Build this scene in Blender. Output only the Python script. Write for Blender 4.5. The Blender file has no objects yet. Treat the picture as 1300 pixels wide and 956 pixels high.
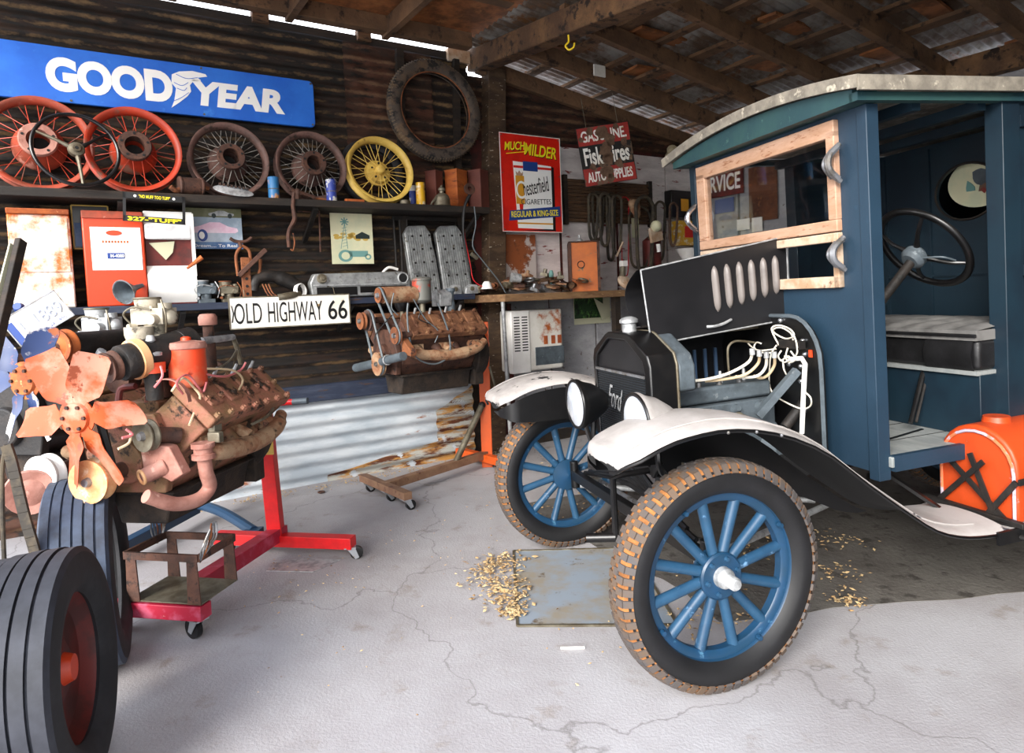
import bpy, math, random
from mathutils import Vector, Matrix
random.seed(66)
PI = math.pi
S = bpy.context.scene
COL = S.collection
V = Vector

# ------------------------------------------------------------------ camera
FPX, PX, PY = 866.0, 650.0, 433.0
PIT, ROLL, CAMH = math.atan(55 / 866), .04, 1.33
cf = V((0, math.cos(PIT), -math.sin(PIT)))
_r0 = V((1, 0, 0)); _u0 = _r0.cross(cf)
cr = _r0 * math.cos(ROLL) - _u0 * math.sin(ROLL)
cu = _u0 * math.cos(ROLL) + _r0 * math.sin(ROLL)
CAM = V((0, 0, CAMH))
def ray(x, y): return cf + cr * ((x - PX) / FPX) - cu * ((y - PY) / FPX)
cd = bpy.data.cameras.new('camera'); cam = bpy.data.objects.new('camera', cd); COL.objects.link(cam)
cd.sensor_fit = 'HORIZONTAL'; cd.sensor_width = 36; cd.lens = 36 * FPX / 1300
cd.shift_y = -(478 - 433) / 1300
cd.clip_start = .02; cd.clip_end = 200
cam.matrix_world = Matrix.Translation(CAM) @ Matrix((cr, cu, -cf)).transposed().to_4x4()
S.camera = cam

class Frame:
    """a local right-handed frame standing in the place: X along, Y away, Z up"""
    def __init__(s, o, ang, pitch=0):
        X = V((math.cos(ang), math.sin(ang), 0)); Y = V((-X.y, X.x, 0))
        X = X * math.cos(pitch) + V((0, 0, 1)) * math.sin(pitch)
        Z = X.cross(Y)
        s.o = V(o); s.R = Matrix((X, Y, Z))          # rows are axes
        s.M = Matrix.Translation(s.o) @ s.R.transposed().to_4x4()
        s.ang = ang
    def at(s, px, py, ax, val):
        """where the line of sight of an image point meets the local plane axis=val"""
        n = s.R[ax]; p = s.o + n * val; d = ray(px, py)
        P = CAM + d * ((p - CAM).dot(n) / d.dot(n))
        return s.R @ (P - s.o)
def floor_at(px, py, z=0.0):
    d = ray(px, py); return CAM + d * ((z - CAMH) / d.z)

# ------------------------------------------------------------------ materials
def C(h, a=1):
    h = h.lstrip('#'); c = [int(h[i:i + 2], 16) / 255 for i in (0, 2, 4)]
    return tuple((x / 12.92 if x <= .04045 else ((x + .055) / 1.055) ** 2.4) for x in c) + (a,)
_mats = {}
def mat(name, c1, rough=.6, metal=0., c2=None, sc=6., lo=.45, hi=.6, c3=None, sc3=None, lo3=.55, hi3=.62,
        bump=0., bsc=40., stretch=(1, 1, 1), spec=.5, detail=6, emit=0, trans=0):
    if name in _mats: return _mats[name]
    m = bpy.data.materials.new(name); m.use_nodes = True
    nt = m.node_tree; N = nt.nodes; L = nt.links
    b = N['Principled BSDF']
    b.inputs['Roughness'].default_value = rough; b.inputs['Metallic'].default_value = metal
    b.inputs['Specular IOR Level'].default_value = spec
    b.inputs['Base Color'].default_value = C(c1)
    if trans: b.inputs['Transmission Weight'].default_value = trans; b.inputs['IOR'].default_value = 1.45
    if c2 or bump:
        tc = N.new('ShaderNodeTexCoord'); mp = N.new('ShaderNodeMapping')
        mp.inputs['Scale'].default_value = stretch
        L.new(tc.outputs['Object'], mp.inputs['Vector'])
        def noise(scale, det=detail):
            n = N.new('ShaderNodeTexNoise'); n.inputs['Scale'].default_value = scale
            n.inputs['Detail'].default_value = det; n.inputs['Roughness'].default_value = .65
            L.new(mp.outputs[0], n.inputs['Vector']); return n
        def ramp(n, a, z):
            r = N.new('ShaderNodeMapRange'); r.inputs[1].default_value = a; r.inputs[2].default_value = z
            L.new(n.outputs['Fac'], r.inputs[0]); return r
        prev = None
        if c2:
            mx = N.new('ShaderNodeMix'); mx.data_type = 'RGBA'
            L.new(ramp(noise(sc), lo, hi).outputs[0], mx.inputs[0])
            mx.inputs[6].default_value = C(c1); mx.inputs[7].default_value = C(c2); prev = mx
        if c3:
            m3 = N.new('ShaderNodeMix'); m3.data_type = 'RGBA'
            L.new(ramp(noise(sc3 or sc * 2.3), lo3, hi3).outputs[0], m3.inputs[0])
            L.new(prev.outputs[2], m3.inputs[6]); m3.inputs[7].default_value = C(c3); prev = m3
        if prev: L.new(prev.outputs[2], b.inputs['Base Color'])
        if bump:
            bp = N.new('ShaderNodeBump'); bp.inputs['Strength'].default_value = min(1, bump); bp.inputs['Distance'].default_value = .01
            L.new(noise(bsc, 3).outputs['Fac'], bp.inputs['Height']); L.new(bp.outputs[0], b.inputs['Normal'])
    _mats[name] = m
    return m

M_ = dict(
 wall_dark=mat('wall_dark', '#15100c', .8, 0, '#2c1c12', 3, .42, .62, '#0d0a08', 9, .5, .6, .4, 30, (1, 1, 3)),
 wall_brown=mat('wall_brown', '#2c1c12', .85, 0, '#4a2a1a', 3, .42, .62, '#140e0a', 7, .52, .62, .4, 30, (1, 1, 3)),
 galv=mat('galv', '#c6ccd0', .42, .15, '#a4aeb6', 3, .4, .6, '#8a4a16', 2.2, .62, .66, .15, 20, (.6, 1, 2.4)),
 galv_rust=mat('galv_rust', '#b08040', .7, .1, '#a8a8a0', 4, .46, .54, '#54280e', 6, .5, .6, .3, 30, (.7, 1, 4)),
 white_board=mat('white_board', '#ddd6d3', .75, 0, '#c4bcba', 5, .4, .6, '#7a3028', 9, .61, .64, .3, 60, (.5, 1, 2.2)),
 grey_board=mat('grey_board', '#9c9c9e', .75, 0, '#86868a', 5, .4, .6, '#53453c', 12, .62, .66, .3, 60, (1, 1, 1.6)),
 red_trim=mat('red_trim', '#4a1812', .8, 0, '#2c120c', 8),
 wood_old=mat('wood_old', '#4a3524', .85, 0, '#6d4e34', 5, .4, .65, '#221710', 11, .55, .64, .5, 40, (1, 1, 7)),
 wood_roof=mat('wood_roof', '#5c4430', .85, 0, '#7c5c40', 4, .4, .65, '#33241a', 9, .55, .64, .5, 40, (1, 1, 1)),
 wood_beam=mat('wood_beam', '#4f3826', .85, 0, '#7a5a3a', 5, .42, .68, '#241810', 12, .54, .62, .6, 50, (1, 1, 1)),
 wood_dark=mat('wood_dark', '#1d1712', .75, 0, '#37291d', 6, .45, .7, None, None, .5, .6, .3, 50, (.5, 1, 3)),
 trim_blue=mat('trim_blue', '#20293c', .6, 0, '#3a4152', 7, .5, .7, '#46301f', 10, .62, .68, .2, 50, (.5, 1, 3)),
 roof_sheet=mat('roof_sheet', '#a09c94', .55, .2, '#6c5848', 3, .42, .58, '#7e5634', 5, .56, .64, .2, 30),
 roof_sheet_warm=mat('roof_sheet_warm', '#a8683a', .75, 0, '#6c4224', 5, .42, .6, '#a06a3c', 9, .58, .66, .3, 30),
 concrete=mat('concrete', '#a8a6a8', .85, 0, '#979394', 1.3, .38, .62, '#84796e', 5, .58, .76, .25, 90),
 floor_brown=mat('floor_brown', '#504b46', .95, 0, '#64605a', 2, .4, .6, '#38332e', 9, .55, .65, .5, 40),
 outside=mat('outside_ground', '#b3ada4', .95, 0, '#9c958a', .6),
 black=mat('black_paint', '#0b0b0c', .35, 0, '#1c1a19', 9, .5, .8),
 black_hood=mat('black_hood', '#141416', .38, 0, '#1f1e20', 3, .4, .7),
 black_matte=mat('black_matte', '#0c0c0d', .8),
 dust_black=mat('dusty_black', '#a9a4a0', .65, 0, '#8c8784', 5, .4, .6, '#17171a', 11, .58, .63, .15, 60),
 dust_fender=mat('dusty_fender', '#b2adaa', .55, 0, '#98938f', 4, .4, .65, '#3b3a40', 9, .66, .7, .1, 60),
 rubber=mat('rubber', '#1b1d24', .7, 0, '#31333b', 9, .4, .7),
 rubber_blue=mat('rubber_weathered', '#3b4658', .75, 0, '#2a303c', 12, .4, .65),
 rubber_side=mat('rubber_sidewall', '#17171a', .8, 0, '#232326', 8),
 rubber_dusty=mat('rubber_dusty', '#4a4038', .85, 0, '#6a5238', 6, .5, .66, '#1c1a18', 14, .5, .6, .3, 60),
 tread=mat('tread_rubber', '#4c4847', .8, 0, '#5e4c3c', 10, .42, .6),
 tread_dust=mat('tread_dust', '#9c6636', .9, 0, '#744822', 14),
 rim_blue=mat('rim_blue', '#17374f', .4, 0, '#163c5c', 8, .4, .65, '#4c7690', 16, .64, .72),
 spoke_blue=mat('spoke_blue', '#264a66', .4, 0, '#1c3c56', 8, .4, .65, '#6b93b8', 15, .62, .7),
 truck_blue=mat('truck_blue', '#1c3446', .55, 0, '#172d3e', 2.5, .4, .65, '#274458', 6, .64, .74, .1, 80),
 truck_blue_shaded=mat('truck_shaded_blue', '#122733', .5, 0, '#0f202c', 4),  # truck blue darkened in the colour for shaded side, posts and cab inside
 truck_green=mat('truck_green', '#2c4c4a', .55, 0, '#203e44', 4, .4, .6, '#5c7f72', 8, .62, .7),
 canvas=mat('roof_canvas', '#8d8679', .85, 0, '#6f695f', 12, .4, .6, '#b5ad9c', 20, .6, .68, .2, 60),
 wood_raw=mat('bare_wood', '#a98368', .6, 0, '#b8947c', 6, .4, .6, '#8a5c40', 14, .58, .66, .2, 60, (1, 1, 4)),
 wood_white=mat('bleached_wood', '#c2ad97', .7, 0, '#ad8c6e', 8, .45, .6, '#74503a', 15, .6, .68, .2, 60),
 floor_wood=mat('cab_floor_wood', '#8f9391', .75, 0, '#7a7f7f', 5, .4, .6, None, None, .5, .6, .2, 60, (4, 1, 1)),
 leather=mat('leather', '#141415', .42, 0, '#202022', 8, .4, .7, None, None, .5, .6, .3, 20),
 leather_dusty=mat('leather_dusty', '#6f6e6c', .6, 0, '#565554', 9, .4, .6),
 glass=mat('glass', '#ffffff', .02, 0, trans=1),
 chrome=mat('chrome', '#c9ccd0', .22, .95, '#9da1a8', 12),
 steel=mat('steel', '#8a8c90', .4, .6, '#6a6660', 14, .45, .6, '#4a3a2c', 22, .6, .66),
 steel_light=mat('steel_light', '#b7b9ba', .45, .4, '#8d8f90', 20, .45, .6),
 iron_grey=mat('iron_grey', '#59636a', .55, .2, '#454d52', 12, .4, .65, '#7c8488', 20, .62, .7, .2, 60),
 iron_dark=mat('iron_dark', '#1c1a19', .6, .2, '#2f2823', 14, .45, .7, None, None, .5, .6, .3, 50),
 rust=mat('rust', '#6d3f26', .8, .1, '#8d5530', 9, .4, .62, '#38211a', 16, .55, .64, .3, 60),
 rust_dark=mat('rust_dark', '#3f2a22', .75, .15, '#5a3a2c', 10, .4, .62, '#241a16', 18, .55, .64, .3, 60),
 rust_bright=mat('rust_bright', '#b8622c', .8, 0, '#8d4420', 10, .4, .6, '#d0905c', 18, .6, .66, .2, 60),
 engine_red=mat('engine_red_rust', '#94604c', .7, .05, '#75593c', 8, .42, .58, '#2c1f14', 13, .55, .62, .4, 70),
 engine_tan=mat('engine_tan', '#9f8265', .8, .05, '#86593d', 12, .42, .58, '#4e3a28', 20, .56, .64, .4, 70),
 engine_orange=mat('engine_orange_rust', '#7a5236', .8, .05, '#55331f', 10, .42, .58, '#94704e', 16, .6, .66, .4, 70),
 engine_dark=mat('engine_dark', '#1d1611', .85, .05, '#33271d', 12, .45, .6, None, None, .5, .6, .4, 70),
 pink_pipe=mat('pipe_rosy', '#a8786a', .7, .05, '#8b5b4e', 9, .4, .6, '#c59c8c', 15, .6, .68, .2, 60),
 fan_orange=mat('fan_orange', '#b04616', .55, 0, '#b47c66', 4, .48, .6, '#7c3414', 12, .60, .64),
 canister=mat('canister_red', '#d0401c', .45, 0, '#c06a4c', 7, .5, .66, '#7a2410', 12, .62, .68),
 wheel_red=mat('wheel_red', '#b83c22', .5, 0, '#98341e', 6, .4, .6, '#7a5446', 9, .56, .64),
 wheel_red2=mat('wheel_red_brown', '#a8442c', .6, 0, '#7c3a28', 6, .4, .6, '#b07464', 9, .6, .66),
 wheel_yellow=mat('wheel_yellow', '#d8b85a', .5, 0, '#bb9848', 8, .4, .65, '#7c6138', 14, .64, .7),
 wheel_brown=mat('wheel_brown', '#4e3a34', .65, .1, '#6d5048', 9, .4, .6, '#33261f', 16, .56, .66),
 spoke_grey=mat('spoke_grey', '#83807a', .55, .3, '#5a5148', 16),
 stand_red=mat('stand_red', '#d01418', .4, 0, '#b01418', 9, .45, .7),
 stand_red_dusty=mat('stand_red_dusty', '#a01c34', .5, 0, '#b65068', 12, .5, .66, '#c8b4ac', 8, .66, .7),
 stand_orange=mat('stand_orange', '#cc5214', .5, 0, '#c25018', 9, .45, .65, '#a07038', 12, .68, .74),
 stand_brown=mat('stand_brown', '#7c5a44', .7, .1, '#8d6c52', 9, .4, .6, '#5b3428', 14, .58, .66),
 stand_blue=mat('stand_blue', '#24405c', .45, 0, '#26405a', 9),
 pulley_cream=mat('pulley_cream', '#d8a878', .6, 0, '#c08050', 9, .45, .6, '#e6d2b6', 14, .58, .66),
 white_enamel=mat('white_enamel', '#e9e7e1', .4, 0, '#f5f3ef', 4, .4, .6),
 white_rust=mat('white_rusted_paint', '#e8e0d2', .45, 0, '#cc641c', 4, .46, .58, '#9c4a18', 9, .62, .68),
 orange_paint=mat('orange_paint', '#c83c14', .45, 0, '#c8401a', 5, .45, .65, '#e88a60', 9, .64, .72),
 cloth_white=mat('cloth_white', '#ececec', .8, 0, '#d6d6d8', 9),
 red_dark=mat('red_dark', '#5c1812', .6, 0, '#401410', 8),
 sign_blue=mat('sign_blue', '#1e62c8', .45, 0, '#2b74d8', 2.5, .4, .65, '#3f86dc', 7, .6, .72),
 sign_white=mat('sign_white', '#f4f4f0', .5),
 sign_black=mat('sign_black', '#0c0c0c', .5),
 sign_red=mat('sign_red', '#d82414', .4, 0, '#c81c10', 6),
 sign_yellow=mat('sign_yellow', '#f2e020', .5),
 sign_navy=mat('sign_navy', '#1d3f86', .5),
 sign_gold=mat('sign_gold', '#d89a28', .5),
 plate_white=mat('plate_white', '#ebe9e2', .5, 0, '#dcd6c8', 5, .45, .65, '#a88a5a', 9, .66, .7),
 fis_red=mat('fisk_red', '#9c2c24', .6, 0, '#7c241c', 6, .45, .6, '#6b5240', 7, .55, .58),
 fis_black=mat('fisk_black', '#161513', .6, 0, '#5f4a38', 6, .56, .6),
 fis_rust=mat('fisk_rust', '#6b523f', .75, 0, '#4f3827', 12, .4, .6, '#8c7358', 20, .6, .66),
 cream=mat('cream', '#dcd8b4', .6, 0, '#cfd2b0', 5),
 teal=mat('teal_ink', '#6c9a94', .6), ochre=mat('ochre_ink', '#c9a850', .6), dark_ink=mat('dark_ink', '#23302e', .6),
 alu=mat('aluminium', '#a9abab', .45, .5, '#828484', 14, .4, .62, '#5c5648', 22, .6, .66, .2, 60),
 amber_wood=mat('amber_wood', '#96481c', .55, 0, '#b86424', 5, .4, .65, '#5c2810', 9, .58, .68, .2, 60, (1, 1, 3)),
 brown_box=mat('brown_box', '#5b2c22', .6, 0, '#6f3a2c', 5, .4, .65),
 orange_tin=mat('orange_tin', '#c26418', .55, 0, '#a8541a', 7, .4, .65, '#4c5a44', 10, .62, .68),
 can_blue=mat('can_blue', '#2a6a9c', .5, 0, '#c08a50', 7, .52, .6, '#8a5a38', 12, .6, .66),
 can_navy=mat('can_navy', '#2a3c8c', .5, 0, '#d0d0c8', 14, .52, .58, '#a06a40', 12, .62, .68),
 jar_yellow=mat('jar_yellow', '#d0a020', .4, 0, '#e0d8c0', 15, .52, .6, '#b85a20', 20, .6, .66),
 tin=mat('tin_dull', '#7c7666', .5, .5, '#5b5242', 12, .4, .6),
 wire_white=mat('wire_white', '#e6dfcf', .6), wire_cream=mat('wire_cream', '#cdb793', .6), wire_red=mat('wire_red', '#c01c24', .5),
 wire_pink=mat('wire_pink', '#c06a6a', .5), wire_black=mat('wire_black', '#0e0e0f', .5), wire_grey=mat('wire_grey', '#5a6266', .5),
 belt=mat('belt_rubber', '#2c2720', .8, 0, '#4a4030', 12), belt_brown=mat('belt_brown', '#5a4030', .8, 0, '#3a2a20', 12),
 leaf=mat('dry_leaves', '#a8875c', .9, 0, '#d0b98c', 30, .4, .6, '#5f4428', 60, .5, .6),
 paper=mat('old_paper', '#b9b89c', .7), green_photo=mat('green_photo', '#1e3c1c', .6, 0, '#5c8c3c', 9, .5, .62, '#0a1408', 14, .5, .6),
 sky_pic=mat('poster_sky', '#5a5c3c', .5, 0, '#8c8a70', 2), poster_grey=mat('poster_grey', '#8fa0b0', .5, 0, '#b8c4d0', 3),
 poster_pink=mat('poster_pink', '#e0b8cc', .5, 0, '#f0dce6', 5), poster_blue=mat('poster_blue', '#3c5c8c', .5, 0, '#5c80ac', 5),
 caster_metal=mat('caster_metal', '#b9bcc0', .35, .7), toolbox=mat('tool_orange', '#bc441a', .45, 0, '#a63c14', 6, .45, .7, '#a8a4b4', 9, .66, .69),
 headlens=mat('lamp_lens', '#d8dce2', .15, .3, '#b0b8c4', 9, .4, .6),
 grille=mat('radiator_core', '#2c3238', .5, .4),
 yellow_hook=mat('hook_yellow', '#e0c01c', .5), signboard_rust=mat('signboard_rust', '#6a3c20', .8, 0, '#4a2818', 4, .4, .6, '#8c5a34', 9, .6, .66),
)

def banded_corrugation(m, per, c_, w0, w1, ph=0):  # adds tan streaks in step with the corrugation, broken up by noise
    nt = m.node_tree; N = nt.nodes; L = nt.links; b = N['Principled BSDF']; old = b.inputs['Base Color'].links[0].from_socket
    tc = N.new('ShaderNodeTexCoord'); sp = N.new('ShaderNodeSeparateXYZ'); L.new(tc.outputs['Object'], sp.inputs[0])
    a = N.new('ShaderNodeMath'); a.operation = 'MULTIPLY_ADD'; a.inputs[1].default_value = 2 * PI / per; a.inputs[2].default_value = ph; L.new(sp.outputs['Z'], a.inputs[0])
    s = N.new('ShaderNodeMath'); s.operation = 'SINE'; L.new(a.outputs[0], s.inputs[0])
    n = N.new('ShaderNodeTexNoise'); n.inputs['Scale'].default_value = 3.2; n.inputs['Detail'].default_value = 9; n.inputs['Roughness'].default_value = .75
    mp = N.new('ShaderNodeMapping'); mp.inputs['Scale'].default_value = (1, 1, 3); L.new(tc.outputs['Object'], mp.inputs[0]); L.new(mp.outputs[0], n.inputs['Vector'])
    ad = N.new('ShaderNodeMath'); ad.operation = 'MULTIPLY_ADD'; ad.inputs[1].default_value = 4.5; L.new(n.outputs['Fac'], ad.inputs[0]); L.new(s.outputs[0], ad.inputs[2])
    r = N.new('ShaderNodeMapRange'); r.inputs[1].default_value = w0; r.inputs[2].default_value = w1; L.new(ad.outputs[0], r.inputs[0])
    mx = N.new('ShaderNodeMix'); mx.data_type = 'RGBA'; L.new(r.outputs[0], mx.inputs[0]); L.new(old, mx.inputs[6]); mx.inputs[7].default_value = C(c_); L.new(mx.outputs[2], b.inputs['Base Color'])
banded_corrugation(M_['wall_dark'], .085, '#7a6040', 2.95, 3.7, -1.6)
banded_corrugation(M_['wall_brown'], .085, '#6c5038', 2.9, 3.7, -1.6)
# ------------------------------------------------------------------ mesh builder
def rot_to(d):
    return V((0, 0, 1)).rotation_difference(V(d).normalized()).to_matrix()
def catmull(pts, k=5, closed=False):
    P = [V(p) for p in pts]; n = len(P); out = []
    if n < 3: return P
    for i in range(n if closed else n - 1):
        g = (lambda j: P[j % n]) if closed else (lambda j: P[max(0, min(n - 1, j))])
        a, b, c, d = g(i - 1), g(i), g(i + 1), g(i + 2)
        for q in range(k):
            t = q / k
            out.append(.5 * ((2 * b) + (c - a) * t + (2 * a - 5 * b + 4 * c - d) * t * t + (3 * b - a - 3 * c + d) * t ** 3))
    if not closed: out.append(P[-1])
    return out
class MB:
    def __init__(s): s.v = []; s.f = []; s.m = []; s.T = Matrix(); s.mi = 0
    def add(s, vs, fs):
        n = len(s.v); s.v += [tuple(s.T @ V(p)) for p in vs]
        s.f += [tuple(i + n for i in f) for f in fs]; s.m += [s.mi] * len(fs); return s
    def box(s, c, d, rz=0, R=None):
        R = R or Matrix.Rotation(rz, 3, 'Z'); c = V(c); x, y, z = [q / 2 for q in d]
        vs = [c + R @ V((a * x, b * y, e * z)) for a in (-1, 1) for b in (-1, 1) for e in (-1, 1)]
        return s.add(vs, [(0, 1, 3, 2), (4, 6, 7, 5), (0, 4, 5, 1), (2, 3, 7, 6), (0, 2, 6, 4), (1, 5, 7, 3)])
    def bb(s, a, b):
        a = V(a); b = V(b); return s.box((a + b) / 2, [abs(q) for q in (b - a)])
    def beam(s, p0, p1, w, h, up=(0, 0, 1)):
        p0 = V(p0); p1 = V(p1); d = (p1 - p0); L = d.length; d.normalize(); x = d.cross(V(up))
        if x.length < 1e-4: x = d.cross(V((0, 1, 0)))
        x.normalize(); z = x.cross(d)
        R = Matrix((x, d, z)).transposed()
        return s.box((p0 + p1) / 2, (w, L, h), R=R)
    def cyl(s, p0, p1, r0, r1=None, n=18, cap=True):
        r1 = r0 if r1 is None else r1; p0 = V(p0); p1 = V(p1); R = rot_to(p1 - p0)
        ring = [R @ V((math.cos(2 * PI * i / n), math.sin(2 * PI * i / n), 0)) for i in range(n)]
        vs = [p0 + q * r0 for q in ring] + [p1 + q * r1 for q in ring]
        fs = [(i, (i + 1) % n, n + (i + 1) % n, n + i) for i in range(n)]
        if cap: fs += [tuple(range(n - 1, -1, -1)), tuple(range(n, 2 * n))]
        return s.add(vs, fs)
    def tube(s, pts, r, n=8, closed=False, k=5, smooth=True):
        P = catmull(pts, k, closed) if smooth and len(pts) > 2 else [V(p) for p in pts]
        m = len(P); vs = []; up = None
        for i in range(m):
            a = P[(i - 1) % m] if closed else P[max(0, i - 1)]; b = P[(i + 1) % m] if closed else P[min(m - 1, i + 1)]
            d = (b - a).normalized() if (b - a).length > 1e-9 else V((0, 0, 1))
            if up is None: up = d.orthogonal().normalized()
            up = up - d * up.dot(d)
            up = up.normalized() if up.length > 1e-6 else d.orthogonal().normalized()
            sd = d.cross(up); rr = r[min(len(r) - 1, int(i / max(1, m - 1) * (len(r) - 1) + .5))] if isinstance(r, (list, tuple)) else r
            vs += [P[i] + (up * math.cos(2 * PI * j / n) + sd * math.sin(2 * PI * j / n)) * rr for j in range(n)]
        fs = []
        for i in range(m if closed else m - 1):
            for j in range(n):
                a = i * n + j; b = i * n + (j + 1) % n; i2 = (i + 1) % m
                fs.append((a, b, i2 * n + (j + 1) % n, i2 * n + j))
        if not closed: fs += [tuple(range(n - 1, -1, -1)), tuple(range((m - 1) * n, m * n))]
        return s.add(vs, fs)
    def lathe(s, prof, p=(0, 0, 0), ax=(0, 0, 1), n=32, closed=False, cap=True):
        """prof: (radius, height) pairs turned about ax through p"""
        p = V(p); R = rot_to(ax); vs = []; m = len(prof)
        for r, h in prof:
            vs += [p + R @ V((r * math.cos(2 * PI * i / n), r * math.sin(2 * PI * i / n), h)) for i in range(n)]
        fs = []
        for k in range(m if closed else m - 1):
            k2 = (k + 1) % m
            for i in range(n): fs.append((k * n + i, k * n + (i + 1) % n, k2 * n + (i + 1) % n, k2 * n + i))
        if cap and not closed:
            fs += [tuple(range(n - 1, -1, -1)), tuple(range((m - 1) * n, m * n))]
        return s.add(vs, fs)
    def ring(s, R, r, p=(0, 0, 0), ax=(0, 0, 1), n=40, q=10, ry=None):
        ry = ry or r
        return s.lathe([(R + r * math.cos(2 * PI * i / q), ry * math.sin(2 * PI * i / q)) for i in range(q)], p, ax, n, True)
    def ball(s, c, r, n=14):
        r = (r, r, r) if not isinstance(r, (tuple, list)) else r; c = V(c); vs = []; fs = []; m = n // 2
        for k in range(1, m):
            t = PI * k / m
            vs += [c + V((r[0] * math.sin(t) * math.cos(2 * PI * i / n), r[1] * math.sin(t) * math.sin(2 * PI * i / n), r[2] * math.cos(t))) for i in range(n)]
        for k in range(m - 2):
            for i in range(n): fs.append((k * n + i, (k + 1) * n + i, (k + 1) * n + (i + 1) % n, k * n + (i + 1) % n))
        a = len(vs); vs += [c + V((0, 0, r[2])), c - V((0, 0, r[2]))]
        for i in range(n):
            fs.append((a, i, (i + 1) % n)); fs.append((a + 1, (m - 2) * n + (i + 1) % n, (m - 2) * n + i))
        return s.add(vs, fs)
    def prism(s, pts, a, b, ax=1):
        """outline in the plane normal to ax, thick from a to b"""
        def P(q, t):
            l = list(q); l.insert(ax, t); return tuple(l)
        n = len(pts); vs = [P(q, a) for q in pts] + [P(q, b) for q in pts]
        return s.add(vs, [tuple(range(n)), tuple(range(2 * n - 1, n - 1, -1))] + [(i, n + i, n + (i + 1) % n, (i + 1) % n) for i in range(n)])
    def grid(s, fn, nu, nv):
        vs = [fn(i / nu, j / nv) for j in range(nv + 1) for i in range(nu + 1)]
        return s.add(vs, [(j * (nu + 1) + i, j * (nu + 1) + i + 1, (j + 1) * (nu + 1) + i + 1, (j + 1) * (nu + 1) + i) for j in range(nv) for i in range(nu)])
    def shell(s, fn, nu, nv, th):
        """a sheet with thickness: fn(u,v)->point, th offset vector or function"""
        off = th if callable(th) else (lambda u, v: V(th)); w = nu + 1
        A = [V(fn(i / nu, j / nv)) for j in range(nv + 1) for i in range(nu + 1)]
        B = [A[j * w + i] + off(i / nu, j / nv) for j in range(nv + 1) for i in range(nu + 1)]
        n = len(A); q = [(j * w + i, j * w + i + 1, (j + 1) * w + i + 1, (j + 1) * w + i) for j in range(nv) for i in range(nu)]
        fs = q + [tuple(n + t for t in reversed(f)) for f in q]
        e = [j for j in range(w)] + [j * w + nu for j in range(1, nv + 1)] + [nv * w + i for i in range(nu - 1, -1, -1)] + [j * w for j in range(nv - 1, 0, -1)]
        fs += [(e[k], n + e[k], n + e[(k + 1) % len(e)], e[(k + 1) % len(e)]) for k in range(len(e))]
        return s.add(A + B, fs)
    def build(s, name, mats, parent=None, bevel=0, label=None, M=None, sharp=35, seg=2):
        me = bpy.data.meshes.new(name); me.from_pydata(s.v, [], s.f)
        mats = mats if isinstance(mats, (list, tuple)) else [mats]
        for m in mats: me.materials.append(M_[m] if isinstance(m, str) else m)
        if len(mats) > 1: me.polygons.foreach_set('material_index', s.m)
        me.validate(); me.update()
        import bmesh
        b = bmesh.new(); b.from_mesh(me); bmesh.ops.recalc_face_normals(b, faces=b.faces); b.to_mesh(me); b.free()
        me.shade_smooth(); me.set_sharp_from_angle(angle=math.radians(sharp))
        o = bpy.data.objects.new(name, me); COL.objects.link(o)
        if parent: o.parent = parent
        if M is not None: o.matrix_local = M
        if bevel:
            bv = o.modifiers.new('edge', 'BEVEL'); bv.width = bevel; bv.segments = seg; bv.limit_method = 'ANGLE'; bv.harden_normals = False
        if label: o['label'] = label
        return o
def mb(): return MB()
def tag(o, label, cat, group=None, kind=None):
    o['label'] = label; o['category'] = cat
    if group: o['group'] = group
    if kind: o['kind'] = kind
    return o
def struct(o): o['kind'] = 'structure'; return o
def thing(name, label, cat, fr=None, loc=(0, 0, 0), rz=0, group=None, R=None):
    o = bpy.data.objects.new(name, None); COL.objects.link(o); o.empty_display_size = .05
    M = Matrix.Translation(V(loc)) @ (R.to_4x4() if R is not None else Matrix.Rotation(rz, 4, 'Z'))
    o.matrix_world = (fr.M if fr else Matrix()) @ M
    return tag(o, label, cat, group)
def at_M(fr, loc, rz=0, R=None):
    return (fr.M if fr else Matrix()) @ Matrix.Translation(V(loc)) @ (R.to_4x4() if R is not None else Matrix.Rotation(rz, 4, 'Z'))
def copy_tree(o, parent=None, M=None):
    c = o.copy(); COL.objects.link(c); c.parent = parent
    if M is not None: c.matrix_world = M
    for ch in [q for q in bpy.data.objects if q.parent == o]: copy_tree(ch, c)
    return c
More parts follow.
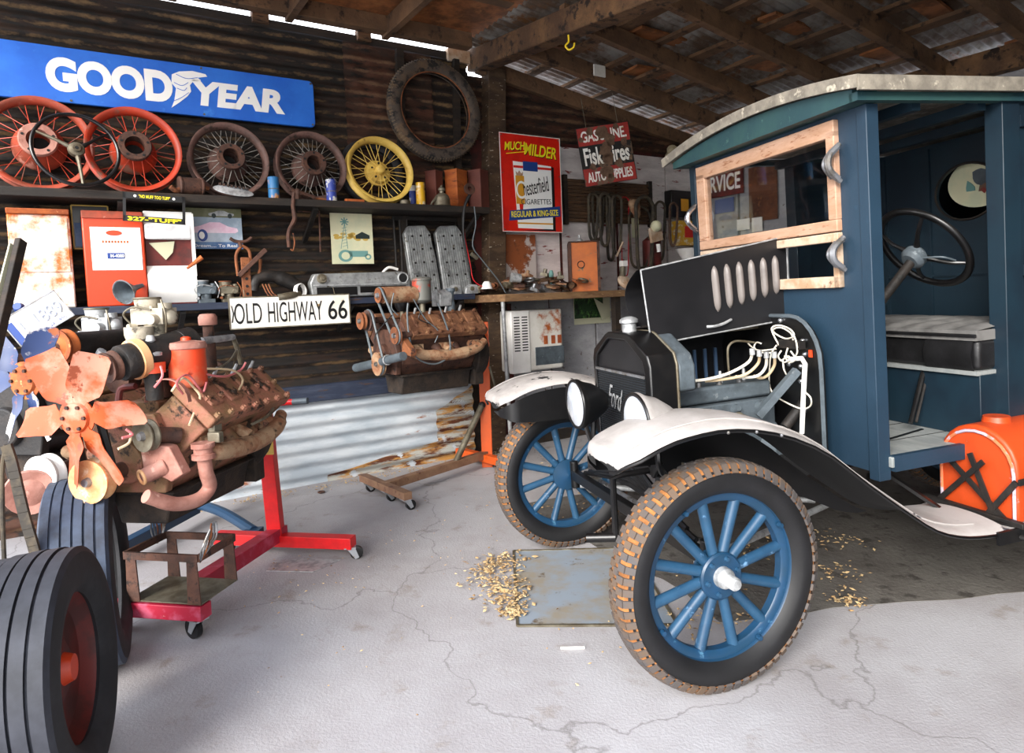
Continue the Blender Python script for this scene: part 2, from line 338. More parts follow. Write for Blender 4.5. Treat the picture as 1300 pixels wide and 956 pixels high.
def lettering(s, h, w, m, parent, loc, R=None, name='lettering', bold=0, shear=0, depth=.0015, align='CENTER', label=None):
    """raised letters: cap height h, total width w, facing local -Y"""
    cu_ = bpy.data.curves.new('t', 'FONT'); cu_.body = s; cu_.size = 1; cu_.offset = bold; cu_.shear = shear; cu_.align_x = 'LEFT'
    cu_.resolution_u = 6
    to = bpy.data.objects.new('t', cu_); COL.objects.link(to)
    dg = bpy.context.evaluated_depsgraph_get(); dg.update()
    me = bpy.data.meshes.new_from_object(to.evaluated_get(dg)); bpy.data.objects.remove(to)
    xs = [v.co.x for v in me.vertices]; ys = [v.co.y for v in me.vertices]
    x0, x1, y0, y1 = min(xs), max(xs), min(ys), max(ys)
    b = MB(); n = len(me.vertices)
    q = [((v.co.x - (x0 + x1) / 2) / (x1 - x0) * w, (v.co.y - (y0 + y1) / 2) / (y1 - y0) * h) for v in me.vertices]
    if align == 'LEFT': q = [(a + w / 2, c) for a, c in q]
    b.v = [(a, -depth, c) for a, c in q] + [(a, 0, c) for a, c in q]
    ec = {}
    for f in me.polygons:
        b.f.append(tuple(f.vertices)); b.m.append(0)
        for e in f.edge_keys: ec[e] = ec.get(e, 0) + 1
    for (i, j), k in ec.items():
        if k == 1: b.f.append((i, j, n + j, n + i)); b.m.append(0)
    bpy.data.meshes.remove(me)
    M = Matrix.Translation(V(loc)) @ (R.to_4x4() if R is not None else Matrix())
    return b.build(name, m, parent, M=M, label=label)
RX = lambda a: Matrix.Rotation(a, 3, 'X')
RY = lambda a: Matrix.Rotation(a, 3, 'Y')
RZ = lambda a: Matrix.Rotation(a, 3, 'Z')
# ------------------------------------------------------------------ the shed
_c, _a = floor_at(610, 575), floor_at(250, 640)
W = Frame(_c, math.atan2(_c.y - _a.y, _c.x - _a.x))      # X along the long wall, -Y into the shed
ZL = 3.37
def corr(x0, x1, z0, z1, y, amp=.015, per=.085, ph=0):
    b = mb(); nz = max(6, int((z1 - z0) / per * 8))
    b.shell(lambda u, v: (x0 + (x1 - x0) * u, y + amp * math.sin(2 * PI * (z0 + (z1 - z0) * v) / per + ph) + .004 * math.sin(u * 31 + v * 9), z0 + (z1 - z0) * v), 24, nz, (0, .002, 0))
    return b
X0, X1 = -4.1, 3.0
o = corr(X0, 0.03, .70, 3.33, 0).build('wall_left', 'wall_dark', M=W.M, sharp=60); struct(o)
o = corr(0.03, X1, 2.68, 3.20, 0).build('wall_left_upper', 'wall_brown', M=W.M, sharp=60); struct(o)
# the rake of the wall: trim the upper right sheet down to the falling roof
for vtx in o.data.vertices:
    if vtx.co.x > .03: vtx.co.z = min(vtx.co.z, 3.27 - .165 * vtx.co.x)
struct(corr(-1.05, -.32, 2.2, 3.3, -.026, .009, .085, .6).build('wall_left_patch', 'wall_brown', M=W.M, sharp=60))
struct(corr(-2.42, -.07, 0.0, .62, -.03, .013, .098).build('wall_left_lower', 'galv', M=W.M, sharp=60))
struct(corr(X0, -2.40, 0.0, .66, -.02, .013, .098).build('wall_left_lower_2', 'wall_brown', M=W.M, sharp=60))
struct(mb().bb((-.35, .014, 0), (.10, .03, 3.2)).build('wall_left_backing_strip', 'wood_dark', M=W.M))
struct(mb().bb((-.16, -.035, 3.29), (.12, .03, 3.39)).build('ceiling_end_block', 'wood_white', M=W.M))
# rusted foot of the galvanised sheet
def rustpatch(x0, x1, zt0, zt1, nm):
    b = mb()
    b.shell(lambda u, v: (x0 + (x1 - x0) * u, -.0335 + .013 * math.sin(2 * PI * (v * (zt0 + (zt1 - zt0) * u)) / .098), v * (zt0 + (zt1 - zt0) * u)), 20, 40, (0, .002, 0))
    struct(b.build(nm, 'galv_rust', M=W.M, sharp=60))
rustpatch(-1.35, -.07, .05, .22, 'wall_left_rust')
rustpatch(-.42, -.07, .42, .60, 'wall_left_rust_2')
struct(mb().bb((-4.1, -.075, .62), (-.07, -.02, .745)).build('trim_1', 'trim_blue', M=W.M, bevel=.004))
struct(mb().bb((-4.1, .0, 3.30), (-.05, .02, 3.372)).build('trim_2', 'wood_dark', M=W.M))
# boards right of the post
b = mb()
xs = [.16, .93, 1.62, 2.30, 3.0]
for i in range(4):
    b.bb((xs[i] + .012, -.02, 1.36), (xs[i + 1] - .012, .0, 2.70 + (.02 if i % 2 else 0)))
struct(b.build('wall_left_boards', 'white_board', M=W.M))
b = mb()
xs2 = [.28, .78, 1.32, 2.0, 3.0]
for i in range(4):
    b.bb((xs2[i] + .012, -.02, .10), (xs2[i + 1] - .012, .0, 1.36))
struct(b.build('wall_left_boards_2', 'grey_board', M=W.M))
struct(mb().bb((.03, .002, 0), (3.0, .02, 2.72)).build('wall_left_backing', 'red_trim', M=W.M))
b = mb()
for x in xs[1:3]: b.bb((x - .012, -.026, 1.4), (x + .012, -.0, 2.69))
struct(b.build('trim_3', 'red_trim', M=W.M))
struct(mb().bb((.16, -.03, 2.69), (3.0, .0, 2.72)).build('trim_4', 'red_trim', M=W.M))
struct(mb().bb((.16, -.03, 0), (3.0, .0, .10)).build('baseboard_left', 'wood_dark', M=W.M))
# posts
p0 = W.at(627, 575, 1, -.06); p1 = W.at(627, 95, 1, -.06)
b = mb(); b.beam((p0.x, -.06, 0), (p1.x, -.06, 3.27), .17, .13, (0, 1, 0)); struct(b.build('wall_left_post', mat('post_wood', '#54402c', .85, 0, '#38281a', 5, .4, .62, '#b8ae9c', 16, .62, .66, .5, 40, (1, 1, 3)), M=W.M, bevel=.006))
b = mb()
for x, w in [(-.12, .05), (-.62, .06), (-3.55, .08)]: b.beam((x - .05, -.045, .745), (x + .02, -.045, 3.3), w, .045, (0, 1, 0))
struct(b.build('wall_left_studs', 'wood_dark', M=W.M))
struct(mb().bb((.2, -.035, 0), (.3, -.0, 1.36)).build('trim_5', 'red_trim', M=W.M))
# side wall under the eave, seen through the cab
XE = 2.66
b = mb()
for i in range(10): b.bb((XE, -.02 - i * .62 - .6, .0), (XE + .025, -.02 - i * .62 - .01, 2.80))
struct(b.build('wall_right', 'grey_board', M=W.M))
struct(mb().bb((XE + .026, -6.5, 0), (XE + .04, 0, 2.86)).build('wall_right_backing', 'wood_dark', M=W.M))
# unseen wall added to block light from the right behind the camera
struct(mb().bb((-2.0, -6.5, 0), (XE + .04, -6.4, 3.6)).build('wall_front_blocker', 'wood_dark', M=W.M))
# floor
b = mb(); b.bb((-9, -10, -.2), (9, 12, 0))
fl = struct(b.build('floor', 'concrete', M=Matrix.Translation((0, 6, 0))))
nt = fl.data.materials[0].node_tree; N = nt.nodes; L = nt.links
bs = N['Principled BSDF']; old = bs.inputs['Base Color'].links[0].from_socket
tc = N.new('ShaderNodeTexCoord'); vo = N.new('ShaderNodeTexVoronoi'); vo.feature = 'DISTANCE_TO_EDGE'; vo.inputs['Scale'].default_value = .55
ns = N.new('ShaderNodeTexNoise'); ns.inputs['Scale'].default_value = 3; ns.inputs['Detail'].default_value = 8
ad = N.new('ShaderNodeVectorMath'); ad.operation = 'MULTIPLY_ADD'; ad.inputs[1].default_value = (.5, .5, .5)
L.new(tc.outputs['Object'], ns.inputs['Vector']); L.new(ns.outputs['Color'], ad.inputs[0]); L.new(tc.outputs['Object'], ad.inputs[2]); L.new(ad.outputs[0], vo.inputs['Vector'])
mr = N.new('ShaderNodeMapRange'); mr.inputs[1].default_value = 0; mr.inputs[2].default_value = .004; mr.inputs[3].default_value = .45; mr.inputs[4].default_value = 0
L.new(vo.outputs['Distance'], mr.inputs[0])
mx = N.new('ShaderNodeMix'); mx.data_type = 'RGBA'; L.new(mr.outputs[0], mx.inputs[0]); L.new(old, mx.inputs[6]); mx.inputs[7].default_value = C('#4c463f'); L.new(mx.outputs[2], bs.inputs['Base Color'])
_T = Frame((.487, 2.91, 0), math.atan2(.28, .96))
b = mb(); random.seed(21); P_ = []
for x0_, y0_, x1_, y1_ in ((.25, -.35, 3.2, -.75), (3.2, -.75, 3.2, 1.6), (3.2, 1.6, -.1, 1.5), (-.1, 1.5, .25, -.35)):
    for i in range(12): P_.append((x0_ + (x1_ - x0_) * i / 12 + random.uniform(-.05, .05), y0_ + (y1_ - y0_) * i / 12 + random.uniform(-.05, .05)))
b.prism(P_, .0005, .0025, 2); struct(b.build('floor_dark_sheet', 'floor_brown', M=_T.M))  # thin dark brown-grey sheet with a ragged outline under the truck
# the yard outside the open front, and the earth beyond the walls
struct(mb().bb((-40, -40, -.3), (40, 60, -.21)).build('floor_yard', 'outside'))

# ---- roof
def roofz(x, y=0):
    """underside of the rafters: ridge over the post, falling to the eave; level on the left"""
    zx = 3.30 - .165 * max(0, x) - .0 * min(0, x)
    return zx
YF = -4.55
def rsheet(name, x0, x1, y0, y1, m, dz=.17):
    b = mb(); n = int((y1 - y0) / .07 * 6)
    b.shell(lambda u, v: (x0 + (x1 - x0) * u, y0 + (y1 - y0) * v, roofz(x0 + (x1 - x0) * u) + dz + .009 * math.sin(2 * PI * (y0 + (y1 - y0) * v) / .07)), 8, n, (0, 0, .002))
    return struct(b.build(name, m, M=W.M, sharp=60))
rsheet('ceiling', 0.02, 3.1, -6.4, .12, 'roof_sheet')
# left roof: sheets with narrow gaps kept open along the wall head
b = mb(); b.box((-2.02, (YF - .0) / 2 - .02, roofz(0) + .205), (4.35, -YF, .02)); b.bb((-2.0, -6.4, roofz(0) + .195), (.15, YF, roofz(0) + .215))
struct(b.build('ceiling_left', 'roof_sheet_warm', M=W.M))
struct(mb().beam((-4.1, -.11, 3.437), (.0, -.11, 3.437), .10, .12).build('ceiling_wall_plate', 'wood_roof', M=W.M, bevel=.006))
b = mb()
for g in [(320, 341), (452, 469), (595, 612)]:
    a0 = W.at(g[0], 35, 1, -.0).x; a1 = W.at(g[1], 40, 1, -.0).x
    b.bb((a0, -.03, 3.33), (a1, .03, 3.41))
struct(b.build('ceiling_blocks', 'wood_old', M=W.M))
# big tie beam from the post towards the camera
B0 = W.at(612, 82, 0, 0.0); A = W.at(625, 82, 1, -.08)
def tiez(y): return 3.33 + .115 * y
b = mb(); b.beam((.12, .02, tiez(0)), (.04, -4.5, tiez(-4.5)), .15, .17)
struct(b.build('ceiling_tie_beam', 'wood_beam', M=W.M, bevel=.01))
# rafters falling to the eave, purlins across them
b = mb()
for i, y in enumerate([-.05, -.62, -1.22, -1.86, -2.5, -3.1, -3.75, -4.4]):
    b.beam((.1, y, roofz(.1) - .0), (2.95, y - .03, roofz(2.95) - .0), .06, .13)
struct(b.build('ceiling_rafters', 'wood_roof', M=W.M, bevel=.004))
b = mb()
for i in range(8):
    x = .3 + i * .36
    y = .1
    while y > YF:
        y2 = y - random.uniform(1.0, 1.9)
        b.beam((x + random.uniform(-.02, .02), y, roofz(x) + .095), (x + random.uniform(-.03, .03), max(YF, y2), roofz(x) + .095), random.choice((.09, .12, .07)), .025)
        y = y2
struct(b.build('ceiling_purlins', 'wood_roof', M=W.M))
b = mb()
for i in range(5):
    x = .5 + .5 * i; y = -.5 - .75 * i
    b.box((x, y, roofz(x) + .135), (.5, .14, .02), rz=.05 * i)
    b.box((x + .9, y - .25, roofz(x + .9) + .135), (.44, .2, .02), rz=-.08)
struct(b.build('ceiling_boards', 'roof_sheet_warm', M=W.M))
struct(mb().beam((2.62, .1, 2.83), (2.62, -4.5, 2.83), .10, .17).build('ceiling_eave_beam', 'wood_beam', M=W.M, bevel=.008))
struct(mb().box((.86, -.72, roofz(.86) - .01), (.12, .012, .09)).build('ceiling_tag', 'plate_white', M=W.M))
# left bay joists
b = mb()
for x in (-3.7, -2.95, -2.2, -1.45, -.72): b.beam((x, -.05, 3.42), (x - .04, YF, 3.42), .05, .13)
struct(b.build('ceiling_joists', 'wood_roof', M=W.M))
b = mb()
for y in (-.75, -1.5, -2.3, -3.1, -3.9): b.bb((-4.1, y - .045, 3.485), (.0, y + .045, 3.50))
struct(b.build('ceiling_battens', 'wood_roof', M=W.M))

# ------------------------------------------------------------------ light
w = bpy.data.worlds.new('sky'); S.world = w; w.use_nodes = True
nt = w.node_tree; bg = nt.nodes['Background']
tc = nt.nodes.new('ShaderNodeTexCoord'); sp = nt.nodes.new('ShaderNodeSeparateXYZ'); rm = nt.nodes.new('ShaderNodeValToRGB')
nt.links.new(tc.outputs['Generated'], sp.inputs[0]); nt.links.new(sp.outputs['Z'], rm.inputs[0]); nt.links.new(rm.outputs[0], bg.inputs['Color'])
rm.color_ramp.elements[0].color = (1, .97, .94, 1); rm.color_ramp.elements[1].color = (.66, .78, 1, 1)
bg.inputs['Strength'].default_value = 4.2
sd = bpy.data.lights.new('sun', 'SUN'); so = bpy.data.objects.new('sun', sd); COL.objects.link(so)
sd.energy = 5.5; sd.angle = math.radians(28); sd.color = (1, .95, .88)
so.rotation_euler = V((.42, .86, -.46)).to_track_quat('-Z', 'Y').to_euler()
vs = S.view_settings; vs.view_transform = 'Standard'; vs.look = 'None'; vs.gamma = 1; vs.use_curve_mapping = False; vs.exposure = 0.3
# ------------------------------------------------------------------ things on and along the long wall
def wl(px, py, off): return W.at(px, py, 1, -off)
def rect(px0, py0, px1, py1, off):
    a = wl(px0, (py0 + py1) / 2, off).x; b_ = wl(px1, (py0 + py1) / 2, off).x
    m = (px0 + px1) / 2
    return a, b_, wl(m, py1, off).z, wl(m, py0, off).z
ZS1 = 2.06; ZS2 = 1.375
b = mb(); b.bb((-4.1, -.36, ZS1 - .05), (-.02, -.02, ZS1)); s1 = b.build('upper_shelf', 'wood_dark', M=W.M, bevel=.004)
tag(s1, 'long dark board shelf high on the wall carrying the wire wheels', 'shelf')
for x in (-3.9, -2.6, -1.42, -.12): mb().beam((x, -.34, ZS1 - .055), (x, -.02, ZS1 - .26), .03, .03).build('bracket', 'iron_dark', s1)
b = mb(); b.bb((-4.1, -.36, ZS2 - .045), (-.19, -.02, ZS2)); s2 = b.build('lower_shelf', 'trim_blue', M=W.M, bevel=.004)
tag(s2, 'narrow blue-black shelf below the dispensers holding carburettors and cylinder heads', 'shelf')
for x in (-3.4, -2.3, -1.2, -.3): mb().beam((x, -.34, ZS2 - .05), (x, -.02, ZS2 - .24), .03, .03).build('bracket', 'iron_dark', s2)

# ---- GOODYEAR sign
pa = wl(0, 48, .07); pb = wl(397, 105, .07); pc = wl(400, 157, .07); pd = wl(0, 125, .07)
gx1 = pb.x; gx0 = gx1 - 2.30; gz0 = (pc.z + pd.z) / 2 - .01; gz1 = (pa.z + pb.z) / 2
t = thing('advertising_sign', 'long blue metal sign lettered GOODYEAR in white above the wire wheels', 'sign', W, (0, -.05, 0))
r_ = .035
b = mb(); pts = []
for cx, cz, a0 in ((gx1 - r_, gz1 - r_, 0), (gx0 + r_, gz1 - r_, 90), (gx0 + r_, gz0 + r_, 180), (gx1 - r_, gz0 + r_, 270)):
    for k in range(5): pts.append((cx + r_ * math.cos(math.radians(a0 + k * 22.5)), cz + r_ * math.sin(math.radians(a0 + k * 22.5))))
b.prism(pts, -.03, .0); b.build('panel', 'sign_blue', t, bevel=.004)
def px_x(px, py, off=.085): return wl(px, py, off).x
zc = (gz0 + gz1) / 2
x0, x1 = px_x(58, 96), px_x(219, 108)
lettering('GOOD', .205, x1 - x0, 'sign_white', t, ((x0 + x1) / 2, -.031, zc - .0), bold=.055, name='lettering')
x2, x3 = px_x(243, 118), px_x(361, 126)
lettering('YEAR', .165, x3 - x2, 'sign_white', t, ((x2 + x3) / 2, -.031, zc - .012), bold=.05, shear=.12, name='lettering')
# winged foot
fx = (x1 + x2) / 2; b = mb()
foot = [(-.07, -.13), (-.05, -.08), (-.035, .0), (-.06, .03), (-.055, .085), (-.01, .11), (.07, .125), (.15, .115), (.16, .10), (.10, .085), (.12, .07), (.07, .055), (.05, .03), (.055, -.01), (.03, -.045), (-.02, -.09)]
b.prism([(fx + q[0], zc + q[1]) for q in foot], -.0325, -.03); ft = b.build('winged_foot', 'sign_white', t)
b = mb()
for q in ([(-.045, .035), (.0, .02), (.04, .045)], [(-.03, .09), (.03, .07), (.1, .085)], [(-.055, -.085), (-.01, -.06), (.04, -.02)], [(-.03, .0), (.01, -.01), (.03, .01)]):
    b.tube([(fx + a, -.0335, zc + c) for a, c in q], .0022, 4)
b.build('outline', 'sign_blue', ft)
b = mb()
for x, z in [(gx1 - .02, gz1 - .02), (gx1 - .02, gz0 + .02), (gx1 - .75, gz0 + .015), (gx1 - .75, gz1 - .015), (gx1 - 1.5, gz0 + .015)]: mb().cyl((x, -.03, z), (x, -.034, z), .007, n=10).build('screw', 'tin', t)

# ---- wire wheels on the shelf
def wire_wheel(px, py, ytop, ybot, off, tilt, label, m_rim, m_hub, m_spoke, kind, yaw=0, nsp=30):
    c = wl(px, py, off); Rr = (wl(px, ytop, off).z - wl(px, ybot, off).z) / 2
    c.z = ZS1 + Rr * math.cos(tilt) + .005
    R = RZ(yaw) @ RX(-tilt)
    t = thing('wire_wheel', label, 'wheel', W, c, R=R, group='wire wheels on the upper shelf')
    AX = (0, -1, 0); w = .042
    prof = [(Rr, -w), (Rr, -w + .01), (Rr - .012, -w + .014), (Rr - .018, -w + .02), (Rr - .028, -.012), (Rr - .028, .012), (Rr - .018, w - .02), (Rr - .012, w - .014), (Rr, w - .01), (Rr, w), (Rr - .006, w + .001), (Rr - .02, w - .006), (Rr - .028, w - .016), (Rr - .034, .016), (Rr - .034, -.016), (Rr - .028, -w + .016), (Rr - .02, -w + .006), (Rr - .006, -w - .001)]
    mb().lathe(prof, ax=AX, n=56, closed=True).build('rim', m_rim, t, sharp=50)
    b = mb()
    if kind == 'flat':     # small closed hub with a drum behind
        b.lathe([(.0, .055), (.022, .055), (.03, .05), (.034, .03), (.04, .0), (.08, -.005), (.085, -.02), (.09, -.035), (.10, -.036), (.10, -.05), (0, -.05)], ax=AX, n=36, cap=False)
        hr, fr_, bk = .04, .02, -.045; hb = .098
    else:                  # big open hub
        k = .30 * Rr / .28
        b.lathe([(.060 * k / .3, .0), (.064 * k / .3, .095), (.090 * k / .3, .10), (.097 * k / .3, .092), (.097 * k / .3, .075), (.09 * k / .3, .06), (.12 * k / .3, .0), (.135 * k / .3, -.03), (.14 * k / .3, -.055), (.06 * k / .3, -.055)], ax=AX, n=40, closed=True)
        hr, fr_, bk = .09 * k / .3, .07, -.045; hb = .135 * k / .3
    hub = b.build('hub', m_hub, t, sharp=50)
    if kind != 'flat':
        k = .30 * Rr / .28; mb().lathe([(.059 * k / .3, .02), (.059 * k / .3, .1005), (.092 * k / .3, .102), (.099 * k / .3, .092), (.099 * k / .3, .080), (.092 * k / .3, .09), (.066 * k / .3, .09)], ax=AX, n=36, closed=True).build('hub_flange', 'rust_dark' if m_hub != 'wheel_red2' else 'pink_pipe', hub, sharp=50)
        mb().lathe([(0, -.05), (.06 * k / .3, -.05), (.06 * k / .3, -.046), (0, -.046)], ax=AX, n=28, cap=False).build('hub_back', 'black_matte', hub)
    for i in range(5):
        a = 2 * PI * i / 5 + .3; rr = .078 * Rr / .28 if kind != 'flat' else .06
        mb().cyl((rr * math.cos(a), -.1045 if kind != 'flat' else -.002, rr * math.sin(a)), (rr * math.cos(a), -.098 if kind != 'flat' else -.012, rr * math.sin(a)), .008, n=8).build('lug_hole', 'black_matte', hub)
    for i in range(nsp):
        a = 2 * PI * i / nsp; s = 1 if i % 2 else -1; front = (i // 2) % 2
        h_ = fr_ if front else bk; r0 = hr if front else hb
        o = None
        b = mb(); b.cyl((r0 * math.cos(a), -h_, r0 * math.sin(a)), ((Rr - .04) * math.cos(a + s * .17), -.0, (Rr - .04) * math.sin(a + s * .17)), .0026, n=5)
        b.build('spoke', m_spoke, t)
    return t, c, Rr
wire_wheel(50, 190, 124, 246, .13, .14, 'brownish red wire wheel behind the black steering wheel, leftmost on the shelf', 'wheel_red2', 'wheel_red2', 'wheel_red', 'open', nsp=32)
wire_wheel(170, 190, 136, 246, .24, .16, 'bright red wire wheel with an open hub, right of the steering wheel', 'wheel_red', 'wheel_red', 'wheel_red', 'open', nsp=32)
wire_wheel(290, 197, 147, 244, .19, .16, 'rusty brown wire wheel behind the oval badge, touching the blue sign', 'wheel_brown', 'wheel_brown', 'spoke_grey', 'open', nsp=40)
wire_wheel(394, 207, 160, 250, .19, .16, 'smaller rusty brown wire wheel between the two paint cans', 'wheel_brown', 'wheel_brown', 'spoke_grey', 'open', nsp=40)
_, c5, R5 = wire_wheel(481, 207, 164, 252, .22, .24, 'yellow painted wire wheel with a small closed hub beside the jars', 'wheel_yellow', 'wheel_yellow', 'wheel_yellow', 'flat', nsp=32)
# bare black tyre behind the yellow wheel
def tread_profile(R, r, flat=.75):
    return [(R - r * 1.0, -r * .55), (R - r * .55, -r * .95), (R, -r * 1.0), (R + r * .62, -r * .88), (R + r * .9, -r * flat), (R + r, -r * .4), (R + r * 1.02, 0), (R + r, r * .4), (R + r * .9, r * flat), (R + r * .62, r * .88), (R, r * 1.0), (R - r * .55, r * .95), (R - r * 1.0, r * .55), (R - r * .9, r * .5), (R - r * .45, r * .84), (R, r * .88), (R + r * .7, r * .7), (R + r * .86, 0), (R + r * .7, -r * .7), (R, -r * .88), (R - r * .45, -r * .84), (R - r * .9, -r * .5)]
cc = V(c5); cc.y += .09; cc.x -= .03; cc.z = ZS1 + R5 + .0
t = thing('bicycle_tyre', 'thin black tyre leaning behind the yellow wire wheel', 'tyre', W, cc, R=RX(-.2))
mb().lathe(tread_profile(R5 - .035, .033), ax=(0, -1, 0), n=48, closed=True).build('casing', 'rubber_side', t, sharp=50)

# ---- steering wheel leaning in front
c = wl(97, 192, .36); Rr = (wl(97, 143, .36).z - wl(97, 243, .36).z) / 2; c.z = ZS1 + Rr + .0
t = thing('steering_wheel', 'black three-spoke steering wheel leaning in front of the red wire wheels', 'steering wheel', W, c, R=RZ(.1) @ RX(-.22))
b = mb().ring(Rr - .011, .011, ax=(0, -1, 0), n=56, q=10)
b.build('rim', 'black', t)
hb_ = mb().lathe([(0, .03), (.02, .03), (.026, .02), (.04, .015), (.045, .0), (.04, -.02), (0, -.02)], ax=(0, -1, 0), n=28, cap=False).build('hub', 'tin', t)
mb().cyl((0, -.031, 0), (0, -.028, 0), .010, n=12).build('shaft_hole', 'black_matte', hb_)
for a in (34, 154, 274):
    a = math.radians(a); d = V((math.cos(a), 0, math.sin(a)))
    mb().tube([d * .035, d * (Rr * .5) + V((0, -.008, 0)), d * (Rr - .014)], [.013, .010, .008], 8).build('spoke', 'tin' if a > 1 else 'black', t)

# ---- big tyre hung high beside the post
c = wl(552, 141, .13); Rr = (wl(552, 77, .13).z - wl(552, 206, .13).z) / 2; ri = (wl(553, 95, .16).z - wl(553, 190, .16).z) / 2
t = thing('hanging_tyre', 'big worn tyre hung on the wall above the shelf beside the post', 'tyre', W, c, R=RX(-.06))
r_ = (Rr - ri) / 2 * .93; Rm = (Rr + ri) / 2 * 1.015
mb().lathe(tread_profile(Rm, r_), ax=(0, -1, 0), n=72, closed=True).build('casing', 'rubber_dusty', t, sharp=50)
b = mb()
for i in range(96):
    a = 2 * PI * i / 96; d = V((math.cos(a), 0, math.sin(a)))
    for sy in (-1, 1): b.beam(d * (Rm + r_ * .66) + V((0, sy * r_ * .84, 0)), d * (Rm + r_ * 1.03) + V((0, sy * r_ * .3, 0)), .006, .012, tuple(d))
b.build('tread_blocks', mat('tread_tan', '#6f5f48', .9, 0, '#54463a', 9), t)
mb().ring(ri + .008, .006, p=(0, -r_ * .5, 0), ax=(0, -1, 0), n=56).build('bead', 'rust', t)

# ---- small things on the upper shelf
def on(px, off, z): return V((wl(px, 250 if z > 1.7 else 375, off).x, -off, z))
p = on(243, .30, ZS1)
t = thing('muffler_can', 'short rusty cylinder lying on the shelf between red and brown wheels', 'canister', W, p, rz=.15)
mb().lathe([(0, -.075), (.05, -.075), (.058, -.068), (.058, -.06), (.054, -.056), (.054, .056), (.058, .06), (.058, .068), (.05, .075), (0, .075)], (0, 0, .058), (1, 0, 0), 28, cap=False).build('body', 'rust_dark', t)
mb().cyl((.07, 0, .058), (.11, 0, .05), .014).build('outlet', 'rust', t)
mb().tube([(-.07, -.02, .03), (-.1, -.03, .02), (-.13, -.035, .04)], .016).build('inlet', 'rust', t)
p = on(297, .37, ZS1)
t = thing('oval_badge', 'pale oval cast metal badge with raised lettering leaning on the shelf edge', 'badge', W, p + V((0, -.0, .03)), R=RY(.13) @ RX(-.5))
mb().lathe([(0, .004), (.9, .004), (1, 0), (.95, -.006), (0, -.006)], ax=(0, -1, 0), n=36, cap=False).build('plate', 'steel_light', t)
for v_ in t.children[0].data.vertices: v_.co.x *= .125; v_.co.z *= .035
b = mb()
for i in range(8): b.box((-.084 + i * .024, -.008, .028), (.015, .008, .022))
b.build('raised_letters', 'chrome', t)
def can(px, top, m, label, r=.036, band='tin', name='paint_can'):
    p = on(px, .30, ZS1); h = wl(px, top, .3).z - ZS1
    t = thing(name, label, 'can', W, p)
    mb().lathe([(0, 0), (r, 0), (r * 1.04, .003), (r, .006), (r, h - .006), (r * 1.04, h - .003), (r * .95, h), (r * .9, h - .006), (0, h - .006)], n=28, cap=False).build('body', m, t)
    mb().ring(r * 1.0, .003, (0, 0, h * .45), n=28, q=6).build('seam', band, t); return t
can(348, 225, 'can_blue', 'rusty can half blue half tan on the upper shelf')
can(421, 228, 'can_navy', 'stained white and navy blue can beside the yellow wheel')
p = on(450, .3, ZS1)
t = mb().beam((-.07, 0, .012), (.07, .01, .012), .03, .022).build('wood_scrap', 'rust_bright', M=W.M @ Matrix.Translation(p)); tag(t, 'short orange-brown scrap of wood under the yellow wheel', 'wood scrap')
p = on(378, .3, ZS1)
t = thing('axle_yoke', 'rusty iron yoke with four arms beside the blue and tan can', 'iron part', W, p)
b = mb().ball((0, 0, .05), (.025, .022, .03)); b.tube([(0, 0, .05), (.06, .0, .04), (.12, .01, .02)], [.02, .014, .018]); b.tube([(0, 0, .05), (-.05, 0, .07)], .014); b.tube([(0, 0, .04), (.0, 0, .0)], .02); b.build('casting', 'rust_dark', t)
mb().cyl((.12, .01, .02), (.22, .02, .012), .008).build('rod', 'rust', t)
def jar(px, top, r, m, lid, label, off=.26, name='jar', cat='jar'):
    p = on(px, off, ZS1); h = wl(px, top, off).z - ZS1
    t = thing(name, label, cat, W, p)
    mb().lathe([(0, 0), (r * .9, 0), (r, .006), (r, h * .62), (r * .86, h * .74), (r * .82, h * .8), (0, h * .8)], n=24, cap=False).build('body', m, t)
    mb().lathe([(0, h * .76), (r * .95, h * .76), (r * .97, h * .98), (r * .9, h), (0, h)], n=24, cap=False).build('lid', lid, t)
jar(534, 232, .036, 'jar_yellow', 'jar_yellow', 'yellow and orange labelled jar beside the oil can')
jar(524, 236, .028, 'can_navy', 'white_enamel', 'small white and blue jar behind the yellow jar', .16)
p = on(514, .31, ZS1); t = mb().lathe([(0, 0), (.036, 0), (.038, .004), (.038, .026), (.034, .032), (0, .032)], n=24, cap=False).build('flat_tin', 'tin', M=W.M @ Matrix.Translation(p)); tag(t, 'low round tin with a rusty white lid under the jars', 'tin')
p = on(561, .31, ZS1)
t = thing('oil_can', 'old pump oil can with a long slanting spout on the shelf', 'oil can', W, p)
mb().lathe([(0, 0), (.062, 0), (.066, .006), (.063, .012), (.06, .055), (.05, .08), (.03, .095), (.02, .10), (0, .10)], n=28, cap=False).build('body', 'tin', t)
mb().lathe([(.018, .098), (.018, .115), (.028, .12), (.026, .135), (.012, .145), (.008, .16), (0, .162)], n=20, cap=False).build('cap', 'tin', t)
mb().tube([(-.045, -.01, .07), (-.085, -.02, .035), (-.11, -.025, .004)], [.012, .008, .005]).build('spout', 'tin', t)
for px, w_, d_, top, m, lb, ry in [(552, .10, .1, 217, 'brown_box', 'dark brown box at the back left of the oil can', .5), (580, .145, .12, 216, 'amber_wood', 'reddish orange wooden box behind the oil can', .45), (608, .13, .12, 216, 'brown_box', 'plain maroon box against the post at the shelf end', .5)]:
    p = on(px, .15, ZS1); h = wl(px, top, .2).z - ZS1
    t = thing('storage_box', lb, 'box', W, p, rz=ry)
    mb().box((0, 0, h / 2), (w_, d_, h)).build('body', m, t, bevel=.003)
    mb().box((0, 0, h + .003), (w_ + .006, d_ + .006, .006)).build('lid', m, t)
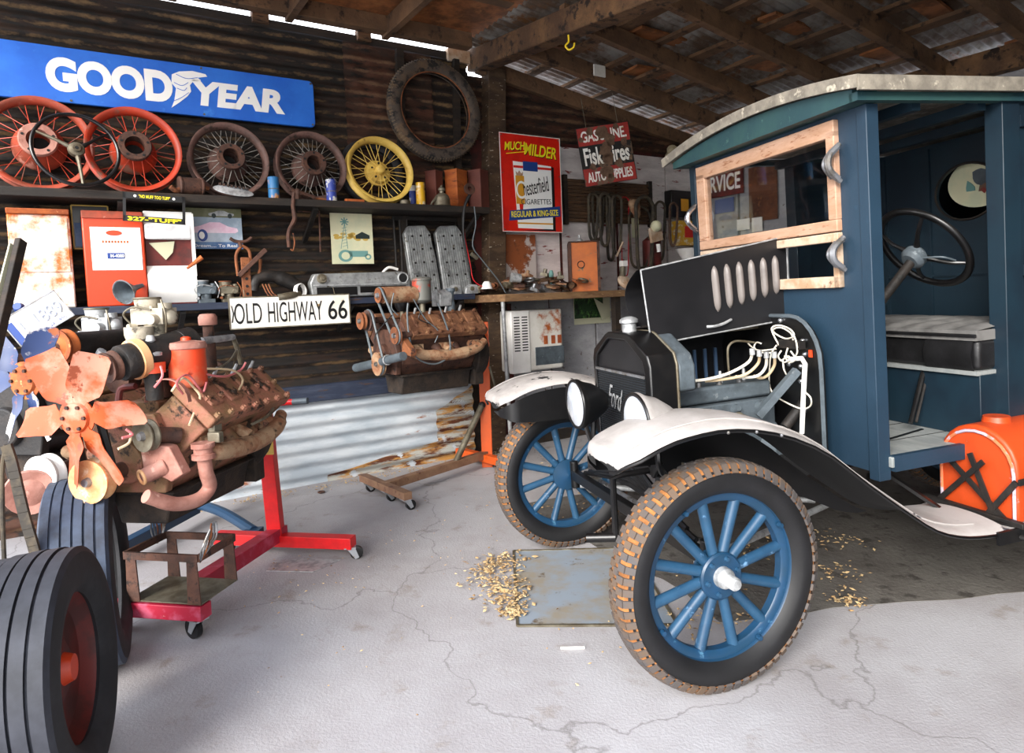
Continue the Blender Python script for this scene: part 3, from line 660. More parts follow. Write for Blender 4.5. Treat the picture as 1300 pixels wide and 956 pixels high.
# hanging ironwork under the upper shelf
t = thing('bent_pipe', 'twisted rusty rod hanging below the shelf beside the tractor picture', 'pipe', W, wl(372, 250, .36))
zz = lambda a, c: wl(a, c, .36) - wl(372, 250, .36)
mb().tube([zz(373, 244), zz(372, 262), zz(374, 278), zz(368, 290), zz(366, 300), zz(367, 314)], [.012, .014, .016, .013, .014, .013]).build('pipe', 'rust_dark', t)
mb().tube([zz(372, 296), zz(374, 308), zz(372, 318), zz(369, 316)], .005).build('hook', 'rust', t)
t = thing('iron_bracket', 'thin rusty L-shaped iron strap hanging below the upper shelf', 'bracket', W, wl(406, 267, .2))
zz = lambda a, c: wl(a, c, .2) - wl(406, 267, .2)
mb().tube([zz(378, 268), zz(395, 269), zz(405, 272)], .006, smooth=False).tube([zz(405, 266), zz(406, 292), zz(407, 320)], .007).build('strap', 'rust_dark', t)

# ---- pictures and plates
def picture(name, label, cat, px0, py0, px1, py1, off, m, th=.006):
    x0, x1, z0, z1 = rect(px0, py0, px1, py1, off); z1 = min(z1, ZS1 - .055) if z0 > 1.3 and x1 < 0 else z1
    t = thing(name, label, cat, W, ((x0 + x1) / 2, -off, (z0 + z1) / 2)); w_, h_ = x1 - x0, z1 - z0
    mb().bb((-w_ / 2, -th / 2, -h_ / 2), (w_ / 2, th / 2, h_ / 2)).build('panel', m, t)
    return t, w_, h_
def dot(b, x, z, rx, rz_=None, y=-.0045, n=20, h=.0012):
    rz_ = rz_ or rx; b.prism([(x + rx * math.cos(2 * PI * i / n), z + rz_ * math.sin(2 * PI * i / n)) for i in range(n)], y, y + h)
t, w_, h_ = picture('car_poster', 'poster of a pink sports car below a small silver coupe, with caption', 'poster', 236, 262, 307, 316, .14, 'poster_grey')
b = mb().bb((-w_ / 2, -.0036, h_ * .28), (w_ / 2, -.003, h_ / 2)); b.build('sky_band', 'sky_pic', t)
b = mb().bb((-w_ / 2, -.0036, -h_ / 2), (w_ / 2, -.003, -h_ * .33)); b.build('ground_band', 'poster_blue', t)
body = [(-.5, -.02), (-.47, .04), (-.3, .08), (-.1, .16), (.12, .16), (.3, .07), (.5, .03), (.52, -.04), (.45, -.08), (-.46, -.08)]
b = mb().prism([(x * w_ * .82, z * h_ * 1.1 - .005) for x, z in body], -.0046, -.0035); b.build('pink_car', 'poster_pink', t)
b = mb(); dot(b, -w_ * .22, -h_ * .17, w_ * .09, h_ * .15, -.0056); b.build('car_wheel', 'sign_navy', t)
b = mb(); dot(b, -w_ * .235, -h_ * .17, w_ * .05, h_ * .09, -.0066); b.build('hubcap', 'sign_white', t)
b = mb().prism([(x * w_ * .46 + w_ * .13, z * h_ * .55 + h_ * .36) for x, z in body], -.0046, -.0035); b.build('silver_car', 'steel_light', t)
b = mb(); dot(b, w_ * .0, h_ * .32, w_ * .04, h_ * .06, -.0056); dot(b, w_ * .29, h_ * .32, w_ * .04, h_ * .06, -.0056); b.build('small_wheels', 'dark_ink', t)
lettering('Dream.... To Real', h_ * .075, w_ * .78, 'sign_white', t, (-.0, -.0037, -h_ * .42), bold=.01)
t, w_, h_ = picture('tractor_poster', 'cream tin picture of an old tractor, windmill and barn', 'poster', 420, 266, 473, 335, .12, 'cream')
b = mb(); dot(b, -w_ * .18, -h_ * .34, w_ * .17, h_ * .12); dot(b, w_ * .36, -h_ * .36, w_ * .08, h_ * .06); b.bb((-w_ * .1, -.0045, -h_ * .36), (w_ * .36, -.0035, -h_ * .24)); b.build('tractor', 'teal', t)
b = mb(); dot(b, -w_ * .18, -h_ * .34, w_ * .10, h_ * .075, -.0055); b.build('tractor_wheel', 'cream', t)
b = mb(); dot(b, w_ * .36, -h_ * .36, w_ * .04, h_ * .03, -.0055); b.build('tractor_wheel', 'cream', t)
b = mb()
for s in (-1, 1): b.beam((-w_ * .2 + s * w_ * .08, -.004, -h_ * .2), (-w_ * .17, -.004, h_ * .3), .004, .001, (0, 1, 0))
for i in range(7): b.beam((-w_ * .17 - w_ * .07, -.004, -h_ * .16 + i * h_ * .06), (-w_ * .12, -.004, -h_ * .13 + i * h_ * .06), .003, .001, (0, 1, 0))
for i in range(8):
    a = i * PI / 4; b.beam((-w_ * .17, -.0045, h_ * .33), (-w_ * .17 + w_ * .1 * math.cos(a), -.0045, h_ * .33 + w_ * .1 * math.sin(a)), .009, .001, (0, 1, 0))
b.build('windmill', 'teal', t)
b = mb().prism([(w_ * .08, h_ * .0), (w_ * .08, h_ * .07), (w_ * .24, h_ * .14), (w_ * .42, h_ * .07), (w_ * .42, h_ * .0)], -.0045, -.0035); b.build('barn', 'dark_ink', t)
b = mb()
for i in range(14): dot(b, random.uniform(-.4, .42) * w_, random.uniform(-.02, .1) * h_, w_ * .07, h_ * .03, -.0042, 10)
b.build('foliage', 'ochre', t)
t, w_, h_ = picture('framed_photograph', 'small dark framed picture half hidden behind the red dispenser', 'picture', 92, 257, 138, 316, .06, 'black')
b = mb()
for a, c in (((-w_ / 2, -h_ / 2), (-w_ / 2, h_ / 2)), ((w_ / 2, -h_ / 2), (w_ / 2, h_ / 2)), ((-w_ / 2, h_ / 2), (w_ / 2, h_ / 2)), ((-w_ / 2, -h_ / 2), (w_ / 2, -h_ / 2))): b.beam((a[0], -.006, a[1]), (c[0], -.006, c[1]), .008, .008, (0, 1, 0))
b.build('frame', 'ochre', t)
b = mb().bb((-w_ * .45, -.0045, -h_ * .45), (-w_ * .05, -.0035, h_ * .1)); b.build('picture', 'poster_blue', t)
# licence plate surround
x0, x1, z0, z1 = rect(156, 247, 235, 283, .385)
t = thing('licence_plate_surround', 'black plate surround lettered NO MUFF TOO TUFF and 327-TUFF, hanging off the shelf edge', 'plate frame', W, ((x0 + x1) / 2, -.385, (z0 + z1) / 2), R=RY(.05))
w_, h_ = x1 - x0, z1 - z0
b = mb().bb((-w_ / 2, -.004, h_ / 2 - .035), (w_ / 2, .004, h_ / 2)).bb((-w_ / 2, -.004, -h_ / 2), (w_ / 2, .004, -h_ / 2 + .035)).bb((-w_ / 2, -.004, -h_ / 2), (-w_ / 2 + .016, .004, h_ / 2)).bb((w_ / 2 - .016, -.004, -h_ / 2), (w_ / 2, .004, h_ / 2))
b.build('border', 'black', t)
lettering('"NO MUFF TOO TUFF"', .02, w_ * .5, 'sign_yellow', t, (.0, -.005, h_ / 2 - .018), bold=.02)
lettering('327-"TUFF"', .026, w_ * .86, 'sign_yellow', t, (0, -.005, -h_ / 2 + .017), bold=.035)
for sx in (-.31, .31): b = mb(); dot(b, w_ * sx, h_ / 2 - .018, .008, y=-.006); b.build('bolt_head', 'sign_white', t)
# ---- the three dispensers
def disp(px0, py0, px1, py1, off): 
    x0, x1, z0, z1 = rect(px0, py0, px1, py1, off); return V(((x0 + x1) / 2, -off, ZS2)), x1 - x0, min(.61, wl((px0 + px1) / 2, py0, off).z - ZS2)
p, w_, h_ = disp(12, 263, 92, 388, .30)
t = thing('tall_dispenser', 'tall white metal cabinet stained orange with rust, leftmost on the lower shelf', 'dispenser', W, p)
mb().bb((-w_ / 2, .0, 0), (w_ / 2, .22, h_ * .93)).build('body', 'white_rust', t, bevel=.008)
b = mb().prism([(-.02, h_ * .93), (-.03, h_ * .98), (.22, h_ * 1.02), (.22, h_ * .93)], -w_ / 2, w_ / 2, 0); b.build('lid', 'rust_bright', t, bevel=.004)
mb().bb((-w_ / 2 + .012, -.006, h_ * .36), (w_ / 2 - .012, .0, h_ * .9)).build('front_panel', 'white_rust', t, bevel=.003)
p, w_, h_ = disp(107, 268, 185, 388, .30)
t = thing('oil_filter_cabinet', 'orange-red metal cabinet with a white lettered panel in the middle of the shelf', 'dispenser', W, p)
mb().bb((-w_ / 2, .0, 0), (w_ / 2, .22, h_ * .94)).build('body', 'orange_paint', t, bevel=.008)
mb().prism([(-.012, h_ * .92), (-.0, h_ * 1.0), (.22, h_ * 1.0), (.22, h_ * .92)], -w_ / 2, w_ / 2, 0).build('lid', 'wheel_red2', t, bevel=.004)
lp_ = mb().bb((-w_ * .38, -.003, h_ * .38), (w_ * .44, .0, h_ * .83)).build('label_panel', 'white_enamel', t)
b = mb(); dot(b, .0, h_ * .77, w_ * .13, h_ * .028, -.006, h=.002); b.build('oval_mark', 'orange_paint', lp_)
b = mb().bb((-w_ * .13, -.0055, h_ * .50), (w_ * .15, -.003, h_ * .56)); b.build('number_box', 'sign_navy', lp_)
lettering('M-4080', h_ * .035, w_ * .22, 'sign_white', lp_, (.01, -.006, h_ * .53), bold=.02)
b = mb()
for i in range(9): b.bb((-w_ * .2 + i * w_ * .05, -.004, h_ * .665), (-w_ * .2 + i * w_ * .05 + w_ * .03, -.003, h_ * .69))
b.build('faded_line', 'rust_bright', lp_)
p, w_, h_ = disp(186, 268, 248, 388, .30)
t = thing('towel_dispenser', 'white enamel dispenser with an open rusty middle below the plate surround', 'dispenser', W, p)
b = mb().bb((-w_ / 2, .04, .0), (w_ / 2, .22, h_)); b.build('back_box', 'red_dark', t, bevel=.004)
mb().bb((-w_ / 2, -.0, h_ * .70), (w_ / 2 - .01, .06, h_ * .86)).build('flap', 'cloth_white', t, bevel=.012)
mb().bb((-w_ / 2 - .0, .02, h_ * .86), (w_ / 2, .08, h_ * 1.0)).build('header', 'white_enamel', t, bevel=.004)
mb().prism([(-.03 + .05 * math.cos(a * PI / 8 + PI / 2) if False else .04 - .05 * math.sin(a * PI / 8), .01 + h_ * .40 * a / 8) for a in range(9)] + [(.2, h_ * .41), (.2, .01)], -w_ / 2, w_ / 2, 0).build('drum_cover', 'white_enamel', t)
mb().bb((w_ / 2 - .012, -.0, h_ * .3), (w_ / 2 + .004, .1, h_ * .98)).build('side_plate', 'white_enamel', t)
mb().prism([(-w_ * .42, h_ * .66), (-w_ * .1, h_ * .48), (w_ * .05, h_ * .56), (w_ * .1, h_ * .68)], .028, .034).build('torn_label', 'paper', t)
mb().tube([(w_ * .3, -.02, h_ * .38), (w_ * .62, -.05, h_ * .5)], [.008, .016], smooth=False).build('wedge', 'rust_bright', t)
# funnel leaning on the red cabinet
p = wl(157, 371, .42)
t = thing('funnel', 'black metal funnel lying on its side in front of the red cabinet', 'funnel', W, p, R=RZ(-.35) @ RX(.15))
mb().lathe([(.072, .0), (.074, .004), (.07, .004), (.018, .09), (.012, .16), (.009, .16), (.014, .085), (.066, .0)], ax=(.45, 1, .15), n=32, closed=True).build('cone', 'iron_grey', t)
mb().ring(.072, .004, ax=(.45, 1, .15), n=32, q=6).build('lip', 'steel', t)

# ---- things on the lower shelf
def carb(name, label, p, m1, m2, s=1.0, fr=W, rz=0, parent=None):
    t = thing(name, label, 'carburettor', fr, p, rz=rz) if parent is None else parent
    b = mb(); b.T = Matrix.Scale(s, 4) if parent is None else Matrix.Translation(p) @ Matrix.Scale(s, 4)
    T0 = b.T.copy()
    b.box((0, 0, .012), (.09, .08, .024)).cyl((0, 0, .02), (0, 0, .07), .03).box((.0, 0, .08), (.11, .07, .05)).cyl((-.02, 0, .1), (-.02, 0, .135), .034, .038).cyl((.04, 0, .1), (.04, 0, .12), .02)
    for i in range(8): a = i * PI / 4; b.cyl((-.02 + .045 * math.cos(a), -.036 * math.sin(a), .1), (-.02 + .045 * math.cos(a), -.036 * math.sin(a), .112), .006, n=6)
    b.cyl((.03, -.035, .07), (.03, -.06, .07), .016).cyl((-.04, -.03, .05), (-.05, -.055, .05), .01).ball((.055, 0, .075), .024)
    a1 = b.build('carburettor_body' , m1, t, bevel=.002)
    b = mb(); b.T = T0
    b.ring(.037, .004, (-.02, 0, .136), n=20, q=6).tube([(-.06, -.03, .06), (-.07, -.045, .09), (-.03, -.05, .11), (.03, -.05, .1)], .003).cyl((-.055, -.02, .03), (-.055, -.055, .03), .008).tube([(.06, -.03, .03), (.07, -.04, .08), (.05, -.03, .13)], .003)
    b.build('linkage', m2, t)
    return t
carb('carburettor', 'blue-grey carburettor with a lever on the shelf beside the white dispenser', on(262, .28, ZS2) + V((0, 0, 0)), 'iron_grey', 'steel_light', 1.05)
carb('carburettor', 'brassy grey carburettor on the shelf left of the rusty bumper jack', on(291, .28, ZS2), 'tin', 'rust', 1.0)
pj = on(314, .33, ZS2)
t = thing('bumper_jack', 'rusty orange ratchet jack standing on the lower shelf', 'jack', W, pj)
b = mb().box((0, 0, .008), (.13, .08, .016)); b.bb((-.028, -.012, .01), (.028, .012, .29)); b.build('upright', 'rust', t, bevel=.003)
b = mb()
for z in (.05, .10, .15, .20): b.cyl((0, -.014, z), (0, -.0115, z), .010, n=12)
b.build('pin_holes', 'black_matte', t)
mb().tube([(-.05, 0, .17), (-.055, 0, .30), (-.02, 0, .36), (.0, 0, .36), (.03, 0, .33), (.035, 0, .24)], .010).build('frame_loop', 'rust', t)
mb().beam((-.05, -.02, .17), (.13, -.03, .34), .02, .03).build('lever', 'rust_dark', t, bevel=.003)
mb().tube([(-.085, 0, .415), (-.05, 0, .395), (.01, 0, .395), (.05, 0, .42)], .011).tube([(-.03, 0, .395), (-.02, 0, .36)], .012).build('saddle', 'rust_dark', t)
mb().tube([(.05, 0, .1), (.09, .01, .2), (.1, .01, .28)], .010).build('arm', 'rust', t)
p = on(355, .30, ZS2)
t = thing('cowl_duct', 'black curved metal duct lying between jack and steel valve cover', 'duct', W, p)
mb().tube([(-.17, -.02, .07), (-.15, -.02, .14), (-.06, -.01, .165), (.04, 0, .14), (.13, 0, .09)], [.03, .035, .04, .05, .045], 14).build('shell', 'iron_dark', t)
mb().lathe([(.046, 0), (.05, .03), (.044, .034), (.04, .0)], (.12, -.03, .06), (.6, -1, .1), 24, closed=True).build('collar', 'white_enamel', t)
mb().tube([(-.03, -.08, .02), (.05, -.08, .03), (.12, -.06, .04)], [.022, .024, .02], 12).build('elbow', 'tin', t)
b = mb()
for i in range(3): b.tube([(-.12 + i * .02, -.05, .11), (-.1 + i * .02, -.07, .05), (-.07 + i * .03, -.07, .01)], .005)
b.build('straps', 'rust', t)
p = on(458, .34, ZS2); xa, xb, _, zt = rect(397, 336, 521, 375, .36)
L_ = xb - xa
t = thing('dashboard_rail', 'long dull silver car dashboard lying on the shelf below the tractor picture', 'dashboard', W, ((xa + xb) / 2, -.34, ZS2 + .01))
b = mb().prism([(-L_ / 2, .0), (-L_ / 2 - .015, .10), (-L_ / 2 + .02, .165), (L_ / 2 - .05, .175), (L_ / 2 + .01, .13), (L_ / 2 + .01, .03), (L_ / 2 - .03, .0)], .0, .07)
b.build('housing', 'alu', t, bevel=.01)
b = mb().bb((-L_ / 2 + .03, -.004, .012), (-L_ * .06, .0, .07)).bb((-L_ * .03, -.004, .025), (L_ / 2 - .03, .0, .07)); b.build('gauge_recess', 'black', t)
mb().bb((-L_ / 2 + .01, -.01, .08), (L_ / 2 - .02, .002, .088)).build('ridge', 'steel_light', t)
mb().lathe([(0, .028), (.014, .028), (.018, .02), (.03, .02), (.036, .0), (0, 0)], (-L_ / 2 + .07, -.0, .13), (0, -1, .2), 28, cap=False).build('knob', 'tin', t)
mb().ring(.038, .006, (L_ / 2 - .05, -.002, .125), (0, -1, 0), 28, 8).build('gauge_ring', 'steel_light', t)
mb().lathe([(0, 0), (.036, 0), (.036, .002), (0, .002)], (L_ / 2 - .05, -.001, .125), (0, -1, 0), 24, cap=False).build('gauge_hole', 'black_matte', t)
for xx in (.14, .19): mb().lathe([(0, .012), (.012, .012), (.016, 0)], (xx - .02, -.004, .05), (0, -1, 0), 16, cap=False).build('switch', 'chrome', t)
mb().tube([(L_ / 2 - .2, .02, .17), (L_ / 2 - .15, .02, .205), (L_ / 2 - .08, .02, .19)], .010).build('arc_trim', 'white_enamel', t)
# the ribbed cylinder heads
for px, lb in ((543, 'ribbed aluminium cylinder head standing on the shelf, the left of two'), (583, 'ribbed aluminium cylinder head half behind hanging cables beside the post')):
    a = wl(px - 19, 320, .24).x; c_ = wl(px + 17, 320, .24).x; h = min(.60, wl(px, 284, .24).z - ZS2)
    t = thing('cylinder_head', lb, 'cylinder head', W, ((a + c_) / 2, -.22, ZS2), R=RY(-.06) @ RX(-.13), group='cylinder heads on the lower shelf'); w_ = c_ - a
    prof = [(-w_ / 2, 0), (-w_ / 2 + .005, h * .9), (-w_ * .3, h), (w_ * .28, h), (w_ * .42, h * .9), (w_ / 2, h * .5), (w_ / 2, 0)]
    mb().prism(prof, 0, .05).build('casting', 'alu', t, bevel=.006)
    b = mb(); n = 11
    for i in range(n):
        x = -w_ * .40 + i * w_ * .8 / (n - 1); b.bb((x - .003, -.008, .02), (x + .003, .0, h * (.96 if abs(x) < w_ * .3 else .88)))
    b.build('cooling_fins', 'alu', t)
    for i in range(5):
        for s in (-.3, .0, .3): mb().cyl((s * w_ + .004 * i, -.010, .05 + i * h * .19), (s * w_ + .004 * i, -.005, .05 + i * h * .19), .009, n=12).build('stud_hole', 'iron_dark', t)
    b = mb().cyl((-w_ * .36, -.002, h * .35), (-w_ * .36, -.03, h * .35), .020); b.build('outlet', 'alu', t)
# dark picture frame / rails between shelves
t = thing('metal_rack', 'black upright metal rack between tractor picture and cylinder heads', 'rack', W, (wl(512, 300, .1).x, -.062, ZS2))
b = mb()
for dx in (-.06, -.01, .05): b.tube([(dx, 0, 0), (dx + .005, 0, .3), (dx, 0, .62)], .010)
b.bb((-.07, -.01, .6), (.5, .01, .63)); b.build('uprights', 'iron_dark', t)
# small parts on the far end
for px, m, lb in ((577, 'steel_light', 'bright metal elbow fitting in front of the left cylinder head'), (598, 'steel_light', 'silver bracket on the shelf end beside the post')):
    p = on(px, .33, ZS2)
    t = thing('metal_fitting', lb, 'fitting', W, p)
    mb().prism([(-.06, 0), (-.05, .05), (.0, .075), (.05, .07), (.06, 0)], -.02, .03).build('bracket', m, t, bevel=.004)
    mb().cyl((.0, -.03, .04), (.0, .02, .04), .018).build('boss', 'tin', t)
# coil of cables hanging off the shelf end
o_ = wl(596, 240, .40)
q = lambda a, c, f=.40: W.at(a, c, 1, -f) - o_
t = thing('cable_coil', 'old cable loom hanging from a reel at the shelf end beside the post', 'cables', W, o_)
mb().lathe([(.02, -.01), (.045, -.01), (.045, .01), (.02, .01)], (0, 0, .0), (0, -1, .2), 24, closed=True).build('reel', 'rust_dark', t)
mb().tube([q(597, 246), q(590, 262), q(588, 285), q(590, 310), q(597, 345)], [.014, .012, .009, .007]).build('cable', 'wire_black', t)
mb().tube([q(588, 275), q(590, 300), q(597, 335), q(601, 355), q(612, 364)], .004).build('wire', 'wire_red', t)
mb().tube([q(602, 262), q(604, 285), q(600, 312), q(612, 330), q(632, 355), q(642, 372)], .005).build('wire', 'wire_grey', t)
mb().cyl(q(598, 322), q(606, 328), .016).build('plug', 'tin', t)

# ---- OLD HIGHWAY 66 plate
a, c_, z0, z1 = rect(291, 380, 444, 411, .38)
t = thing('road_sign', 'white metal plate lettered OLD HIGHWAY 66 in black, fixed below the lower shelf', 'sign', W, ((a + c_) / 2, -.38, 1.30), R=RY(-.0))
w_, h_ = c_ - a, .205
mb().bb((-w_ / 2, -.003, -h_ / 2), (w_ / 2, .003, h_ / 2)).build('plate', 'plate_white', t, bevel=.002)
b = mb()
for s in (-1, 1): b.bb((-w_ / 2, -.006, s * h_ / 2 - .004), (w_ / 2, -.002, s * h_ / 2 + .004)).bb((s * w_ / 2 - .004, -.006, -h_ / 2), (s * w_ / 2 + .004, -.002, h_ / 2))
b.build('edge_strip', 'tin', t)
for s, u0, u1 in (('OLD', .035, .25), ('HIGHWAY', .30, .755), ('66', .805, .975)):
    lettering(s, h_ * .66, (u1 - u0) * w_, 'sign_black', t, ((u0 + u1) / 2 * w_ - w_ / 2, -.0035, -.004), bold=.0 if s != '66' else .008)
mb().prism([(-w_ / 2 + .01, -.06), (-w_ / 2 + .02, -.0), (-w_ / 2 + .012, .05), (-w_ / 2 + .018, .05), (-w_ / 2 + .028, .0), (-w_ / 2 + .018, -.06)], -.0045, -.003).build('edge_mark', 'sign_black', t)
b = mb(); b.tube([(-.3, .0, h_ / 2), (-.3, .03, h_ / 2 + .05)], .003).tube([(.3, .0, h_ / 2), (.3, .03, h_ / 2 + .05)], .003); b.build('hanger', 'tin', t)
# ---- battered licence plate on the left
p = wl(48, 404, .56)
t = thing('licence_plate', 'battered white licence plate with embossed figures, tilted in front of the rusty cabinet', 'licence plate', W, p, R=RZ(-.1) @ RY(-.56) @ RX(-.12))
mb().bb((-.15, -.002, -.085), (.15, .002, .085)).build('plate', 'white_enamel', t, bevel=.002)
b = mb()
for s in (-1, 1): b.bb((-.15, -.006, s * .083 - .003), (.15, 0, s * .083 + .003)).bb((s * .148 - .003, -.006, -.085), (s * .148 + .003, 0, .085))
b.build('rolled_edge', 'steel', t)
lettering('L-1889', .075, .22, mat('embossed_grey', '#9aa4c0', .5), t, (.02, -.006, .0), bold=.01, depth=.006, name='embossed_number')
b = mb().bb((-.145, -.0035, -.08), (-.11, -.002, .05)); b.build('blue_stripe', 'sign_navy', t)
lettering('INDIANA 1950', .017, .17, 'sign_navy', t, (.03, -.003, -.066))
mb().lathe([(0, .03), (.02, .03), (.028, .0), (0, 0)], (-.04, .03, .10), (.0, -1, .3), 18, cap=False).build('blue_lens', 'sign_navy', t)
mb().beam((0, .01, 0), (.1, .5, .16), .02, .02).build('bracket', 'iron_dark', t)
# ------------------------------------------------------------------ engines, stands and tyres
def each(name, m, parent, fns, bevel=0, label=None):
    r = []
    for f in fns:
        b = mb(); f(b); r.append(b.build(name, m, parent, bevel=bevel, label=label))
    return r
def v8(t, head, block, dark, exh):
    """flathead V8 about its crank: front is -Y"""
    b = mb(); L0, L1 = -.29, .29
    b.prism([(-.11, -.11), (.11, -.11), (.17, -.03), (.17, .02), (.30, .13), (.175, .265), (.06, .17), (-.06, .17), (-.175, .265), (-.30, .13), (-.17, .02), (-.17, -.03)], L0, L1)
    for s in (-1, 1):
        for y in (-.21, -.07, .07, .21): b.cyl((s * .235, y, .08), (s * .285, y, .03), .035, .03, 12)
    bl = b.build('cylinder_block', block, t, bevel=.008)
    for s in (-1, 1):
        R = RY(s * PI / 4); n = R @ V((0, 0, 1)); c = V((s * .245, 0, .205)) + n * .022
        b = mb(); b.box(c, (.20, .585, .05), R=R)
        for y in (-.20, -.07, .07, .20): b.box(c + V((0, y, 0)) + n * .026 + R @ V((s * -.02, 0, 0)), (.11, .085, .014), R=R)
        h = b.build('cylinder_head', head, t, bevel=.008)
        if s > 0:
            for i in range(7):
                for k, xx in enumerate((-.085, 0, .085)):
                    y = -.265 + i * .088 + (.03 if k == 1 and i < 6 else 0); p = c + R @ V((xx, y, .02))
                    q = mb(); q.cyl(p, p + n * .020, .014, .013, 6).cyl(p + n * .012, p + n * .026, .007, .006, 6); q.build('head_bolt', head, h)
        # exhaust manifold
        b = mb(); x = s * .315
        b.tube([(x - s * .02, -.29, .05), (x, -.22, .035), (x, -.07, .02), (x, .07, .02), (x, .2, .045), (x - s * .02, .29, .09)], [.026, .034, .038, .038, .034, .026], 12)
        for y in (-.22, -.0, .22): b.tube([(s * .25, y, .075), (x - s * .005, y, .045)], .03)
        b.box((s * .255, -.22, .08), (.02, .09, .07)).box((s * .255, .22, .08), (.02, .09, .07)).box((s * .255, 0, .08), (.02, .12, .07))
        b.build('exhaust_manifold', exh, t, bevel=.002)
    b = mb(); b.prism([(-.14, -.11), (.14, -.11), (.12, -.16), (.10, -.24), (-.10, -.24), (-.12, -.16)], -.27, .27); b.prism([(-.15, -.105), (.15, -.105), (.15, -.12), (-.15, -.12)], -.29, .3)
    b.build('oil_pan', dark, t, bevel=.012)
    b = mb(); b.lathe([(.16, .29), (.21, .30), (.21, .33), (.19, .40), (.15, .43), (0, .43)], (0, 0, -.0), (0, 1, 0), 32, cap=False); b.box((0, .33, -.15), (.30, .08, .16))
    b.build('bell_housing', dark, t, bevel=.008)
    b = mb(); b.box((0, 0, .20), (.13, .46, .07)); b.box((0, 0, .245), (.09, .12, .03)); b.tube([(0, -.2, .22), (0, -.1, .25), (0, 0, .26), (0, .1, .25), (0, .2, .22)], .035)
    b.build('intake_manifold', block, t, bevel=.008)
    b = mb(); b.prism([(-.15, -.1), (.15, -.1), (.18, .05), (.12, .2), (-.12, .2), (-.18, .05)], -.33, -.29); b.cyl((0, -.29, .02), (0, -.36, .02), .09, .08)
    b.build('timing_cover', block, t, bevel=.006)
def pulley(name, c, r, m, parent, w=.03, hub='steel', ax=(0, -1, 0)):
    b = mb(); c = V(c); b.lathe([(.012, w * .5), (r * .55, w * .3), (r * .8, w * .45), (r, w * .5), (r, w * .35), (r * .82, 0), (r, -w * .35), (r, -w * .5), (r * .8, -w * .45), (.012, -w * .4)], c, ax, 32, cap=False)
    o = b.build(name, m, parent, sharp=40)
    a = V(ax).normalized(); mb().cyl(c + a * w * .2, c + a * (w * .6 + .01), .02, .014, 12).build('hub_nut', hub, o); return o
def belt(c1, r1, c2, r2, m, parent, w=.012, name='fan_belt'):
    c1 = V(c1); c2 = V(c2); pts = []
    d = (c2 - c1); a0 = math.atan2(d.z, d.x)
    for k in range(13): a = a0 + PI / 2 + PI * k / 12; pts.append(c1 + V((r1 * math.cos(a), 0, r1 * math.sin(a))))
    for k in range(13): a = a0 - PI / 2 + PI * k / 12; pts.append(c2 + V((r2 * math.cos(a), 0, r2 * math.sin(a))))
    return mb().tube(pts, w / 2, 6, True, smooth=False).build(name, m, parent)
def fan(t, c, R0, angs, m, hubm, pitch=.45, tilt=0, wide=1.0, lens=None):
    c = V(c); b = mb(); b.lathe([(0, .016), (.05, .016), (.055, .004), (.07, .003), (.07, -.003), (0, -.003)], c, (0, -1, 0), 28, cap=False)
    hub = b.build('fan_hub', hubm, t)
    for i in range(6): a = i * PI / 3; mb().cyl(c + V((.042 * math.cos(a), -.012, .042 * math.sin(a))), c + V((.042 * math.cos(a), -.024, .042 * math.sin(a))), .007, n=6).build('hub_bolt', 'rust_dark', hub)
    for k, a in enumerate(angs):
        a = math.radians(a); u = V((math.cos(a), 0, math.sin(a))); s = V((-math.sin(a), 0, math.cos(a))); RR = R0 * (lens[k] if lens else 1)
        def f(p, q, u=u, s=s, RR=RR):
            r = .045 + (RR - .045) * p
            w = (.020 + (.044 * wide) * min(1, max(0, p - .10) * 6)) * (1 if p < .94 else 1 - (p - .94) * 3.5)
            y = (q - .5) * 2; tw = pitch * min(1, p * 2.2)
            return c + u * r + s * (y * w * math.cos(tw)) + V((0, -.006 + y * w * math.sin(tw) + .010 * (1 - y * y) * p, 0))
        mb().shell(f, 12, 8, (0, .0022, 0)).build('fan_blade', m, t, sharp=60)
def tubes(name, m, parent, lst, r=.004):
    for pts in lst: mb().tube(pts, r, 6).build(name, m, parent)

# ---- engine on the red stand
E1 = Frame((-1.412, 2.872, .75), math.atan2(.985, .17) - PI / 2)
t = thing('car_engine', 'rusty V8 engine with orange fan and red canister on the red stand', 'engine', E1, group=None)
v8(t, 'engine_red', 'engine_red', 'engine_dark', 'engine_tan')
e = lambda px, py, ax, v: E1.at(px, py, ax, v)
fc = e(98, 530, 1, -.52); fan(t, fc, .255, [118, 68, 4, 305, 262, 184], 'fan_orange', 'fan_orange', -.6, wide=.86, lens=[1.02, .93, 1.0, 1.08, .95, .88])
mb().cyl(fc + V((0, .01, 0)), fc + V((.0, .2, 0)), .03).build('fan_shaft', 'rust_dark', t)
cp = e(118, 610, 1, -.49); pulley('crank_pulley', cp, .078, 'pulley_cream', t, .05)
mb().cyl(cp + V((0, .02, 0)), V((0, -.3, .0)), .03).build('crank_nose', 'rust_dark', t)
belt(fc + V((0, .04, 0)), .05, cp + V((0, .035, 0)), .06, 'wire_black', t, .03)
wp = e(186, 553, 1, -.40); pulley('water_pump_pulley', wp, .058, 'tin', t, .035, ax=(-.3, -1, 0))
b = mb(); o = e(205, 590, 1, -.36)
b.prism([(o.x - .07, o.z + .09), (o.x + .05, o.z + .07), (o.x + .10, o.z - .03), (o.x + .05, o.z - .06), (o.x - .01, o.z - .03), (o.x - .06, o.z - .02)], -.38, -.33)
oo = e(180, 606, 1, -.42); b.tube([oo + V((.06, .06, .03)), oo + V((.02, .03, .01)), oo], [.035, .03, .028], 14)
b.build('water_pump', 'pink_pipe', t, bevel=.005)
mb().ring(.024, .006, oo, (-.45, -.8, -.2), 20, 8).build('pump_outlet', 'pulley_cream', t)
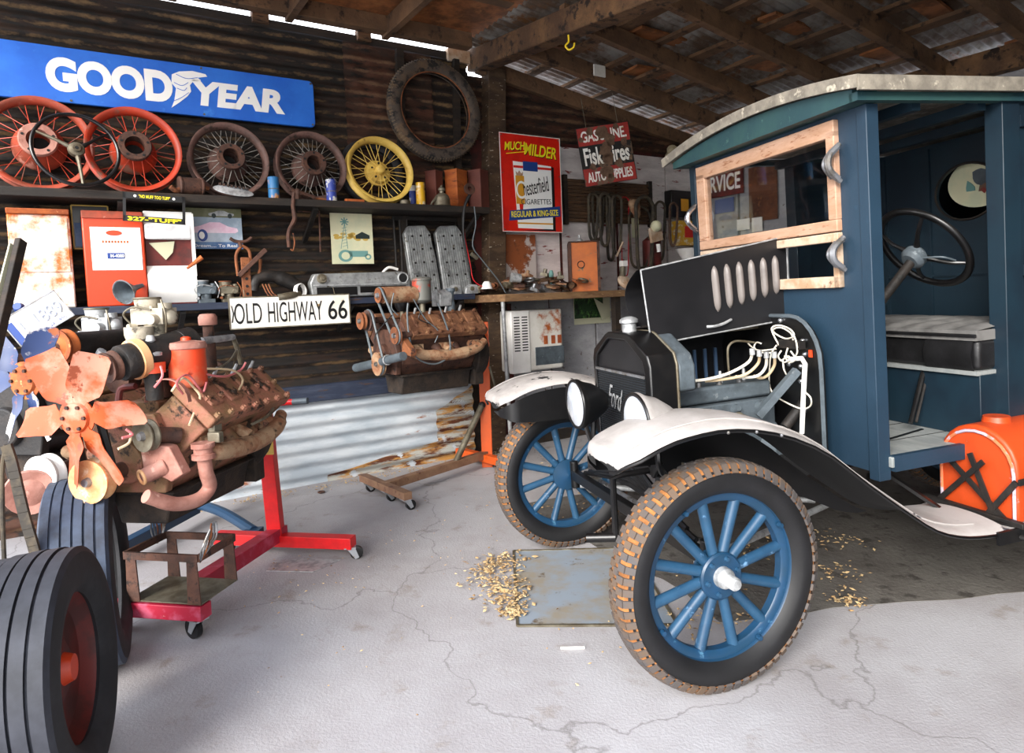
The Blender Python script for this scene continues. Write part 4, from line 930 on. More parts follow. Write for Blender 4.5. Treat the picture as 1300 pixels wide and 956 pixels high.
mb().cyl(wp + V((0, .02, 0)), wp + V((.06, .1, -.02)), .03).build('pump_shaft', 'rust_dark', t)
# generator with its pulley
g0 = e(152, 462, 1, -.42); g1 = g0 + V((.10, .30, .055))
d = (g1 - g0).normalized()
mb().lathe([(0, 0), (.062, 0), (.066, .006), (.066, .05), (.064, .052), (.064, .24), (.066, .242), (.066, .30), (.05, .31), (0, .31)], g0, d, 32, cap=False).build('generator', 'iron_dark', t)
pulley('generator_pulley', g0 - d * .035, .055, 'rust_dark', t, .035, ax=tuple(-d))
mb().lathe([(.066, 0), (.075, 0), (.075, .03), (.066, .03)], g0 + d * .05, d, 28, closed=True).build('generator_strap', 'pulley_cream', t)
# ignition unit with red collar
q = e(194, 470, 0, .13)
u_ = mb().lathe([(0, -.11), (.03, -.11), (.032, -.02), (.036, -.01), (0, -.01)], q, n=24, cap=False).build('fuel_pump', 'iron_dark', t)
mb().lathe([(.0, -.01), (.043, -.01), (.045, .03), (.0, .03)], q, n=24, cap=False).build('red_collar', 'canister', u_)
mb().lathe([(0, .03), (.034, .03), (.034, .05), (.042, .055), (.042, .066), (.03, .075), (.014, .08), (.013, .105), (.018, .11), (.012, .13), (0, .13)], q, n=24, cap=False).build('cap', 'steel_light', u_)
mb().beam(q + V((0, -.0, .01)), q + V((-.10, -.03, .012)), .03, .02).build('bracket_arm', 'canister', u_)
# red canister
q = e(240, 490, 0, .20); ht = e(240, 432, 0, .20).z - q.z
cn = mb().lathe([(0, -.012), (.03, -.012), (.06, .0), (.068, .012), (.068, ht * .82), (.072, ht * .84), (.072, ht * .9), (.066, ht * .97), (.02, ht), (.018, ht + .012), (.01, ht + .016), (0, ht + .016)], q, n=36, cap=False).build('oil_filter_canister', 'canister', t)
mb().lathe([(.0705, ht * .82), (.0735, ht * .84), (.0735, ht * .9), (.067, ht * .97), (.021, ht + .001), (.0, ht + .002)], q, n=36, cap=False).build('canister_lid', 'pink_pipe', cn)
mb().cyl(q - V((0, 0, .09)), q, .02).build('canister_foot', 'wheel_yellow', cn)
# carburettor on top
q = e(198, 434, 0, .06)
carb('carburettor', '', q, mat('carb_pale', '#b5ab98', .6, .1, '#8d8676', 12, .42, .6, '#4a4438', 18, .56, .64), 'tin', 1.25, parent=t)
q2 = e(200, 440, 0, .05); mb().cyl(q2 + V((0, 0, -.2)), q2 + V((0, 0, .02)), .04).build('riser', 'rust_dark', t)
mb().lathe([(0, 0), (.035, 0), (.05, .05), (.05, .08), (0, .08)], e(178, 445, 0, .05) + V((0, 0, .01)), n=20, cap=False).build('float_bowl', mat('carb_pale', ''), t)
# breather pipe and steel arm
q = e(268, 470, 0, .10)
br = mb().lathe([(0, 0), (.026, 0), (.026, .12), (.022, .125), (.022, .19), (.034, .195), (.036, .21), (.034, .235), (.02, .245), (0, .245)], q, n=24, cap=False).build('breather_pipe', 'rust_dark', t)
mb().lathe([(0, .19), (.036, .195), (.038, .20), (.038, .23), (.030, .242), (0, .246)], q, n=24, cap=False).build('breather_cap', 'pink_pipe', br)
q = e(256, 433, 0, .12); r_ = e(296, 428, 0, .12); s_ = e(306, 462, 0, .12)
mb().tube([q, r_], [.016, .014], smooth=False).build('steel_arm', 'steel_light', t); mb().tube([r_, r_ * .5 + s_ * .5 + V((0, 0, .01)), s_], .011).build('vacuum_tube', 'tin', t)
# exhaust elbow and long pipe
a = [e(258, 575, 0, .3), e(262, 600, 0, .3), e(266, 618, 0, .29), e(252, 634, 0, .27), e(222, 640, 0, .24), e(185, 630, 0, .2)]
mb().tube(a, [.026, .026, .026, .026, .026, .024], 14).build('exhaust_pipe', 'pink_pipe', t)
f_ = e(258, 572, 0, .3); mb().lathe([(.0, -.03), (.042, -.03), (.042, -.012), (.034, -.01), (.034, .01), (.042, .012), (.042, .03), (0, .03)], f_, n=24, cap=False).build('exhaust_flange', 'pink_pipe', t)
# plug wires
W1 = [[(218, 497), (232, 480), (246, 492), (254, 504), (248, 520), (240, 540)], [(232, 500), (224, 486), (238, 476), (252, 492), (258, 498), (262, 485)], [(256, 474), (285, 478), (305, 470), (312, 460)], [(262, 468), (295, 470), (308, 482), (300, 498), (288, 496)], [(196, 492), (206, 478), (204, 465)], [(155, 556), (168, 552), (160, 545)], [(150, 570), (164, 562), (166, 548)]]
for i, w_ in enumerate(W1): mb().tube([e(x, y, 0, .26 + .012 * (k % 2)) for k, (x, y) in enumerate(w_)], .0045, 6).build('plug_wire', 'wire_pink' if i % 3 else 'wire_cream', t)
each('spark_plug', 'steel_light', t, [lambda b, y=y: b.cyl((.20, y, .30), (.225, y, .345), .009, .006, 8) for y in (-.2, -.07, .07, .2)])
mb().tube([(.12, .2, .30), (.2, .12, .40), (.24, -.02, .36), (.22, -.16, .33), (.14, -.26, .36)], .004, 6).build('fuel_line', 'tin', t)
b = mb(); b.box((.06, -.1, .30), (.10, .12, .06)); b.cyl((.06, -.02, .28), (.06, -.02, .36), .02); b.tube([(-.02, .1, .3), (.03, .14, .36), (.1, .16, .33)], .012); b.build('carburettor_flange', 'rust_dark', t, bevel=.004)
mb().tube([(.33, -.02, .10), (.36, .05, .12), (.34, .14, .14)], .006).build('clip_wire', 'tin', t)
for c_, d_ in (((.33, -.27, .10), (.05, .03, .04)), ((.31, -.24, .13), (.03, .05, .03))): mb().box(c_, d_).build('bracket', 'tin', t, bevel=.004)
mb().shell(lambda u, v: (.19 + .09 * math.cos(PI * u), -.345 + .02 * v, .245 + .085 * math.sin(PI * u)), 12, 2, (0, 0, .004)).build('water_jacket_rim', 'pink_pipe', t)
mb().cyl((-.02, -.33, .33), (-.02, -.26, .33), .05, n=20).build('water_neck', 'rust_dark', t)
# radiator hose loop on the near front
mb().tube([e(148, 540, 1, -.38), e(150, 515, 1, -.38), (.02, -.36, .30), e(172, 490, 1, -.36)], .012).build('hose', 'red_dark', t)
# ---- engine behind it
E2 = Frame((-2.02, 3.12, .86), math.radians(-13))
t = thing('car_engine', 'dark engine with blue and white fan behind the orange-fan engine', 'engine', E2)
v8(t, 'rust_dark', 'iron_dark', 'engine_dark', 'rust_dark')
fc = E2.at(32, 483, 1, -.56); fan(t, fc, .235, [132, 58, 0, 292, 245, 180], mat('fan_white', '#22355e', .5, 0, '#dcd8d2', 5, .50, .56, '#8a4a24', 9, .58, .64), 'rust_bright', -.6, wide=.6)
mb().cyl(fc + V((0, .01, 0)), (fc.x, -.3, fc.z), .03).build('fan_shaft', 'rust_dark', t)
cp = E2.at(58, 602, 1, -.5); pulley('crank_pulley', cp, .075, 'white_enamel', t, .05)
mb().cyl(cp, (cp.x, -.3, cp.z), .03).build('crank_nose', 'rust_dark', t)
cp = E2.at(78, 440, 1, -.30); pulley('generator_pulley', cp, .07, 'rust_bright', t, .05)
mb().cyl(cp, (cp.x, .05, cp.z), .055).build('generator', 'iron_dark', t)
q = E2.at(132, 440, 0, .10); carb('carburettor', '', q, 'steel_light', 'tin', 1.3, parent=t)
mb().cyl(q - V((0, 0, .2)), q + V((0, 0, .02)), .045).build('riser', 'iron_dark', t)
a = E2.at(112, 475, 1, -.2); c_ = E2.at(130, 445, 1, -.2); mb().tube([a, c_], .018, smooth=False).build('filler_tube', 'steel_light', t)

# ---- engine on the orange stand
E3 = Frame((-.60, 4.79, .95), math.atan2(-.8, .6))
t = thing('car_engine', 'brown rusted V8 engine with belts on the orange stand by the wall', 'engine', E3)
v8(t, 'engine_orange', 'rust_dark', 'engine_dark', 'engine_tan')
e = lambda px, py, ax, v: E3.at(px, py, ax, v)
Y0 = -.40
P1 = e(478, 350, 1, Y0); P2 = e(468, 407, 1, Y0); P3 = e(481, 462, 1, Y0); P4 = e(503, 426, 1, Y0)
P1 = e(482, 375, 1, Y0)
pulley('generator_pulley', P1, .05, 'rust', t, .03); pulley('idler_pulley', P2 + V((0, -.05, 0)), .058, 'rust', t, .03)
pulley('fan_pulley', P2, .072, 'wheel_brown', t, .03); pulley('crank_pulley', P3, .078, 'engine_tan', t, .035); pulley('water_pump_pulley', P4, .055, 'rust', t, .03)
belt(P2, .07, P3, .072, 'wire_grey', t, .016); belt(P1, .048, P4, .05, 'wire_grey', t, .016)
for p in (P1, P2, P3, P4): mb().cyl(p, (p.x, -.3, p.z), .022).build('shaft', 'rust_dark', t)
mb().cyl(P1 + V((0, .02, 0)), P1 + V((0, .26, .0)), .055, n=24).build('generator', 'engine_tan', t)
c_ = e(470, 464, 1, Y0 - .04); c2 = e(512, 450, 1, -.34)
b = mb().cyl(e(452, 467, 1, Y0 + .03), e(486, 459, 1, Y0 + .03), .03, n=16).cyl(e(485, 459, 1, Y0 - .02), e(512, 452, 1, Y0), .028, n=16); b.build('coolant_pipe', 'iron_grey', t)
mb().ring(.031, .004, e(492, 457, 1, Y0 - .02), (1, 0, .1), 20, 6).build('hose_clamp', 'steel_light', t)
b = mb().prism([(P4.x + .02, P4.z - .02), (P4.x + .13, P4.z - .10), (P4.x + .12, P4.z - .13), (P4.x + .0, P4.z - .12)], -.37, -.33); b.build('pump_casting', 'rust', t, bevel=.004)
q = e(511, 395, 0, .08); mb().lathe([(0, -.0), (.03, 0), (.05, .03), (.052, .08), (.03, .095), (0, .095)], q, n=24, cap=False).build('distributor', 'black', t)
mb().cyl(q - V((0, 0, .14)), q, .018).build('distributor_shaft', 'tin', t)
q = e(536, 383, 0, .12); ht = e(536, 352, 0, .12).z - q.z
cn = mb().lathe([(0, -.012), (.03, -.012), (.055, 0), (.064, .012), (.064, ht * .85), (.07, ht * .87), (.07, ht * .93), (.055, ht), (0, ht + .004)], q, n=32, cap=False).build('oil_filter_canister', mat('canister_worn', '#6d6e68', .6, .2, '#a8402c', 7, .5, .56, '#3a342c', 12, .6, .66), t)
mb().cyl(q - V((0, 0, .1)), q, .02).build('canister_foot', 'tin', cn)
q = e(560, 378, 0, .05)
mb().prism([(q.x - .05, q.z - .06), (q.x - .05, q.z + .03), (q.x + .02, q.z + .06), (q.x + .07, q.z + .02), (q.x + .06, q.z - .06)], q.y - .05, q.y + .05).build('intake_riser', 'steel_light', t, bevel=.006)
q = e(572, 375, 0, .08); mb().lathe([(0, -.14), (.028, -.14), (.03, -.05), (.024, -.04), (.024, .02), (.034, .03), (.034, .05), (0, .05)], q, n=20, cap=False).build('breather_pipe', 'iron_grey', t)
wr = [[(518, 385), (517, 400), (520, 430), (530, 455), (553, 462), (570, 450), (570, 425), (560, 395), (556, 385)], [(525, 380), (540, 405), (556, 420), (552, 435)], [(500, 372), (497, 390), (505, 400)], [(535, 395), (532, 405), (548, 412)], [(498, 400), (480, 420), (475, 432)]]
for i, w_ in enumerate(wr): mb().tube([e(x, y, 0, .33 - .0 * k) for k, (x, y) in enumerate(w_)], .006 if i == 0 else .004, 6).build('wire', 'wire_grey' if i < 3 else 'wire_black', t)
each('spark_plug', 'steel_light', t, [lambda b, p=e(x, y, 0, .24): b.cyl(p, p + V((.02, 0, .035)), .008, n=8) for x, y in ((526, 398), (545, 398), (565, 396), (583, 394))])

# ---- red stand
def bar(b, p, q, w=.07, h=.07): b.beam(p, q, w, h)
def caster(parent, p, ang, m='caster_metal', r=.042):
    """small swivel wheel under z"""
    b = mb(); b.T = Matrix.Translation(V(p)) @ Matrix.Rotation(ang, 4, 'Z')
    b.box((0, 0, .0), (.06, .06, .006))
    for s in (-1, 1): b.prism([(-.02, 0), (.025, 0), (.045, -.055), (.025, -.062)], s * .018 - .0015, s * .018 + .0015)
    f_ = b.build('caster_fork', m, parent)
    b = mb(); b.T = Matrix.Translation(V(p)) @ Matrix.Rotation(ang, 4, 'Z'); b.lathe([(0, -.012), (.02, -.014), (r, -.012), (r, .012), (.02, .014), (0, .012)], (.032, 0, -(p[2] - r)), (0, 1, 0), 24, cap=False)
    b.build('caster_wheel', 'black', f_)
def G(x, y): p = floor_at(x, y); return p
PB = V((-1.30, 3.58, 0)); pf = V((-1.48, 2.72, 0)); dl = (pf - PB).normalized(); dx = V((-dl.y, dl.x, 0))
if dx.x < 0: dx = -dx
t = thing('engine_stand', 'bright red wheeled engine stand with a yellow sticker on its post', 'engine stand', None, PB)
T_ = lambda v: V(v) - PB
zb = .12
b = mb(); b.beam(T_((PB.x, PB.y, .08)), T_((PB.x - .035, PB.y + .01, .88)), .075, .065, (0, 1, 0)); post = b.build('post', 'stand_red', t, bevel=.003)
mb().box(T_((PB.x - .0, PB.y - .034, .60)), (.05, .002, .085)).build('yellow_sticker', 'wheel_yellow', post)
mb().beam(T_(V((PB.x, PB.y, zb)) + dl * -.05), T_(V((pf.x, pf.y, zb)) ), .075, .07).build('centre_leg', 'stand_red_dusty', t, bevel=.003)
b = mb(); fc_ = V((pf.x, pf.y, zb - .0)); b.beam(T_(fc_ - dx * .21), T_(fc_ + dx * .21), .07, .06); fcb = b.build('front_crossbar', 'stand_red_dusty', t, bevel=.003)
b = mb(); fb = V((PB.x, PB.y, zb - .03)); b.beam(T_(fb - dx * .36), T_(fb + dx * .44), .07, .06); rcb = b.build('rear_crossbar', 'stand_red', t, bevel=.003)
for p, par, a in ((fc_ - dx * .19, fcb, 2.2), (fc_ + dx * .17, fcb, 2.6), (fb + dx * .42, rcb, .2), (fb - dx * .33, rcb, .6)):
    q = T_(p); q.z = .085 if par is fcb else .065; b0 = q
    caster(par, (b0.x, b0.y, q.z), a, r=.042 if par is fcb else .033)
mb().cyl(T_(E1.M @ V((0, .43, .05))), T_(E1.M @ V((0, .66, .08))), .05).build('mounting_head', 'stand_red', t)
mb().lathe([(0, -.01), (.14, -.01), (.14, .01), (0, .01)], T_(E1.M @ V((0, .45, .05))), E1.M.to_3x3() @ V((0, 1, 0)), 24, cap=False).build('mounting_plate', 'iron_dark', t)
h0 = V((PB.x + .02, PB.y - .04, .83)); b = mb().cyl(T_(h0), T_(h0 + V((.13, -.02, .005))), .016); hd = b.build('handle', 'stand_red', t)
mb().cyl(T_(h0 + V((.13, -.02, .005))), T_(h0 + V((.21, -.03, .01))), .017).build('grip', 'iron_grey', hd)
mb().cyl(T_(h0 - V((.04, 0, 0))), T_(h0 + V((.02, 0, 0))), .04, .028).build('boss', 'stand_red', hd)
# wire-tied battery tray standing on the stand
c_ = V((-1.42, 2.80, .158)); R = RZ(math.atan2(dl.y, dl.x) + PI / 2)
t = thing('battery_tray', 'rusty angle-iron tray frame tied with wire, sitting on the red stand legs', 'tray', None, c_, R=R)
w2, d2, hh = .17, .12, .19
mb().bb((-w2, -d2, 0), (w2, d2, .005)).build('base_sheet', 'tin', t)
b = mb()
for a, c in (((-w2, -d2), (w2, -d2)), ((w2, -d2), (w2, d2)), ((w2, d2), (-w2, d2)), ((-w2, d2), (-w2, -d2))): b.beam((a[0], a[1], hh), (c[0], c[1], hh), .012, .03)
b.build('top_frame', 'rust_dark', t)
each('upright', 'rust_dark', t, [lambda b, x=x, y=y: b.prism([(x - .03, 0), (x + .03, 0), (x + .022, hh), (x - .022, hh)], y - .003, y + .003) for x, y in ((-w2 + .03, -d2), (w2 - .03, -d2), (-w2 + .03, d2), (w2 - .03, d2))])
for s, dy in ((-1, .1), (1, -.08)):
    for k in range(3): mb().tube([(s * w2, dy, hh), (s * w2 + s * .02 + .012 * k, dy + .02, hh + .07), (s * w2 + s * .04, dy + .01 * k, hh + .13), (s * w2 + s * .02, dy - .02 * k, hh + .04), (s * w2, dy - .03, hh - .02)], .0035, 5).build('tie_wire', 'steel' if k else 'rust', t)
# ---- blue stand
PBl = floor_at(250, 665); PBl = V((PBl.x, PBl.y, 0))
t = thing('engine_stand', 'dark blue engine stand behind the red one', 'engine stand', None, PBl)
T_ = lambda v: V(v) - PBl
mb().beam(T_((PBl.x, PBl.y, .08)), T_((PBl.x, PBl.y, .85)), .06, .06, (0, 1, 0)).build('post', 'stand_blue', t, bevel=.003)
a = floor_at(135, 705, .1); mb().beam(T_((PBl.x, PBl.y, .1)), T_(a), .06, .06).build('centre_leg', 'stand_blue', t, bevel=.003)
a = floor_at(322, 672, .10); c_ = V(PBl) * 2 - V(a)
cb = mb().tube([T_((PBl.x, PBl.y, .13)), T_(V((PBl.x, PBl.y, .14)) * .5 + V((a.x, a.y, .13)) * .5), T_((a.x, a.y, .09))], .03, 10).build('rear_crossbar', 'stand_blue', t)
mb().box(T_((a.x, a.y, .07)), (.09, .07, .07)).build('foot_bracket', 'stand_blue', t, bevel=.004)
mb().cyl(T_((a.x + .03, a.y - .05, .045)), T_((a.x + .035, a.y - .02, .045)), .045, n=24).build('wheel', 'black', t)
mb().cyl(T_(E2.M @ V((0, .43, 0))), T_((PBl.x, PBl.y, .83)), .045).build('mounting_head', 'stand_blue', t)
caster(cb, tuple(T_((2 * PBl.x - a.x, 2 * PBl.y - a.y, .08))), .4)
# ---- orange stand
PBo = floor_at(619, 592); PBo = V((PBo.x, PBo.y, 0)); xbar0 = floor_at(461, 606, .1); xbar1 = floor_at(518, 630, .1)
t = thing('engine_stand', 'orange and rust-brown engine stand against the wall post', 'engine stand', None, PBo)
T_ = lambda v: V(v) - PBo
mb().beam(T_((PBo.x, PBo.y, .0)), T_((PBo.x + .01, PBo.y, 1.15)), .085, .07, (0, 1, 0)).build('post', 'stand_orange', t, bevel=.003)
mid = (xbar0 + xbar1) / 2
lg = mb().beam(T_((PBo.x, PBo.y, .1)), T_(mid), .06, .055).build('centre_leg', 'stand_brown', t, bevel=.003)
xb_ = mb().beam(T_(xbar0), T_(xbar1), .06, .05).build('front_crossbar', 'stand_brown', t, bevel=.003)
for p in (xbar0 * .93 + xbar1 * .07, xbar0 * .05 + xbar1 * .95, xbar0 * .45 + xbar1 * .55):
    q = T_(p); caster(xb_, (q.x, q.y, .075), .6, r=.033)
q0 = T_(V((PBo.x - .02, PBo.y - .05, .50))); q1 = T_(V((PBo.x, PBo.y, .12)) * .66 + mid * .34)
mb().cyl(q0, q1, .024, n=14).build('brace', 'tin', t); mb().ball(q0, .028).build('brace_bolt', 'iron_dark', t)
ra = floor_at(582, 573, .08); rb = floor_at(652, 590, .08); mb().beam(T_(ra), T_(rb), .06, .06).build('rear_crossbar', 'stand_orange', t, bevel=.003)
mb().cyl(T_(E3.M @ V((0, .42, .0))), T_((PBo.x, PBo.y, .98)), .05).build('mounting_head', 'stand_orange', t)
b = mb(); b.tube([(.05, -.05, .8), (.07, -.06, .72), (.09, -.05, .62), (.06, -.05, .60)], .009); b.build('lock_lever', 'tin', t); mb().cyl((.0, -.05, .97), (.0, .05, .97), .055).build('collar', 'stand_orange', t)
b = mb(); b.ball((0, -.02, 1.05), (.05, .05, .04)); b.build('cap', 'stand_orange', t)

# ---- the two lorry tyres at the left
def road_tyre(name, label, c, axis, R0, w, m_tread, m_side, hub=None, grooves=5):
    t = thing(name, label, 'tyre', None, c)
    h = w / 2; pr = [(R0 * .60, -h * .72), (R0 * .66, -h * .9), (R0 * .8, -h), (R0 * .93, -h * .93)]
    n = grooves
    side2 = [(r, -z) for r, z in reversed(pr)]
    tr = []
    for i in range(n + 1):
        a = -h * .88 + (2 * h * .88) * i / (n + 1) ; z = -h * .88 + (2 * h * .88) * (i + 1) / (n + 1); gw = .0035
        if i: tr += [(R0 - .014, a - gw), (R0 - .014, a + gw)]
        cr = R0 - .012 * abs((a + z) / 2 / h) ** 2
        tr += [(cr, a + gw), (cr, z - gw)]
    inner = [(R0 * .62, h * .6), (R0 * .8, h * .85), (R0 * .9, h * .7), (R0 * .9, -h * .7), (R0 * .8, -h * .85), (R0 * .62, -h * .6)]
    b = mb(); b.lathe([pr[-1]] + tr + [side2[0]], ax=axis, n=72, cap=False); b.build('tread', m_tread, t, sharp=30)
    b = mb(); b.lathe(side2 + inner + pr, ax=axis, n=72, cap=False)
    b.build('sidewall', m_side, t, sharp=40)
    if hub:
        b = mb(); b.lathe([(R0 * .62, h * .66), (R0 * .60, h * .5), (R0 * .52, h * .3), (R0 * .3, h * .25), (R0 * .2, h * .4), (0, h * .4)], ax=axis, n=48, cap=False); b.lathe([(R0 * .62, -h * .66), (R0 * .60, -h * .5), (R0 * .2, -h * .2), (0, -h * .2)], ax=axis, n=48, cap=False)
        d = b.build('rim_disc', hub, t)
        a = V(axis).normalized(); mb().cyl(a * h * .4, a * h * .62, .045, .035, 20).build('hub_cap', 'orange_paint', d)
    return t
road_tyre('lorry_tyre', 'worn ribbed tyre standing upright below the orange fan', (-1.63, 2.52, .362), (.90, .43, .03), .36, .225, 'rubber_blue', 'rubber_side', None, 5)
road_tyre('lorry_tyre', 'nearest ribbed tyre with a dark red rim disc, in front of the other', (-1.34, 1.85, .335), (.945, .31, .05), .335, .225, 'rubber', 'rubber_side', 'red_dark', 4)
# belts, stick and hub at the far left
def wp_(px, py, y):
    d = ray(px, py); return CAM + d * (y / d.y)
t = thing('drive_belt', 'long ribbed rubber belt hanging in a loop at the left edge', 'belt', None, wp_(8, 565, 2.2))
o = wp_(8, 565, 2.2); q = lambda x, y, z=2.2: wp_(x, y, z) - o
b = mb()
def strip(b, pts, w, th):
    P = catmull([V(p) for p in pts], 6)
    for i in range(len(P) - 1): b.beam(P[i], P[i + 1] + (P[i + 1] - P[i]) * .04, w, th, (1, 0, .0))
strip(b, [q(8, 565), q(16, 590), q(30, 650), q(48, 715), q(60, 790)], .01, .035); b.build('strap', 'belt', t)
mb().tube([q(8, 565, 2.21), q(3, 600, 2.21), q(4, 680, 2.21), q(8, 760, 2.21)], .007).build('edge', 'belt', t)
t = thing('wooden_pole', 'dark split timber with a pale red-edged face leaning at the far left', 'timber', None, (0, 0, 0))
b = mb(); a = wp_(27, 305, 2.55); c_ = wp_(-12, 470, 2.35); b.beam(c_, a, .022, .04, (0, 1, 0)); b.build('timber', 'wood_dark', t, bevel=.003)
b = mb(); b.beam(c_ + V((-.022, -.01, 0)), a + V((-.022, -.01, -.02)), .006, .045, (0, 1, 0)); b.build('pale_face', 'paper', t)
o = wp_(38, 625, 2.5); t = thing('pump_pulley', 'pink painted round pulley beside the hanging belt', 'pulley', None, o)
mb().lathe([(0, .02), (.03, .02), (.05, .01), (.08, .02), (.085, .0), (.08, -.02), (0, -.02)], ax=(.6, -1, 0), n=28, cap=False).build('disc', 'pink_pipe', t)
# ------------------------------------------------------------------ right of the post: signs, bench, belts
def sign_panel(name, label, px, off, m, th=.006):
    """px: four image corners TL TR BR BL -> a flat panel standing off the wall"""
    P = [wl(x, y, o) for (x, y), o in zip(px, off)]
    o_ = sum(P, V()) / 4
    return P, o_
# Chesterfield
P = [wl(x, y, .05) for x, y in ((622, 170), (700, 180), (706, 297), (632, 296))]
cx = sum(p.x for p in P) / 4; cz = sum(p.z for p in P) / 4
w_ = ((P[1].x - P[0].x) + (P[2].x - P[3].x)) / 2; h_ = ((P[0].z - P[3].z) + (P[1].z - P[2].z)) / 2
t = thing('advertising_sign', 'red metal sign reading MUCH MILDER with a white cigarette pack, on the post', 'sign', W, (cx, -.16, cz), R=RY(.0))
mb().bb((-w_ / 2, -.003, -h_ / 2), (w_ / 2, .003, h_ / 2)).build('panel', 'sign_red', t, bevel=.002)
b = mb()
for s in (-1, 1): b.bb((-w_ / 2, -.005, s * (h_ / 2 - .003) - .003), (w_ / 2, -.002, s * (h_ / 2 - .003) + .003)).bb((s * (w_ / 2 - .003) - .003, -.005, -h_ / 2), (s * (w_ / 2 - .003) + .003, -.002, h_ / 2))
b.build('white_border', 'plate_white', t)
R0 = RY(-.10)
for (sx, sz) in ((.005, -.006), (0, 0)):
    m = 'sign_black' if sx else 'sign_yellow'; y = -.0035 if sx else -.0048
    lettering('MUCH', h_ * .085, w_ * .34, m, t, (-w_ * .26 + sx, y, h_ * .375 + sz), R=RY(-.08), bold=.02, shear=.25)
    lettering('MILDER', h_ * .12, w_ * .54, m, t, (w_ * .16 + sx, y, h_ * .345 + sz), R=RY(.06), bold=.02, shear=.15)
mb().beam((-w_ * .40, -.0045, h_ * .29), (-w_ * .10, -.0045, h_ * .325), .006, .006, (0, 1, 0)).build('underline', 'sign_yellow', t)
x0, x1, z0, z1 = -w_ * .30, w_ * .33, -h_ * .46, h_ * .22
mb().prism([(x0 + .05, z0 - .02), (x1 + .03, z0 - .02), (x1 + .03, z1 - .03), (x1, z1 - .02), (x1, z0)], -.0042, -.003).build('pack_shadow', 'sign_black', t)
pk = mb().prism([(x0 + .03, z0), (x1, z0 - .005), (x1 - .0, z1 - .02), (x0, z1)], -.0055, -.0035).build('cigarette_pack', 'sign_white', t)
mb().bb((x0 + .003, -.0066, z1 - .055), (x1, -.0054, z1 - .035)).build('red_band', 'sign_red', pk)
mb().bb((x0 + w_ * .16, -.0074, z1 - .075), (x0 + w_ * .40, -.0054, z1 + .005)).build('tax_stamp', 'sign_navy', pk)
mb().bb((x0 + .02, -.0068, z1 - .36), (x0 + w_ * .17, -.0054, z1 - .12)).build('gold_emblem', 'sign_gold', pk)
mb().prism([(x0 + .03, z1 - .12), (x0 + .025, z1 - .085), (x0 + .045, z1 - .10), (x0 + .06, z1 - .075), (x0 + .08, z1 - .10), (x0 + .10, z1 - .085), (x0 + .095, z1 - .12)], -.0066, -.0054).build('crown', 'wood_raw', pk)
mb().prism([(x0 + .05, z1 - .36), (x0 + .09, z1 - .36), (x0 + .08, z1 - .47), (x0 + .07, z1 - .50), (x0 + .06, z1 - .47)], -.0066, -.0054).build('tassel', 'sign_red', pk)
lettering('C', .15, .09, 'sign_white', pk, (x0 + .065, -.0076, z1 - .24), bold=.0)
lettering('hesterfield', .13, w_ * .44, 'sign_black', pk, (x0 + w_ * .36, -.0064, z1 - .20), R=RY(-.22), shear=.2)
lettering('CIGARETTES', .045, w_ * .5, 'dark_ink', pk, (x0 + w_ * .36, -.0064, z1 - .335), R=RY(-.04))
mb().bb((x0 + .02, -.0066, z0 + .035), (x1, -.0054, z0 + .048)).build('gold_band', 'sign_gold', pk)
bn = mb().prism([(-w_ * .40, z0 + .06), (-w_ * .38, z0 + .145), (w_ * .46, z0 + .20), (w_ * .46, z0 + .11)], -.009, -.006).build('banner', 'sign_navy', t)
lettering('REGULAR & KING-SIZE', .052, w_ * .78, 'sign_yellow', bn, (w_ * .03, -.0095, z0 + .128), R=RY(-.062), bold=.012)
for sx, sz in ((-1, 1), (1, 1), (-1, -1), (1, -1), (-1, .2), (1, .2)): mb().cyl((sx * (w_ / 2 - .02), -.003, sz * (h_ / 2 - .02)), (sx * (w_ / 2 - .02), -.006, sz * (h_ / 2 - .02)), .006, n=8).build('screw', 'tin', t)
mb().bb((-w_ / 2 + .02, .003, -.2), (w_ / 2 - .02, .12, .2)).build('backing_board', 'wood_old', t)
b = mb(); b.bb((.21, -.06, 1.40), (.62, -.021, 1.88)); o = b.build('plywood_panel', mat('panel_strip', '#c0b4ae', .7, 0, '#8a4a24', 3, .5, .53, '#6b3a20', 9, .6, .66), M=W.M); tag(o, 'patchy white and bare brown board fixed below the red cigarette sign', 'board')
# gasoline sign, hung from the roof and turned a little
pc = [(735, 166), (804, 151), (803, 230), (738, 236)]
A = [wl(pc[0][0], pc[0][1], .45), wl(pc[1][0], pc[1][1], .62), wl(pc[2][0], pc[2][1], .62), wl(pc[3][0], pc[3][1], .45)]
cx = sum((p for p in A), V()) / 4; ax_ = (A[1] + A[2] - A[0] - A[3]) / 2; yaw = math.atan2(ax_.y, ax_.x); w_ = V((ax_.x, ax_.y, 0)).length; rl = math.atan2(ax_.z, w_)
h_ = ((A[0].z - A[3].z) + (A[1].z - A[2].z)) / 2
t = thing('advertising_sign', 'rust-flaked red and black sign reading GASOLINE, FISK TIRES, AUTO SUPPLIES, hanging from the roof', 'sign', W, cx, R=RZ(yaw) @ RY(-rl))
mb().bb((-w_ / 2, -.002, -h_ / 2), (w_ / 2, .002, h_ / 2)).build('panel', 'fis_black', t)
mb().bb((-w_ / 2 + .005, -.0032, h_ * .19), (w_ / 2 - .005, -.002, h_ / 2 - .005)).build('red_band', 'fis_red', t)
mb().bb((-w_ / 2 + .005, -.0032, -h_ / 2 + .005), (w_ / 2 - .005, -.002, -h_ * .2)).build('red_band', M_['fis_red'], t)
lettering('GASOLINE.', h_ * .19, w_ * .86, 'plate_white', t, (0, -.0035, h_ * .34), bold=.02)
lettering('Fisk Tires', h_ * .30, w_ * .86, 'plate_white', t, (0, -.0025, -.0), bold=.025)
